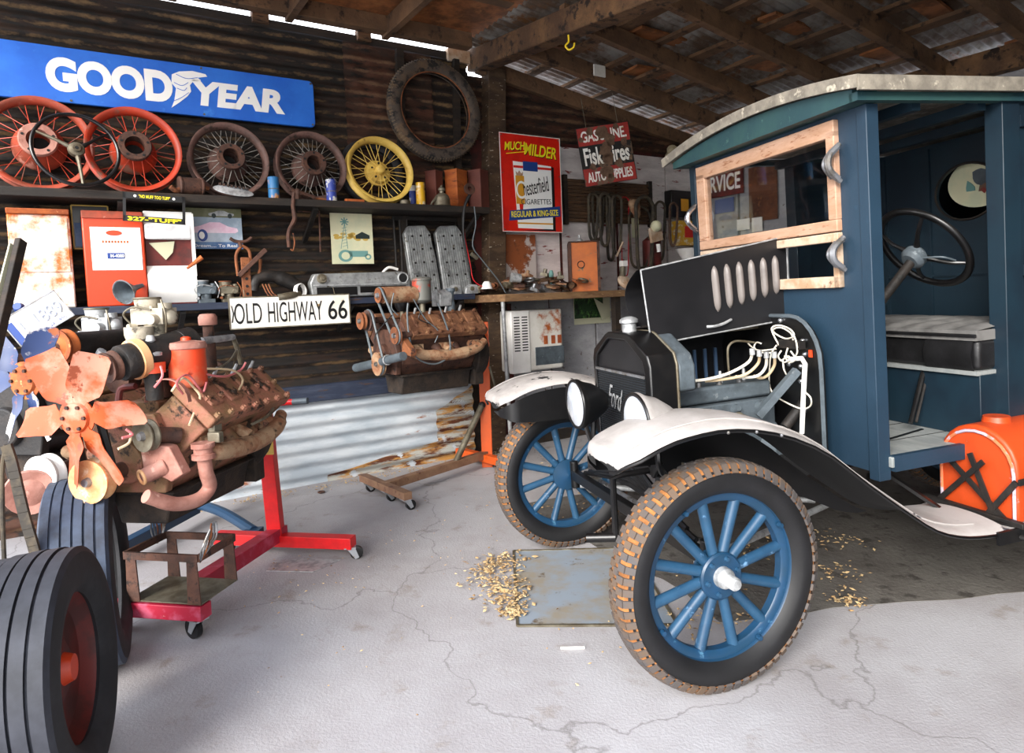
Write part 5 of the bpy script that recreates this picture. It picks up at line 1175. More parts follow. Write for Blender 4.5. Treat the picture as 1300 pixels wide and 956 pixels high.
lettering('AUTO SUPPLIES', h_ * .17, w_ * .86, 'plate_white', t, (0, -.0035, -h_ * .35), bold=.03)
random.seed(5)
def blob(b, x, z, r, y0, y1, k=14):
    b.prism([(x + r * random.uniform(.6, 1.2) * math.cos(2 * PI * i / k), z + r * random.uniform(.6, 1.3) * math.sin(2 * PI * i / k)) for i in range(k)], y0, y1)
for x, z, r in ((-.04, .36, .13), (.10, .22, .11), (-.02, .08, .13), (.02, -.08, .12), (-.05, -.3, .12), (-.25, .42, .07), (-.3, -.18, .06), (.36, .18, .08), (.25, .44, .06), (.2, -.18, .08), (-.44, .3, .05), (.44, -.12, .05), (.0, -.42, .08)):
    b = mb(); blob(b, x * w_, z * h_, r * w_, -.0062, -.0056); b.build('rust_flake', M_['fis_rust'], t)
for x in (-.3, .3): mb().cyl((x * w_, 0, h_ / 2), (x * w_, .0, h_ / 2 + .25), .002, n=5).build('hanging_wire', 'tin', t)
# louvred shutter behind
a, c_, z0, z1 = rect(748, 228, 850, 256, .10)
t = thing('louvred_shutter', 'brown wooden louvred shutter fixed on the white boards above the hanging belts', 'shutter', W, (cx.x + .1 if 0 else 1.50, -.06, 2.18))
b = mb()
for i in range(12): b.box((0, 0, -.16 + i * .033), (1.06, .012, .03), R=RX(-.5))
b.build('slats', 'wood_old', t)
each('stile', 'wood_dark', t, [lambda b, s=s: b.bb((s * .53 - .02, -.02, -.2), (s * .53 + .02, .02, .25)) for s in (-1, 1)])
# bench
zb = 1.36
bench = mb().prism([(-.18, -.15), (-.16, -.30), (.0, -.50), (1.0, -.47), (2.6, -.44), (2.6, -.045), (.24, -.045), (.24, -.15)], zb - .06, zb, 2).build('workbench_plank', mat('bench_wood', '#8a6a48', .85, 0, '#6b4c32', 5, .4, .62, '#a88a64', 12, .6, .68, .5, 40, (1, 4, 4)), M=W.M, bevel=.006)
tag(bench, 'thick rough wooden plank bench right of the post, heaped with scrap', 'bench')
each('leg', 'wood_dark', bench, [lambda b, x=x: b.bb((x - .03, -.42, 0), (x + .03, -.36, zb - .06)) for x in (1.25, 2.4)])
# orange tin box
p = wl(749, 366, .34); h = wl(749, 308, .34).z - zb
t = thing('tool_tin', 'worn orange tin case with dark corners standing on the bench', 'case', W, (p.x, -.26, zb), rz=-.62)
d_ = .125
mb().bb((-d_, -d_, 0), (d_, d_, h)).build('body', 'orange_tin', t, bevel=.004)
each('corner_strip', 'rust_dark', t, [lambda b, sx=sx, sy=sy: b.bb((sx * d_ - .012, sy * d_ - .012, 0), (sx * d_ + .012, sy * d_ + .012, h)) for sx, sy in ((-1, -1), (1, -1), (-1, 1), (1, 1))])
tp = mb().bb((-d_ - .01, -d_ - .01, h), (d_ + .01, d_ + .01, h + .012)).build('lid', 'rust_dark', t, bevel=.003)
mb().lathe([(0, 0), (.035, 0), (.03, .02), (.012, .035), (.012, .06), (0, .06)], (-.03, -.02, h + .012), n=20, cap=False).build('spout_cap', 'steel_light', tp)
mb().ring(.03, .004, (-.03, -d_ - .006, h * .55), (0, -1, 0), 20, 6).build('round_badge', 'rust_dark', t)
# old white heater below the bench
a, c_, z0, z1 = rect(650, 393, 719, 470, .30)
t = thing('wall_heater', 'white enamel heater with slots and rust stains mounted below the bench', 'heater', W, ((a + c_) / 2, -.04, (z0 + z1) / 2)); w_ = c_ - a; h_ = z1 - z0
b = mb().prism([(-w_ / 2, -.22), (-w_ / 2 + .02, -.25), (w_ / 2 - .04, -.25), (w_ / 2, -.20), (w_ / 2, .0), (-w_ / 2, 0)], -h_ / 2, h_ / 2, 2)
bd = b.build('case', mat('heater_enamel', '#d8d5cd', .45, 0, '#c8c4ba', 5, .45, .6, '#a0521f', 4, .54, .62), t, bevel=.02, seg=3)
mb().bb((-w_ / 2 - .004, -.262, -h_ / 2 - .01), (-w_ * .18, -.20, h_ / 2)).build('side_grille', 'white_enamel', t, bevel=.008)
for k in range(13):
    for j in range(2): mb().bb((-w_ * .46 + j * w_ * .14, -.264, h_ * .38 - k * h_ * .045), (-w_ * .46 + j * w_ * .14 + w_ * .10, -.261, h_ * .38 - k * h_ * .045 + .010)).build('slot', 'iron_dark', t)
mb().bb((-w_ * .08, -.256, -h_ * .42), (w_ * .46, -.249, -h_ * .12)).build('glass_panel', 'iron_grey', t, bevel=.004)
mb().cyl((w_ * .38, -.25, -h_ * .34), (w_ * .38, -.275, -h_ * .34), .022).build('knob', 'iron_grey', t)
for sx in (.12, .26, .38): mb().bb((w_ * sx - .02, -.2535, -h_ * .08), (w_ * sx + .02, -.249, h_ * .06)).build('rust_patch', 'rust_bright', t)
# torn photo sheet
a, c_, z0, z1 = rect(731, 377, 777, 411, .06)
t = thing('torn_poster', 'green woodland picture with a torn curling corner pinned under the bench', 'poster', W, ((a + c_) / 2, -.03, (z0 + z1) / 2)); w_ = c_ - a; h_ = z1 - z0
mb().bb((-w_ / 2, -.002, -h_ / 2), (w_ / 2, .002, h_ / 2)).build('sheet', 'paper', t)
mb().bb((-w_ * .49, -.004, -h_ * .28), (w_ * .30, -.002, h_ * .48)).build('picture', 'green_photo', t)
mb().prism([(w_ * .0, h_ * .46), (w_ * .5, -.0), (w_ * .22, -h_ * .40)], -.03, -.027).build('curled_corner', 'paper', t)
# pale blue pipe leaning to the truck's wing
p0 = wl(638, 378, .52); p1 = floor_at(664, 560); p1 = W.R @ (V(p1) - W.o)
t = thing('leaning_pole', 'thin pale grey pole leaning from the bench to behind the front wheel', 'pole', W, (p0.x, p0.y, 0))
q0 = V((0, -.0, 1.30)); q1 = wl(650, 590, .45) - V((p0.x, p0.y, 0)); q1.z = .0
mb().cyl(q0, q1, .016, n=12).build('pole', 'steel_light', t)
# red-brown door board beside the post
b = mb(); b.bb((-.02, -.15, 0), (.02, -.14, 1.28)); o = b.build('timber_offcut', 'red_trim', M=W.M @ Matrix.Translation((.26, 0, 0))); tag(o, 'dark red board leaning upright beside the post', 'board')
# scrap heap on the bench
random.seed(12)
kinds = ['rust', 'rust_dark', 'tin', 'engine_tan', 'wood_old', 'steel']
for i in range(52):
    x = random.uniform(-.05, .95); yy = random.uniform(-.42, -.08); k = random.choice(kinds); z = zb + .02 + random.random() * .15 * (1 - abs(x - .45) * 1.1)
    b = mb(); b.T = (Matrix.Rotation(random.uniform(0, 6), 4, 'Z') @ Matrix.Rotation(random.uniform(-.6, .6), 4, 'X'))
    c = i % 5
    if c == 0: b.cyl((-.05, 0, 0), (.05, 0, 0), .02, .02, 14); b.cyl((.05, 0, 0), (.07, 0, 0), .03, .03, 14)
    elif c == 1: b.ring(.04, .010, n=24, q=8)
    elif c == 2: b.tube([(-.09, 0, 0), (-.02, .03, .02), (.05, -.02, .01), (.11, .02, 0)], .009)
    elif c == 3: b.box((0, 0, 0), (.10, .06, .03)); b.cyl((0, 0, .0), (0, 0, .05), .016)
    else: b.prism([(-.06, -.03), (.05, -.04), (.08, .0), (.02, .05), (-.05, .03)], -.008, .008, 2)
    nm, ct = [('bushing', 'pipe fitting'), ('iron_ring', 'ring'), ('bent_rod', 'rod'), ('casting', 'iron part'), ('metal_plate', 'plate')][c]
    if z < zb + .04: z = zb + .03
    o = b.build(nm, k, M=W.M @ Matrix.Translation((x, yy, z)), bevel=.002 if c in (3, 4) else 0)
    tag(o, {'bushing': 'short pipe fitting lying in the scrap heap on the plank bench', 'iron_ring': 'iron ring lying in the scrap heap on the plank bench', 'bent_rod': 'bent rod lying in the scrap heap on the plank bench', 'casting': 'small iron casting lying in the scrap heap on the plank bench', 'metal_plate': 'flat odd-shaped plate lying in the scrap heap on the plank bench'}[nm], ct, 'scrap ' + nm.replace('_', ' ') + 's on the bench')
def bit(name, label, cat, px, py, off, fn):
    p = wl(px, py, off); t = thing(name, label, cat, W, p); fn(t); return t
bit('socket_base', 'pale grey cylinder lying at the front of the scrap on the bench', 'socket', 655, 352, .42, lambda t: mb().cyl((-.045, 0, 0), (.03, -.02, -.01), .04, .036).build('body', 'steel_light', t))
bit('insulator', 'pale green glass knob standing on the bench among scrap', 'insulator', 700, 352, .3, lambda t: mb().lathe([(0, -.06), (.025, -.06), (.03, -.02), (.018, 0), (.022, .03), (.012, .06), (0, .06)], n=16, cap=False).build('body', 'teal', t))
bit('cup_reflector', 'small white cup at the left end of the bench', 'cup', 618, 362, .40, lambda t: mb().lathe([(0, -.03), (.045, -.03), (.035, .01), (.02, .03), (0, .03)], n=20, cap=False).build('body', 'white_enamel', t))
bit('bench_lamp', 'brass-coloured round lamp lying on the bench beside the hood panel', 'lamp', 793, 358, .40, lambda t: (mb().lathe([(0, .03), (.06, .02), (.075, 0), (.06, -.02), (0, -.03)], ax=(0, -1, .7), n=28, cap=False).build('bowl', 'wood_white', t), mb().cyl((0, .03, .05), (.02, .04, .14), .03, .024).build('neck', 'tin', t), mb().box((.03, .04, .17), (.06, .05, .05)).build('clip', 'white_enamel', t)))
# belts and gear hanging from the nails
def loop(px, top, bot, wpx, off, m, label, r=.014, name='fan_belt', grp='black belts hanging over the bench'):
    a = wl(px, top, off); lo = wl(px, bot, off); h = a.z - lo.z; w_ = abs(wl(px + wpx / 2, top, off).x - wl(px - wpx / 2, top, off).x) / 2
    pts = [(w_ * math.sin(k), 0, -w_ * (1 - math.cos(k))) for k in [-PI / 2 + PI * j / 8 for j in range(9)]]
    pts = [(x, y, z) for x, y, z in pts] + [(w_ * .9, .01, -h * .5), (w_ * .7, .02, -h + .05), (0, .02, -h), (-w_ * .7, .02, -h + .05), (-w_ * .9, .01, -h * .5)]
    t = thing(name, label, 'belt', W, a + V((0, 0, 0)), group=grp)
    mb().tube(pts, r, 8, True).build('belt', m, t); return t
for px, top, bot, wpx, off in ((753, 246, 305, 12, .20), (759, 245, 304, 14, .16), (768, 246, 312, 13, .22), (775, 247, 330, 10, .18), (783, 248, 322, 12, .24)):
    loop(px, top, bot, wpx, off, 'belt', 'dark rubber belt hanging in a long loop behind the orange tin case')
loop(793, 250, 350, 10, .20, 'wire_red', 'thin red cord looped among the hanging black belts', .005, 'looped_cable', None)
loop(818, 250, 345, 22, .30, 'belt', 'wide black hose loop hanging in front of the tan cloth bundle', .018, 'hose', None)
loop(812, 262, 340, 28, .22, 'belt', 'larger black hose loop around the cream paper', .012, 'hose', None)
loop(855, 258, 312, 10, .35, 'belt_brown', 'reddish brown strap hanging beside the blue cab', .012, 'leather_strap', None)
loop(838, 256, 330, 12, .25, 'belt', 'black cord hanging left of the brown strap', .012, 'cord', None)
def hang(name, label, cat, px0, py0, px1, py1, off, m, th=.02, bev=.004, m2=None):
    x0, x1, z0, z1 = rect(px0, py0, px1, py1, off)
    t = thing(name, label, cat, W, ((x0 + x1) / 2, -off, (z0 + z1) / 2)); w_, h_ = (x1 - x0) / 2, (z1 - z0) / 2
    return t, w_, h_
t, a, h = hang('cloth_bundle', 'tan cloth bundle hanging among black hoses', 'bundle', 797, 250, 815, 275, .24, 'x'); mb().ball((0, 0, 0), (a * .7, .04, h * .8)).ball((.02, 0, -.06), (a * .5, .03, h * .6)).ball((-.03, 0, .03), (a * .5, .04, h * .5)).build('cloth', 'engine_tan', t)
t, a, h = hang('paper_sheet', 'cream paper hanging behind the red cord and hoses', 'paper', 802, 277, 811, 302, .15, 'x'); mb().box((0, 0, 0), (a * 2, .004, h * 2)).build('sheet', 'cream', t)
t, a, h = hang('red_canister', 'dark red upright canister behind the bench lamp', 'canister', 819, 300, 836, 338, .18, 'x'); mb().lathe([(0, -h), (a, -h), (a, h * .7), (a * .4, h), (0, h)], n=24, cap=False).build('body', 'red_dark', t)
t, a, h = hang('switch_box', 'pale switch box with a bulb hanging above the red canister', 'switch box', 825, 285, 840, 310, .30, 'x')
mb().box((0, 0, 0), (a * 2, .03, h * 1.5), R=RY(-.2)).build('box', 'wood_white', t, bevel=.004); mb().ball((-a * .3, -.03, h * .8), a * .7).build('bulb', 'cream', t); mb().cyl((a * .1, -.02, -h), (a * .2, -.02, -h * 1.8), .02).build('tag', 'white_enamel', t)
t, a, h = hang('battery_case', 'glossy black case high on the wall beside the blue cab', 'case', 848, 243, 879, 277, .12, 'x'); mb().box((0, 0, 0), (a * 2, .1, h * 2)).build('case', 'black', t, bevel=.006); mb().box((.01, -.052, -.01), (a * .6, .004, h * .9)).build('label', 'sign_gold', t)
t, a, h = hang('carton', 'yellow and red printed carton behind the brown strap', 'carton', 858, 281, 882, 312, .20, 'x')
mb().box((0, 0, 0), (a * 2, .12, h * 2)).build('box', 'jar_yellow', t, bevel=.003); mb().box((.01, -.062, .01), (a * 1.2, .004, h * .9)).build('red_print', 'sign_red', t)
t, a, h = hang('white_bowl', 'white bowl on the bench under the yellow carton', 'bowl', 862, 312, 884, 332, .28, 'x'); mb().lathe([(0, -.05), (.06, -.05), (.12, .05), (.11, .05), (.05, -.04), (0, -.04)], n=28, cap=False).build('bowl', 'white_enamel', t)
t = thing('wooden_tool', 'pale wooden tool handle leaning behind the orange tin case', 'handle', W, wl(783, 325, .30)); mb().cyl((0, 0, 0), (.10, .02, .13), .012, .01).build('handle', 'wood_white', t)
# insulation foam at the wall top
t = thing('foam_lump', 'off-white torn foam lump under the roof at the far wall', 'foam', W, wl(858, 198, .10)); 
b = mb(); random.seed(3)
for i in range(9): b.ball((random.uniform(-.16, .18), random.uniform(-.03, .02), random.uniform(-.05, .05)), random.uniform(.04, .07), 10)
b.build('foam', mat('foam', '#b8ac8e', .9, 0, '#8c7c5c', 9, .4, .6, None, None, .5, .6, .6, 30), t)
# hook in the tie beam
p = ray(722, 57); o = CAM + p * (4.35 / p.y)
t = thing('ceiling_hook', 'small yellow hook screwed into the big roof beam', 'hook', None, o)
mb().tube([(0, 0, .06), (0, 0, .02), (-.02, 0, -.005), (.0, 0, -.03), (.03, 0, -.015), (.035, 0, .01)], .006).build('hook', 'yellow_hook', t)
# bright tag nailed on a rafter
# things on the side wall, seen through the windscreen
SW = Frame(W.o + W.M.to_3x3() @ V((XE, 0, 0)), W.ang - PI / 2)    # X along the side wall towards the camera, Y into the wall
def sw(px, py, off=.02): return SW.at(px, py, 1, -off)
def srect(px0, py0, px1, py1, off=.02):
    a = sw(px0, (py0 + py1) / 2, off); b_ = sw(px1, (py0 + py1) / 2, off); return a.x, b_.x, sw((px0 + px1) / 2, py1, off).z, sw((px0 + px1) / 2, py0, off).z
x0, x1, z0, z1 = srect(886, 216, 945, 250)
t = thing('service_sign', 'dark red sign lettered SERVICE on the far wall, seen through the windscreen', 'sign', SW, ((x0 + x1) / 2, -.03, (z0 + z1) / 2)); w_ = x1 - x0; h_ = z1 - z0
mb().bb((-w_ / 2, -.004, -h_ / 2), (w_ / 2, .004, h_ / 2)).build('panel', mat('service_red', '#6d1c16', .6, 0, '#4c1410', 5), t)
lettering('SERVICE', h_ * .62, w_ * .88, 'sign_white', t, (-.0, -.005, .0), bold=.02)
x0, x1, z0, z1 = srect(952, 210, 988, 280)
t = thing('rusty_panel', 'rusty brown sheet hung beside the SERVICE sign', 'panel', SW, ((x0 + x1) / 2, -.03, (z0 + z1) / 2)); mb().bb(((x0 - x1) / 2, -.004, (z0 - z1) / 2), ((x1 - x0) / 2, .004, (z1 - z0) / 2)).build('sheet', 'signboard_rust', t)
for (a0, b0, a1, b1, m, lb) in ((908, 252, 932, 270, 'sign_navy', 'blue and yellow plate below the SERVICE sign'), (936, 278, 952, 292, 'plate_white', 'small white plate behind the windscreen, left of the striped one'), (955, 276, 968, 294, 'plate_white', 'striped white plate tilted behind the windscreen')):
    x0, x1, z0, z1 = srect(a0, b0, a1, b1, .04)
    t = thing('metal_plate', lb, 'plate', SW, ((x0 + x1) / 2, -.04, (z0 + z1) / 2)); mb().bb(((x0 - x1) / 2, -.003, (z0 - z1) / 2), ((x1 - x0) / 2, .003, (z1 - z0) / 2)).build('plate', m, t)
x0 = sw(905, 300).x; x1 = sw(1000, 300).x
o = mb().bb((x0 - .3, -.3, 1.42), (x1, -.03, 1.47)).build('wall_shelf', 'wood_dark', M=SW.M); tag(o, 'dark plank shelf on the far wall behind the cab window', 'shelf')
random.seed(8)
for i in range(7):
    h = random.uniform(.12, .28); o = mb().lathe([(0, 0), (.05, 0), (.055, .01), (.055, h * .8), (.03, h), (0, h)], n=16, cap=False).build('old_can', random.choice(['rust_dark', 'tin', 'iron_dark', 'wood_dark']), M=SW.M @ Matrix.Translation((x0 - .15 + i * .17, -.16, 1.47)))
    tag(o, 'old can standing on the far-wall shelf behind the cab window', 'can', 'cans on the far shelf')

# ---- floor plate, litter
c = [floor_at(652, 701), floor_at(800, 697), floor_at(860, 795), floor_at(657, 796)]
b = mb(); n = [(p.x, p.y) for p in c]; b.prism(n, .0005, .006, 2)
o = b.build('floor_plate', mat('plate_blue', '#8a949e', .6, .1, '#8e8678', 3, .45, .6, '#60503c', 8, .6, .66), bevel=.002); tag(o, 'thin square bluish steel plate lying on the floor in front of the truck', 'plate')
b = mb()
for i in range(4): p, q = c[i], c[(i + 1) % 4]; b.beam((p.x, p.y, .006), (q.x, q.y, .006), .012, .008)
b.build('edge_bead', 'tin', o)
def litter(name, label, cat, pts, n, s0, s1, m, spread):
    b = mb()
    for i in range(n):
        a = random.choice(pts); x = random.gauss(a[0], a[2] * spread); y = random.gauss(a[1], a[2] * spread); s = random.uniform(s0, s1); r = random.uniform(0, 2 * PI); z = .004 + random.random() * .012
        u = V((math.cos(r), math.sin(r), random.uniform(-.3, .3))) * s; v = V((-math.sin(r), math.cos(r), random.uniform(-.4, .4))) * s * .5
        p = V((x, y, z + .006)); b.add([p - u, p + v, p + u, p - v, p + V((0, 0, .003))], [(0, 1, 4), (1, 2, 4), (2, 3, 4), (3, 0, 4), (0, 3, 2, 1)])
    o = b.build(name, m, sharp=5); return tag(o, label, cat, kind='stuff')
def fp(x, y, r): p = floor_at(x, y); return (p.x, p.y, r)
litter('leaf_litter', 'drift of dry leaves against the left edge of the floor plate', 'leaves', [fp(632, 740, .07), fp(640, 715, .06), fp(645, 765, .05), fp(620, 725, .05), fp(652, 780, .03), fp(640, 750, .05)], 520, .008, .02, 'leaf', 1)
litter('leaf_litter', 'dry leaves scattered behind the big front wheel', 'leaves', [fp(1060, 730, .06), fp(1075, 765, .04), fp(1060, 690, .09), fp(900, 790, .12), fp(960, 700, .15), fp(700, 640, .2), fp(740, 600, .2)], 420, .006, .016, 'leaf', 1)
litter('leaf_litter', 'thin line of leaves and grit along the foot of the galvanised wall', 'leaves', [(*((W.M @ V((-2.2 + i * .25, -.20, 0))).xy), .05) for i in range(10)], 420, .005, .014, 'leaf', 1)
litter('leaf_litter', 'sparse crumbs of leaf scattered on the open concrete floor', 'leaves', [fp(400, 745, .15), fp(350, 720, .12), fp(520, 700, .35), fp(440, 800, .3), fp(760, 820, .2), fp(560, 660, .35)], 130, .004, .010, 'leaf', 1)
p = floor_at(382, 716); o = mb().prism([(-.15, -.08), (.1, -.12), (.2, .03), (.0, .07), (-.16, .04)], .001, .004, 2).build('metal_sheet', 'steel_light', M=Matrix.Translation((p.x, p.y, 0))); tag(o, 'crumpled grey sheet lying on the floor behind the red stand leg', 'sheet')
p = floor_at(727, 824); o = mb().cyl((-.045, 0, .006), (.045, -.005, .006), .005, n=8).build('white_stick', 'white_enamel', M=Matrix.Translation((p.x, p.y, 0))); tag(o, 'short white stick lying on the floor left of the big wheel', 'stick')
p = floor_at(408, 626); o = mb().ring(.02, .006, (0, 0, .008), n=20, q=8).build('rubber_washer', 'rust_dark', M=Matrix.Translation((p.x, p.y, 0))); tag(o, 'small dark ring lying on the floor near the galvanised wall', 'washer')
# ------------------------------------------------------------------ the old truck
K = Frame((.487, 2.91, 0), math.atan2(.28, .96), math.radians(2.2))   # X towards the tail, -Y the near side
k = lambda px, py, ax, v: K.at(px, py, ax, v)
TR = thing('vintage_truck', 'old black and blue open-sided truck with its hood raised and blue spoked wheels', 'truck', K)
def spoked_wheel(c, side, yaw=0, name='front_wheel', axle=True):
    """side -1: outer face towards -Y"""
    R0, rr, wy = .384, .050, 1.2
    R = RZ(yaw); M = Matrix.Translation(V(c)) @ R.to_4x4(); AX = (0, side, 0)
    ro = R0 - 2 * rr + .006
    rim = mb().lathe([(ro + .012, .034), (ro + .016, .040), (ro + .004, .042), (ro - .010, .030), (ro - .012, .022), (ro - .034, .020), (ro - .040, .014), (ro - .040, -.014), (ro - .034, -.020), (ro - .012, -.022), (ro - .010, -.030), (ro + .004, -.042), (ro + .016, -.040), (ro + .012, -.034)], ax=AX, n=72, closed=True).build(name, 'rim_blue', TR, M=M, sharp=40)
    Rm = R0 - rr - .004
    mb().lathe([(r, h * wy) for r, h in tread_profile(Rm, rr, .6)], ax=AX, n=96, closed=True).build('tyre', mat('ford_sidewall', '#0c0c0e', .6, 0, '#141417', 8, .45, .65, '#4a3a28', 7, .66, .74), rim, sharp=60)
    b = mb(); n = 66
    for i in range(n):
        a = 2 * PI * i / n; d = V((math.cos(a), 0, math.sin(a))); tg = (math.sin(a), 0, -math.cos(a))
        for s in (-1, 1):
            b.beam(d * (Rm + rr * .40) + V((0, s * rr * wy * .95, 0)), d * (Rm + rr * .95) + V((0, s * rr * wy * .68, 0)), .022, .013, tuple(d))
            b.beam(d * (Rm + rr * .95) + V((0, s * rr * wy * .70, 0)), d * (Rm + rr * 1.06) + V((0, s * rr * wy * .22, 0)), .023, .012, tuple(d))
        a += PI / n; d = V((math.cos(a), 0, math.sin(a)))
        b.box(d * (Rm + rr * 1.04), (.012, rr * wy * .42, .024), R=Matrix.Rotation(-a, 3, 'Y'))
    b.build('tread_blocks', 'tread', rim)
    o = rim
    b = mb()
    for i in range(n):
        for s in (-1, 1):
            a = 2 * PI * (i + .5) / n; a1 = a + s * 0; d = V((math.cos(a), 0, math.sin(a)))
            e1 = V((math.cos(a + .045), 0, math.sin(a + .045))); e0 = V((math.cos(a - .045), 0, math.sin(a - .045)))
            r_ = Rm + rr * 1.055
            b.beam(e0 * r_ + V((0, s * .005, 0)), d * (r_) + V((0, s * .018, 0)), .004, .006, tuple(d)); b.beam(d * r_ + V((0, s * .018, 0)), e1 * r_ + V((0, s * .005, 0)), .004, .006, tuple(d))
            b.beam(d * (Rm + rr * .5) + V((0, s * rr * .93, 0)), d * (r_ - .002) + V((0, s * .018, 0)), .005, .005, tuple(d))
    b = mb(); pr = [(Rm + rr * .42, rr * wy * .955), (Rm + rr * .92, rr * wy * .69), (Rm + rr * 1.02, rr * wy * .42), (Rm + rr * 1.04, 0), (Rm + rr * 1.02, -rr * wy * .42), (Rm + rr * .92, -rr * wy * .69), (Rm + rr * .42, -rr * wy * .955), (Rm + rr * .7, 0)]
    b.lathe(pr, ax=AX, n=96, closed=True); b.build('tread_grooves', 'tread_dust', rim, sharp=60)
    nsp = 12
    for i in range(nsp):
        a = 2 * PI * (i + .35) / nsp; d = V((math.cos(a), 0, math.sin(a)))
        mb().tube([d * .058, d * .12, d * (ro - .05), d * (ro - .03)], [.019, .018, .0155, .019, .020], 12, smooth=False).build('spoke', 'spoke_blue', rim)
    mb().lathe([(0, .028), (.074, .028), (.080, .022), (.080, .014), (0, .014)], ax=AX, n=32, cap=False).lathe([(0, -.02), (.08, -.02), (.08, -.03), (0, -.05)], ax=AX, n=32, cap=False).build('hub_flange', 'rim_blue', rim)
    for i in range(6):
        a = PI * i / 3 + .2; p = V((.060 * math.cos(a), side * .028, .060 * math.sin(a))); mb().cyl(p, p + V((0, side * .010, 0)), .009, .007, 8).build('hub_bolt', 'spoke_blue', rim)
    for i in range(4):
        a = PI / 2 * i + .5; p = V(((ro - .018) * math.cos(a), side * .026, (ro - .018) * math.sin(a))); mb().cyl(p, p + V((0, side * .016, 0)), .010, .008, 8).build('rim_lug', 'rim_blue', rim)
    if axle:
        pr = [(0, .105), (.016, .104), (.019, .100)]
        for j in range(10): pr += [(.019, .098 - j * .004), (.022, .096 - j * .004)]
        pr += [(.030, .056), (.034, .05), (.036, .026), (0, .026)]
        mb().lathe(pr, ax=AX, n=24, cap=False).build('hub_cap', 'steel_light', rim, sharp=25)
    return rim
zw = .386
wn = spoked_wheel((-.02, -.71, zw), -1, 0.06)
wf = spoked_wheel((-.02, .71, zw + .0), 1, 0.06)
for s, c in ((-1, (2.58, -.71, zw - .085)), (1, (2.58, .71, zw - .085))): spoked_wheel(c, s, 0, 'rear_wheel', False)
# running gear
mb().beam((0.0, -.62, .40), (0.0, .62, .40), .04, .05).cyl((-.0, -.62, .33), (0, -.62, .47), .022).cyl((0, .62, .33), (0, .62, .47), .022).build('front_axle', 'black', TR, bevel=.004)
b = mb()
for i in range(6): b.tube([(0.02, -.52 + .06 * i, .43 + .022 * i), (0.02, 0, .50 + .022 * i), (0.02, .52 - .06 * i, .43 + .022 * i)], .011, 6)
b.build('leaf_spring', 'black', TR)
mb().cyl((.12, -.58, .36), (.12, .58, .36), .011).build('tie_rod', 'steel', TR)
each('radius_rod', 'steel_light', TR, [lambda b, s=s: b.cyl((-.0, s * .55, .36), (1.0, s * .04, .26), .014) for s in (-1, 1)])
each('steering_arm', 'steel', TR, [lambda b, s=s: b.tube([(0, s * .62, .40), (.06, s * .60, .38), (.13, s * .58, .36)], .014) for s in (-1, 1)])
each('frame_rail', 'black_matte', TR, [lambda b, s=s: b.bb((.0, s * .29 - .02, .52), (3.2, s * .29 + .02, .61)) for s in (-1, 1)])
a0 = k(778, 608, 0, -.16); a1 = k(782, 682, 0, -.16); a2 = k(751, 690, 0, -.24)
mb().tube([(.06, a0.y - .0, a0.z + .01), (-.12, a0.y, a0.z + .01), (-.16, a0.y, a0.z), (-.16, a1.y, a1.z + .02), (-.16, a1.y, a1.z)], .013, smooth=False).build('starting_crank', 'black', TR)
mb().cyl((-.16, a1.y, a1.z), (-.26, a1.y + .06, a1.z - .005), .019, n=14).build('crank_grip', 'black', TR)
# fenders: curved sheets over the wheels
def fender(s, m):
    yo = s * .86; yi = s * .50
    path = [(-.40, .812), (-.385, .838), (-.345, .860), (-.27, .888), (-.19, .905), (-.05, .912), (.12, .880), (.30, .797), (.47, .66), (.62, .545), (.75, .455), (.87, .412), (.98, .396), (1.08, .390)]
    P = catmull([V((x, 0, z)) for x, z in path], 5); n = len(P) - 1
    def f(u, v):
        i = min(n, int(u * n + .5)); p = P[i]; q = (v - .5) * 2
        nar = min(1, .30 + (max(0, u) * 5.5) ** .5 * .75); y = (yo + yi) / 2 + (yo - yi) / 2 * q * nar + s * (1 - nar) * .03
        crown = .024 * (1 - abs(q) ** 2.2); edge = -.012 * max(0, (abs(q) - .86) / .14)
        return (p.x - .02 * (1 - q * q) * (u < .12), y, p.z + crown + edge)
    fe = mb().shell(f, n, 20, (0, 0, -.004)).build('fender', m, TR, sharp=70)
    # rolled outer bead and inner valance
    b = mb(); b.tube([V(f(i / n, 1)) for i in range(0, n + 1, 2)], .006, 6, smooth=False); b.build('rolled_bead', 'black', fe)
    b = mb(); b.shell(lambda u, v: (V(f(u, 0)) + V((0, -s * .0, -.02 - .16 * v * math.sin(PI * min(1, u * 1.25))))), 30, 2, (0, .003, 0)); b.build('inner_valance', 'black', fe)
    b = mb(); b.tube([V(f(i / n, .84)) + V((0, 0, .003)) for i in range(2, n - 4, 2)], .0035, 6, smooth=False); b.build('pressed_ridge', m, fe)
    b = mb(); b.grid(lambda u, v: V(f(u, v)) + V((0, 0, -.0055)), n, 12); b.build('underside', 'black_matte', fe, sharp=70)
    return fe
fender(-1, 'dust_fender'); fender(1, 'dust_black')
each('fender_iron', 'black', TR, [lambda b, s=s: b.tube([(-.02, s * .3, .62), (-.02, s * .42, .75), (-.04, s * .55, .90)], .012) for s in (-1, 1)])
each('fender_rivet', 'steel', TR, [lambda b, p=p: b.ball(p, .006, 8) for p in ((-.05, -.864, .896), (.05, -.864, .885), (.14, -.864, .862))])
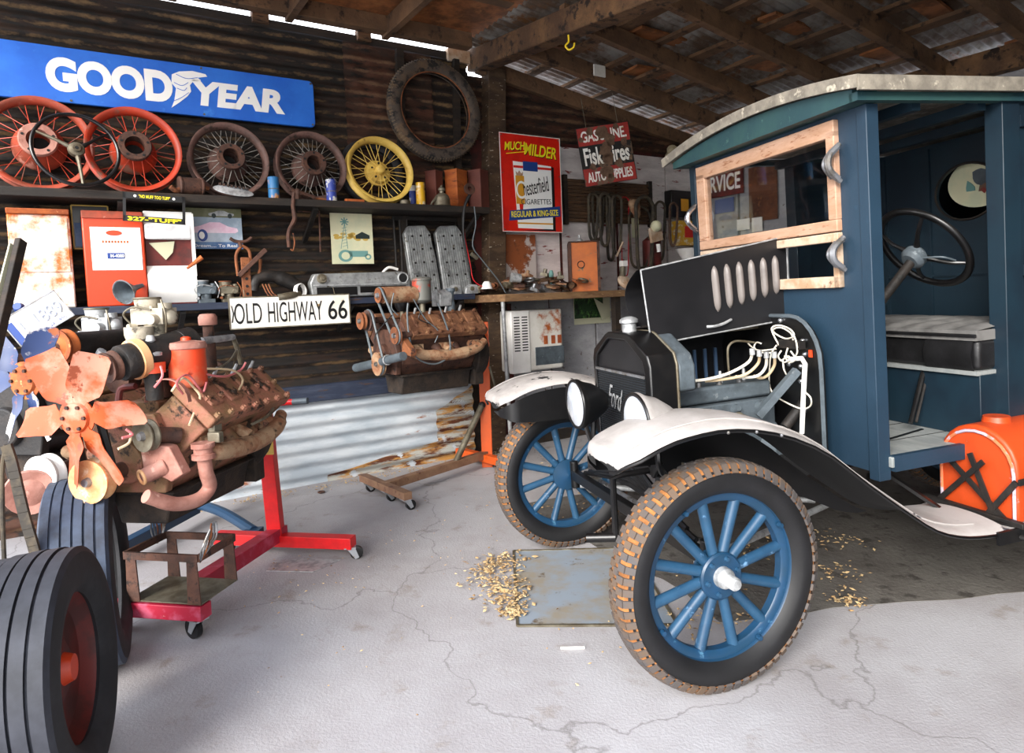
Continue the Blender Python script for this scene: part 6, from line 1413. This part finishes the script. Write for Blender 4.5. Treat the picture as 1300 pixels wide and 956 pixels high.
# running board
b = mb(); b.bb((1.02, -.86, .372), (2.3, -.50, .388)); rb = b.build('running_board', 'dust_fender', TR, bevel=.004)
mb().bb((1.02, -.868, .345), (2.3, -.856, .392)).build('edge', 'black', rb)
b = mb(); b.beam((1.04, -.52, .392), (1.12, -.84, .392), .010, .010); b.build('tread_strip', 'black', rb)
mb().bb((1.02, .50, .372), (2.3, .86, .388)).build('running_board', 'black', TR)
p0 = V((.86, -.40, .60)); p1 = V((1.04, -.64, .395))
mb().beam(p0, p1, .028, .012).build('step_brace', 'black', TR)
mb().beam((.80, -.50, .47), (1.0, -.3, .47), .012, .012).build('brace_stay', 'iron_dark', TR)
# radiator
zt, zs, zb_ = 1.165, 1.085, .60
sh = [(-.285, zb_), (-.285, zs), (-.105, zt), (.105, zt), (.27, zs), (.27, zb_)]
yc = -.0075
b = mb()
def rad_out(grow, x): return [(x, y * (1 + grow) , z + grow * .1 * (z > 1)) for y, z in sh]
outer = [(-.285, zb_), (-.285, 1.04), (-.265, 1.085), (-.125, 1.155), (-.09, 1.165), (.09, 1.165), (.12, 1.155), (.25, 1.085), (.27, 1.04), (.27, zb_)]
inner = [(y * .86, .64 if z < .7 else z - .028) for y, z in outer]
n = len(outer); x0, x1 = .0, .115
vs = [(x0, *p) for p in outer] + [(x0 - .006, *p) for p in inner] + [(x1, *p) for p in outer] + [(x0 + .03, *p) for p in inner]
fs = []
for i in range(n - 1): fs += [(i, i + 1, n + i + 1, n + i), (i, 2 * n + i, 2 * n + i + 1, i + 1), (n + i, n + i + 1, 3 * n + i + 1, 3 * n + i)]
fs += [tuple(range(3 * n - 1, 2 * n - 1, -1)), (0, n, 2 * n - 1, n - 1), tuple(range(3 * n, 4 * n)), (0, n - 1, 3 * n - 1, 2 * n)]
b.add(vs, fs); shl = b.build('radiator_shell', 'black', TR, bevel=.006, seg=3)
mb().prism([(y, z) for y, z in inner], .012, .03, 0).build('header_tank', 'black_hood', shl)
co = mb().bb((.004, -.235, .64), (.014, .225, .99)).build('radiator_core', 'black_matte', shl)
b = mb()
for i in range(34): b.bb((-.001, -.235, .645 + i * .0102), (.006, .225, .6485 + i * .0102))
b.build('core_fins', 'grille', shl)
mb().beam((-.002, -.24, .995), (-.002, .232, .995), .010, .010).build('core_trim', 'steel', shl)
_f = k(781, 505, 0, -.006); lettering('Ford', .10, .145, 'steel_light', shl, (-.006, _f.y, _f.z), R=RZ(-PI / 2) @ RY(.12), shear=.55, bold=-.004, name='ford_script')
# X of the lettering points to +Y when the face looks to -X: mirror check is made by RZ(-90)
mb().lathe([(0, 0), (.030, 0), (.030, .035), (.040, .04), (.040, .052), (.03, .06), (.012, .066), (0, .066)], (.06, -.005, zt - .002), n=24, cap=False).build('radiator_cap', 'steel_light', shl)
mb().prism([(y * 1.02, z + .003) for y, z in outer], .112, .122, 0).build('shell_bead', 'tin', shl, bevel=.003)
mb().prism([(-.285, .93), (-.285, 1.03), (-.26, 1.075), (-.12, 1.148), (.12, 1.148), (.25, 1.075), (.27, 1.03), (.27, .93)], .122, .20, 0).build('hood_ledge', 'iron_grey', shl, bevel=.01)
# far half of the hood, still shut
b = mb(); XH0, XH1 = .12, .70
b.shell(lambda u, v: (XH0 + (XH1 - XH0) * u, [.0, .12, .26, .285, .285][int(v * 4 + .5)], [1.175, 1.16, 1.09, 1.04, .64][int(v * 4 + .5)]), 2, 4, (0, .002, .002))
hd = b.build('hood_side', 'black_hood', TR, sharp=60)
for i in range(8): mb().bb((.24 + i * .058, .274, .84), (.254 + i * .058, .284, 1.02)).build('louvre', mat('louvre_daylight', '#4a6484', .5), hd)  # daylight in the far louvre slots, painted as blue bars
# opened near half: top panel folded up, side panel hanging from it
TLp = k(813, 343, 1, -.10); TRp = k(998, 300, 1, -.10); BRp = k(1002, 405, 1, -.10); BLp = k(827, 438, 1, -.10)
up = V((0, -.03, 0))
b = mb(); b.add([TLp, TRp, BRp, BLp] + [p + V((0, .008, 0)) for p in (TLp, TRp, BRp, BLp)], [(0, 1, 2, 3), (7, 6, 5, 4), (0, 4, 5, 1), (1, 5, 6, 2), (2, 6, 7, 3), (3, 7, 4, 0)])
hp = b.build('hood_side_panel', 'black_hood', TR, bevel=.003)
b = mb(); E4 = [TLp, TRp, BRp, BLp]
for i in range(4): b.tube([E4[i] + V((0, -.002, 0)), E4[(i + 1) % 4] + V((0, -.002, 0))], .0035, 6)
b.build('panel_edge', 'steel_light', hp)
def on_panel(u, v): return TLp.lerp(TRp, u).lerp(BLp.lerp(BRp, u), v)
for i in range(6):
    u = .48 + i * .086; a = on_panel(u, .16 + .008 * i); c_ = on_panel(u + .005, .74 - .014 * i)
    d = (c_ - a); L = d.length; dn = d.normalized(); sd_ = V((1, 0, .12)).normalized()
    def f(p, q, a=a, dn=dn, L=L, sd_=sd_):
        e_ = 1 - abs(2 * p - 1) ** 6; h = .016 * (1 - (2 * q - 1) ** 2) * e_
        return a + dn * (L * p) + sd_ * ((q - .5) * .036 * (e_ * .8 + .2)) + V((0, -h - .001, 0))
    mb().shell(f, 14, 6, (0, .003, 0)).build('louvre', mat('louvre_dusty', '#736c68', .42, 0, '#5c5652', 14, .5, .7), hp, sharp=60)
a = on_panel(.40, .90); c_ = on_panel(.56, .885); mb().tube([a + V((-.01, -.006, .0)), a + V((.02, -.022, 0)), a.lerp(c_, .6) + V((0, -.022, 0)), c_ + V((0, -.008, 0.006))], .006).build('handle', 'steel_light', hp)
# folded top panel going back to the hinge
hz0 = V((.10, .02, 1.18)); hz1 = V((.72, .02, 1.18))
b = mb(); b.shell(lambda u, v: (TLp + V((-.012, .01, 0))).lerp(TRp + V((0, .01, 0)), u).lerp(hz0.lerp(hz1, u) + V((0, 0, 0)), v) + V((0, .10 * math.sin(PI * v), .02 * math.sin(PI * v))), 4, 12, (0, .004, 0)); b.build('hood_top_panel', 'black_hood', TR, sharp=60)
mb().cyl((.12, 0, 1.178), (.74, 0, 1.178), .006, n=8).build('hood_hinge', 'iron_dark', TR)
# motor
zh = .905
b = mb(); b.bb((.16, -.13, zh - .07), (.66, .09, zh)); eh = b.build('cylinder_head', 'iron_grey', TR, bevel=.012)
for i in range(5): mb().cyl((.22 + i * .10, -.10, zh), (.22 + i * .10, -.10, zh + .022), .012, n=8).build('head_bolt', 'steel', eh)
b = mb(); b.bb((.16, -.15, .60), (.66, .09, zh - .075)); b.lathe([(.0, -.01), (.06, -.01), (.07, .0), (.07, .14), (0, .14)], (.62, -.02, .68), (1, 0, 0), 24, cap=False)
b.build('cylinder_block', 'iron_grey', TR, bevel=.01)
each('block_boss', 'iron_grey', TR, [lambda b, x=x: b.cyl((x, -.15, .80), (x, -.175, .81), .024, .014, 14) for x in (.22, .34, .46, .58)])
b = mb(); b.ball((.44, -.20, .77), .028); b.tube([(.44, -.20, .77), (.48, -.18, .76), (.52, -.16, .74)], .02); b.build('oil_filler', 'tin', TR)
each('spark_plug', 'steel_light', TR, [lambda b, x=x: b.cyl((x, -.05, zh), (x, -.05, zh + .05), .010, .006, 10) for x in (.20, .33, .46, .58)])
b = mb(); b.lathe([(.0, 0), (.09, 0), (.16, .05), (.16, .09), (0, .09)], (.56, -.05, .60), (1, 0, -.1), 28, cap=False); b.build('flywheel_cover', 'iron_grey', TR)
mb().ring(.11, .007, (.13, -.02, .92), (1, 0, 0), 28, 6).build('fan_belt', 'belt', TR)
for a in (.3, 1.9, 3.4, 5.0): mb().beam((.145, -.02, .92), (.145, -.02 + .14 * math.cos(a), .92 + .14 * math.sin(a)), .01, .05, (1, 0, 0)).build('fan_blade', 'iron_dark', TR)
mb().tube([(.14, 0, .97), (.14, -.0, 1.08), (.09, 0, 1.12)], .022).build('water_hose', 'black', TR)
# firewall
fw = [(-.40, .58), (-.40, .96)] + [(-.40 + .17 * (1 - math.cos(a * PI / 12)), .98 + .20 * math.sin(a * PI / 12)) for a in range(1, 7)] + [(.23 + .17 * math.sin(a * PI / 12), .98 + .20 * math.cos(a * PI / 12)) for a in range(0, 6)] + [(.40, .96), (.40, .58)]
fwo = mb().prism(fw, .70, .715, 0).build('firewall', 'black', TR, bevel=.003)
b = mb(); b.tube([(.695, y, z) for y, z in fw], .009, 6, smooth=False); b.build('firewall_rim', 'iron_grey', fwo)
kf = lambda x, y, d=0: k(x, y, 0, .695 - d)
each('firewall_bolt', 'chrome', fwo, [lambda b, p=kf(x, y): b.ball(p, .012, 10) for x, y in ((1019, 433), (1022, 450), (1002, 462), (1017, 465), (1001, 482), (1017, 484), (1022, 520), (991, 407))])
b = mb(); p = kf(1005, 437, .02); b.box(p, (.03, .13, .035)); tb = b.build('terminal_block', 'iron_dark', fwo)
mb().box(kf(1029, 449, 0), (.005, .018, .03)).build('reflector', 'orange_paint', fwo)
def wires(lst, m, r, d0=.03):
    for w_ in lst: mb().tube([kf(x, y, d0 + .012 * math.sin(i * 1.7)) for i, (x, y) in enumerate(w_)], r, 6).build('wire', m, fwo)
wires([[(990, 440), (982, 425), (980, 416), (990, 413), (1003, 418), (1008, 426), (998, 430), (985, 424), (982, 418), (992, 416), (1004, 423), (1007, 432)],
       [(1007, 424), (1011, 435), (1012, 448), (1006, 455), (998, 452), (1000, 442)], [(986, 438), (979, 450), (977, 470), (977, 490), (984, 502), (1000, 512), (1018, 519), (1029, 515), (1029, 505), (1022, 498)],
       [(992, 445), (988, 452), (992, 458), (999, 452), (1003, 455), (996, 460), (990, 456)], [(994, 458), (995, 468), (998, 475)], [(1004, 446), (1010, 456), (1002, 460), (996, 452)], [(985, 443), (965, 445), (955, 441), (950, 436)], [(984, 447), (970, 448), (958, 442), (960, 435), (966, 436)]], 'wire_white', .0035)
mb().tube([kf(1004, 456, .03), kf(1018, 455, .035), kf(1022, 462, .035), kf(1020, 500, .035), kf(1018, 550, .03)], .010, 8, smooth=False).build('loom_sleeve', 'white_enamel', fwo)
# ignition leads from the coils to the plugs
for i, (a, m) in enumerate([([(955, 448), (950, 460), (925, 474), (895, 482), (870, 484)], 0), ([(964, 450), (962, 462), (945, 476), (915, 482), (895, 484)], 0), ([(973, 452), (972, 466), (962, 477), (945, 479), (934, 478)], 0), ([(983, 452), (983, 464), (975, 476), (966, 480), (957, 477)], 0)]):
    pts = []
    for j, (x, y) in enumerate(a): pts.append(k(x, y, 1, -.22 + .03 * j))
    mb().tube(pts, .0065, 8).build('ignition_lead', 'wire_white' if i % 2 == 0 else 'wire_cream', TR)
    mb().cyl(pts[0] + V((.0, 0, -.008)), pts[0] + V((0, 0, .018)), .011, n=10).build('lead_terminal', 'steel_light', TR)
mb().tube([k(926, 478, 1, -.1), k(924, 455, 1, -.1), k(925, 440, 1, -.1), k(935, 433, 1, -.1), k(958, 435, 1, -.1)], .005).build('choke_rod', 'tin', TR)
mb().beam(k(1012, 470, 1, -.30), k(962, 528, 1, -.25), .035, .03).build('steering_bracket', 'iron_grey', TR)
mb().beam(k(966, 415, 1, -.0), k(905, 422, 1, -.0), .01, .01).build('hood_stay', 'tin', TR)
# head lamps
for px, py, lb in ((732, 513, 0), (809, 537, 1)):
    c = k(px, py, 0, -.21); c.y += .0
    R_ = .094
    sh_ = mb().lathe([(R_, 0), (R_ + .010, .004), (R_ + .010, -.012), (R_ * .98, -.03), (R_ * .85, -.07), (R_ * .5, -.12), (.03, -.14), (0, -.142)], c, (-1, 0, 0), 40, cap=False).build('head_lamp', 'black' if lb == 0 else 'dust_fender', TR, sharp=50)
    mb().lathe([(R_ + .002, .004), (R_ * .7, .014), (0, .020)], c, (-1, 0, 0), 40, cap=False).build('lens', 'headlens', sh_)
    mb().ring(R_ + .004, .007, c + V((-.004, 0, 0)), (-1, 0, 0), 40, 8).build('bezel', 'black', sh_)
    mb().tube([c + V((.07, 0, -.08)), c + V((.08, .0, -.18)), (.02, (c.y) * .75, .62)], .012).build('lamp_post', 'black', sh_)
# ---- cab
Xc = .77; Yn, Yf = -.60, .60
ZB, ZT = .58, 1.955
b = mb(); T = .045
# front wall with window opening
wy0, wy1, wz0, wz1 = -.455, .515, 1.29, 1.935
b.prism([(Yn, ZB), (wy0, ZB), (wy0, ZT), (Yn, ZT)], Xc, Xc + T, 0)
b.prism([(wy1, ZB), (Yf, ZB), (Yf, ZT), (wy1, ZT)], Xc, Xc + T, 0)
b.prism([(wy0, ZB), (wy1, ZB), (wy1, wz0), (wy0, wz0)], Xc, Xc + T, 0)
b.prism([(wy0, wz1), (wy1, wz1), (wy1, ZT), (wy0, ZT)], Xc, Xc + T, 0)
cb = b.build('cab_front', 'truck_blue', TR)
mb().bb((Xc - .006, Yn - .004, ZB - .03), (Xc + .05, Yn + .045, ZT)).build('door_post', 'truck_blue', TR, bevel=.003)
mb().bb((Xc - .006, Yf - .045, ZB - .03), (Xc + .09, Yf + .004, ZT)).build('door_post', 'truck_blue_shaded', TR, bevel=.003)
# windscreen frame of bare wood
wf_ = mb(); X_ = Xc - .012
fy0, fy1 = wy0 - .005, wy1
gz0, gz1 = 1.555, 1.895
def fr(b, ya, za, yb, zb2): b.bb((X_ - .012, min(ya, yb), min(za, zb2)), (X_ + .03, max(ya, yb), max(za, zb2)))
fr(wf_, fy0, gz1 - .025, fy1, wz1); fr(wf_, fy0, gz0 - .045, fy1, gz0); fr(wf_, fy0, gz0, fy0 + .045, gz1); fr(wf_, fy1 - .075, gz0, fy1, gz1)
us = wf_.build('windscreen_frame', 'wood_raw', TR, bevel=.004)
b = mb(); fr(b, fy0, gz0 - .085, fy1, gz0 - .05); fr(b, fy0, wz0, fy1, wz0 + .045); fr(b, fy0, wz0, fy0 + .03, gz0 - .08); fr(b, fy1 - .05, wz0, fy1, gz0 - .08)
ls = b.build('lower_windscreen_frame', 'wood_white', TR, bevel=.004)
mb().bb((X_ + .006, fy0 + .04, gz0 - .005), (X_ + .010, fy1 - .07, gz1 - .02)).build('glass', 'glass', us)
for (py, pz, sc) in ((wy0 - .03, 1.765, 1.), (wy1 + .015, 1.68, 1.), (wy0 - .035, 1.42, .9)):
    b = mb(); b.cyl((X_ - .01, py, pz - .07 * sc), (X_ - .035, py, pz - .05 * sc), .010).cyl((X_ - .01, py, pz + .07 * sc), (X_ - .035, py, pz + .05 * sc), .010)
    b.tube([(X_ - .02, py, pz - .06 * sc), (X_ - .055, py, pz - .03 * sc), (X_ - .065, py, pz), (X_ - .055, py, pz + .03 * sc), (X_ - .02, py, pz + .06 * sc)], .013)
    b.tube([(X_ - .02, py + .03, pz - .05 * sc), (X_ - .055, py + .03, pz), (X_ - .02, py + .03, pz + .05 * sc)], .011)
    b.build('hinge_bracket', 'chrome' if pz < 1.7 and pz > 1.5 else 'steel', TR)
# side body behind the doorway
XD = 1.425; XE_ = 3.05; ZT2 = 1.96
b = mb()
for s in (-1, 1):
    Y = Yn if s < 0 else Yf
    b.bb((XD, Y - .02, .60), (XE_, Y + .02, ZT2))
b.bb((XE_ - .04, Yn, .60), (XE_, Yf, ZT2)); b.build('body_side', 'truck_blue_shaded', TR)
b = mb(); b.bb((XD - .04, Yn - .03, .60), (XD + .05, Yn + .045, ZT2)); b.build('rear_post', 'truck_blue_shaded', TR, bevel=.003)
b = mb(); b.bb((XD - .04, Yf - .045, .60), (XD + .05, Yf + .03, ZT2)); b.build('rear_post', 'truck_blue_shaded', TR, bevel=.003)
each('side_rail', 'truck_blue_shaded', TR, [lambda b, z=z: b.bb((XD + .05, Yn - .034, z), (XE_, Yn - .018, z + .045)) for z in (.66, .98, 1.28, 1.86)])
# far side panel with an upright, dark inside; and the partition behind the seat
b = mb(); b.bb((Xc + .09, Yf - .006, ZB), (XD, Yf + .01, 1.16)); b.build('far_side_panel', 'truck_blue_shaded', TR)
b = mb()
ZP = 1.95; XP = 1.86; oy, oz, ra, rb_ = k(1227, 243, 0, XP).y, k(1227, 243, 0, XP).z, .17, .135
nseg = 32
ell = [(oy + ra * math.cos(2 * PI * i / nseg), oz + rb_ * math.sin(2 * PI * i / nseg)) for i in range(nseg)]
def sqp(i):
    a = 2 * PI * i / nseg; cx, sz = math.cos(a), math.sin(a); m_ = max(abs(cx), abs(sz)); return (oy + .30 * cx / m_, oz + .18 * sz / m_)
sq = [sqp(i) for i in range(nseg)]
for X in (XP, XP + .02):
    vs = [(X, *p) for p in ell] + [(X, *p) for p in sq]; b.add(vs, [(i, (i + 1) % nseg, nseg + (i + 1) % nseg, nseg + i) for i in range(nseg)])
b.add([(XP, *p) for p in ell] + [(XP + .02, *p) for p in ell], [(i, (i + 1) % nseg, nseg + (i + 1) % nseg, nseg + i) for i in range(nseg)])
y0, y1, z0, z1 = oy - .30, oy + .30, oz - .18, oz + .18
b.bb((XP, Yn + .02, .62), (XP + .02, Yf - .02, z0)); b.bb((XP, Yn + .02, z1), (XP + .02, Yf - .02, ZP)); b.bb((XP, y1, z0), (XP + .02, Yf - .02, z1)); b.bb((XP, Yn + .02, z0), (XP + .02, y0, z1))
pt = b.build('cab_partition', 'truck_blue_shaded', TR)
each('panel_batten', 'truck_blue_shaded', pt, [lambda b, y=y: b.bb((XP - .012, y, .8), (XP, y + .015, 1.93)) for y in (.40, .12)] + [lambda b: b.bb((XP - .01, Yn + .03, 1.28), (XP, Yf - .03, 1.29))])
b = mb(); b.tube([(XP - .003, y, z) for y, z in ell], .006, 6, True, smooth=False); b.build('oval_rim', 'wood_dark', pt)
# roof
def zr(y): return 2.0 + .062 * (1 - ((y + .02) / .66) ** 2)
XR0, XR1 = .67, 3.1
b = mb(); b.shell(lambda u, v: (XR0 + (XR1 - XR0) * u, -.67 + 1.38 * v, zr(-.67 + 1.38 * v) + .035), 2, 20, (0, 0, -.012)); rf = b.build('roof', 'canvas', TR, sharp=50)
b = mb()
P = [(XR0, -.67 + 1.38 * i / 20, zr(-.67 + 1.38 * i / 20) + .012) for i in range(21)]
for i in range(20): b.beam(P[i], V(P[i + 1]) + (V(P[i + 1]) - V(P[i])) * .03, .012, .045)
b.beam((XR0, -.67, 2.008), (XR1, -.67, 2.008), .012, .05); b.build('roof_edging', 'canvas', rf)
b = mb()
for i in range(20):
    y0, y1 = P[i][1], P[i + 1][1]; y0 = max(y0, Yn - .02); y1 = min(y1, Yf + .04)
    if y1 > y0: b.prism([(y0, 1.955), (y1, 1.955), (y1, zr(y1) - .012), (y0, zr(y0) - .012)], XR0 + .02, Xc + .03, 0)
b.build('header_panel', 'truck_green', rf)
b = mb(); b.bb((XR0 + .02, Yn - .045, 1.955), (XR1, Yn - .005, 1.985)); b.bb((XR0 + .02, Yf, 1.955), (XR1, Yf + .04, 1.985)); b.build('cant_rail', 'truck_green', rf)
each('roof_bow', 'truck_blue_shaded', rf, [lambda b, x=x: b.bb((x, Yn, 1.93), (x + .04, Yf, 1.97)) for x in (.98, 1.3, 1.62)])
# floor, seat, controls
fl_ = mb().bb((Xc + .04, Yn - .02, .60), (1.86, Yf, .64)).build('cab_floor', 'floor_wood', TR, bevel=.003)
mb().bb((Xc + .05, Yn - .024, .585), (XD - .02, Yn + .0, .645)).build('sill', 'truck_blue', TR)
each('floor_seam', 'black_matte', fl_, [lambda b, y=y: b.bb((Xc + .05, y, .6395), (1.30, y + .004, .6415)) for y in (-.42, -.2, .1)])
mb().beam((1.02, -.40, .642), (1.26, -.34, .642), .012, .004).build('lever_slot', 'black', fl_)
mb().bb((1.30, Yn + .02, .64), (1.80, Yf - .02, .90)).build('seat_box', 'truck_blue_shaded', TR, bevel=.003)
mb().bb((1.285, Yn + .02, .895), (1.82, Yf - .02, .912)).build('seat_ledge', 'floor_wood', TR)
mb().bb((1.30, Yn + .025, .912), (1.80, Yf - .03, 1.04)).build('seat_base', 'leather', TR, bevel=.02, seg=3)
b = mb(); b.grid(lambda u, v: (1.285 + .52 * v, Yn + .02 + 1.16 * u, 1.075 + .028 * abs(math.sin(u * PI * 9 + v * 1.5)) ** .6 * math.sin(PI * min(1, v * 1.05)) ** .3), 72, 12)
b.bb((1.285, Yn + .02, 1.035), (1.805, Yf - .02, 1.076)); b.build('seat_cushion', 'leather_dusty', TR, sharp=60)
b = mb(); b.tube([(1.283, Yn + .02, 1.055), (1.283, Yf - .02, 1.055)], .008, 6); b.build('seat_piping', 'leather', TR)
mb().shell(lambda u, v: (1.296 - .02 * math.sin(PI * v), -.56 + .22 * u, .90 + .14 * v), 4, 6, (.004, 0, 0)).build('leather_flap', 'leather', TR)
a, c_ = k(1174, 425, 1, -.3), k(1156, 537, 1, -.36)
lv = mb().tube([c_, a - V((.0, 0, .12)), a - V((0, 0, .06)), a], [.010, .011, .016, .018, .016]).build('brake_lever', 'black', TR)
mb().tube([a + V((.012, 0, 0)), a + V((.05, -.01, -.03)), a + V((.045, -.01, -.11)), a + V((.0, 0, -.17))], .006).build('release_grip', 'iron_dark', lv)
mb().tube([c_ + V((.03, 0, 0)), a + V((.02, 0, -.14))], .006).build('pull_rod', 'iron_dark', lv)
# steering wheel
hub = k(1158, 318, 1, -.28); cB = k(1108, 375, 1, -.28)
P3 = [k(x, y, 1, -.28) for x, y in ((1112, 290), (1232, 330), (1160, 266), (1185, 364))]
cw = (P3[2] + P3[3]) / 2; ax = V((.80, -.02, .58)).normalized()
RR = .20
cw = k(1172, 315, 1, -.28)
sw_ = mb().ring(RR, .0165, cw, ax, 56, 12, .014).build('steering_wheel', 'black', TR, sharp=60)
hc = cw - ax * .045
mb().lathe([(0, .02), (.03, .02), (.05, .0), (.052, -.03), (.035, -.05), (0, -.05)], hc, ax, 28, cap=False).build('wheel_hub', 'iron_grey', sw_)
Rw = rot_to(ax)
for i in range(4):
    a = PI / 2 * i + .5; d = Rw @ V((math.cos(a), math.sin(a), 0)); mb().tube([hc + d * .03, hc + d * .12 + ax * .012, cw + d * (RR - .01)], [.013, .009, .008]).build('wheel_spoke', 'black', sw_)
dn = (V((.62, -.26, .72)) - hc); mb().cyl(hc, hc + dn * 1.0, .020, .022, 16).build('steering_column', 'iron_dark', TR)
d = Rw @ V((1, .2, 0)); mb().tube([hc - ax * .03, hc - ax * .03 + V((.02, -.12, .0)), hc - ax * .03 + V((.08, -.14, -.02))], .004).build('throttle_lever', 'iron_grey', TR)
# cab window sticker-like round sign glimpsed through the oval hole
# ---- luggage rack + fuel can on the running board
yb0, yb1 = -.84, -.50; xb0, xb1 = 1.16, 1.75; zb0 = .390
tc_ = thing('tool_chest', 'orange round-topped metal case strapped on the running board', 'case', K, (0, 0, 0))
n = 12; hb = .34
prof = [(yb0 + .01, zb0), (yb0 + .01, zb0 + hb * .55)] + [((yb0 + yb1) / 2 - (yb1 - yb0 - .02) / 2 * math.cos(PI * i / n), zb0 + hb * .55 + hb * .45 * math.sin(PI * i / n)) for i in range(1, n)] + [(yb1 - .01, zb0 + hb * .55), (yb1 - .01, zb0)]
bd = mb().prism(prof, xb0, xb1, 0).build('body', 'toolbox', tc_, bevel=.010, seg=3)
b = mb(); b.tube([(xb0 - .004, y * .93 + (yb0 + yb1) / 2 * .07, zb0 + (z - zb0) * .93) for y, z in prof], .006, 6, smooth=False); b.build('end_ridge', mat('worn_orange_edge', '#c87048', .5, 0, '#b0a8b8', 9, .46, .54), bd)
each('filler_cap', 'toolbox', tc_, [lambda b, x=x: b.cyl((x, -.66, zb0 + hb - .005), (x, -.66, zb0 + hb + .018), .05, .045, 20) for x in (xb0 + .12, xb0 + .40)])
rk = mb().beam((xb0 - .035, -.86, .43), (xb0 - .03, -.47, .37), .02, .012)
rk = mb().bb((xb0 - .045, -.88, .390), (xb0 - .02, -.46, .410)).build('luggage_rack', 'iron_dark', TR, bevel=.002)
xr = xb0 - .02
for a, c_ in (((yb0 + .03, .385), (yb1 - .03, .62)), ((yb1 - .02, .40), (yb0 + .12, .60)), ((yb0 - .0, .55), (yb1 - .22, .385)), ((-.66, .62), (-.76, .40))):
    mb().beam((xr, a[0], a[1]), (xr - .008, c_[0], c_[1]), .020, .008, (1, 0, 0)).build('rack_bar', 'iron_dark', rk)
mb().beam((xr, yb0 - .01, .55), (xb1, yb0 - .01, .57), .008, .022).build('rack_rail', 'iron_dark', rk)
mb().tube([(xr - .02, -.86, .36), (xr - .01, -.92, .35), (xr, -.93, .30), (xr - .02, -.90, .27)], .010).build('rack_hook', 'iron_dark', rk)
# the painted emblem seen through the oval opening: a board standing in the body
t = thing('emblem_board', 'cream oval board with a coloured crest leaning inside the truck body', 'board', K, (XP + .05, oy - .03, oz + .04))
mb().lathe([(0, -.004), (1, -.004), (1, .004), (0, .004)], ax=(1, 0, 0), n=36, cap=False).build('board', 'cream', t)
for v_ in t.children[0].data.vertices: v_.co.y *= .17; v_.co.z *= .12
b = mb(); blob(b, .0, .0, .055, 0, .001)
o = mb()
for (y, z, r, m) in ((0, .02, .045, 'iron_grey'), (.05, -.02, .03, 'teal'), (-.06, .03, .03, 'sign_gold'), (-.02, -.03, .028, 'fis_red'), (-.1, .02, .02, 'teal')):
    b = mb(); b.prism([(y + r * random.uniform(.6, 1.2) * math.cos(2 * PI * i / 10), z + r * random.uniform(.6, 1.2) * math.sin(2 * PI * i / 10)) for i in range(10)], -.007 - r * .02, -.004, 0); b.build('crest', m, t)
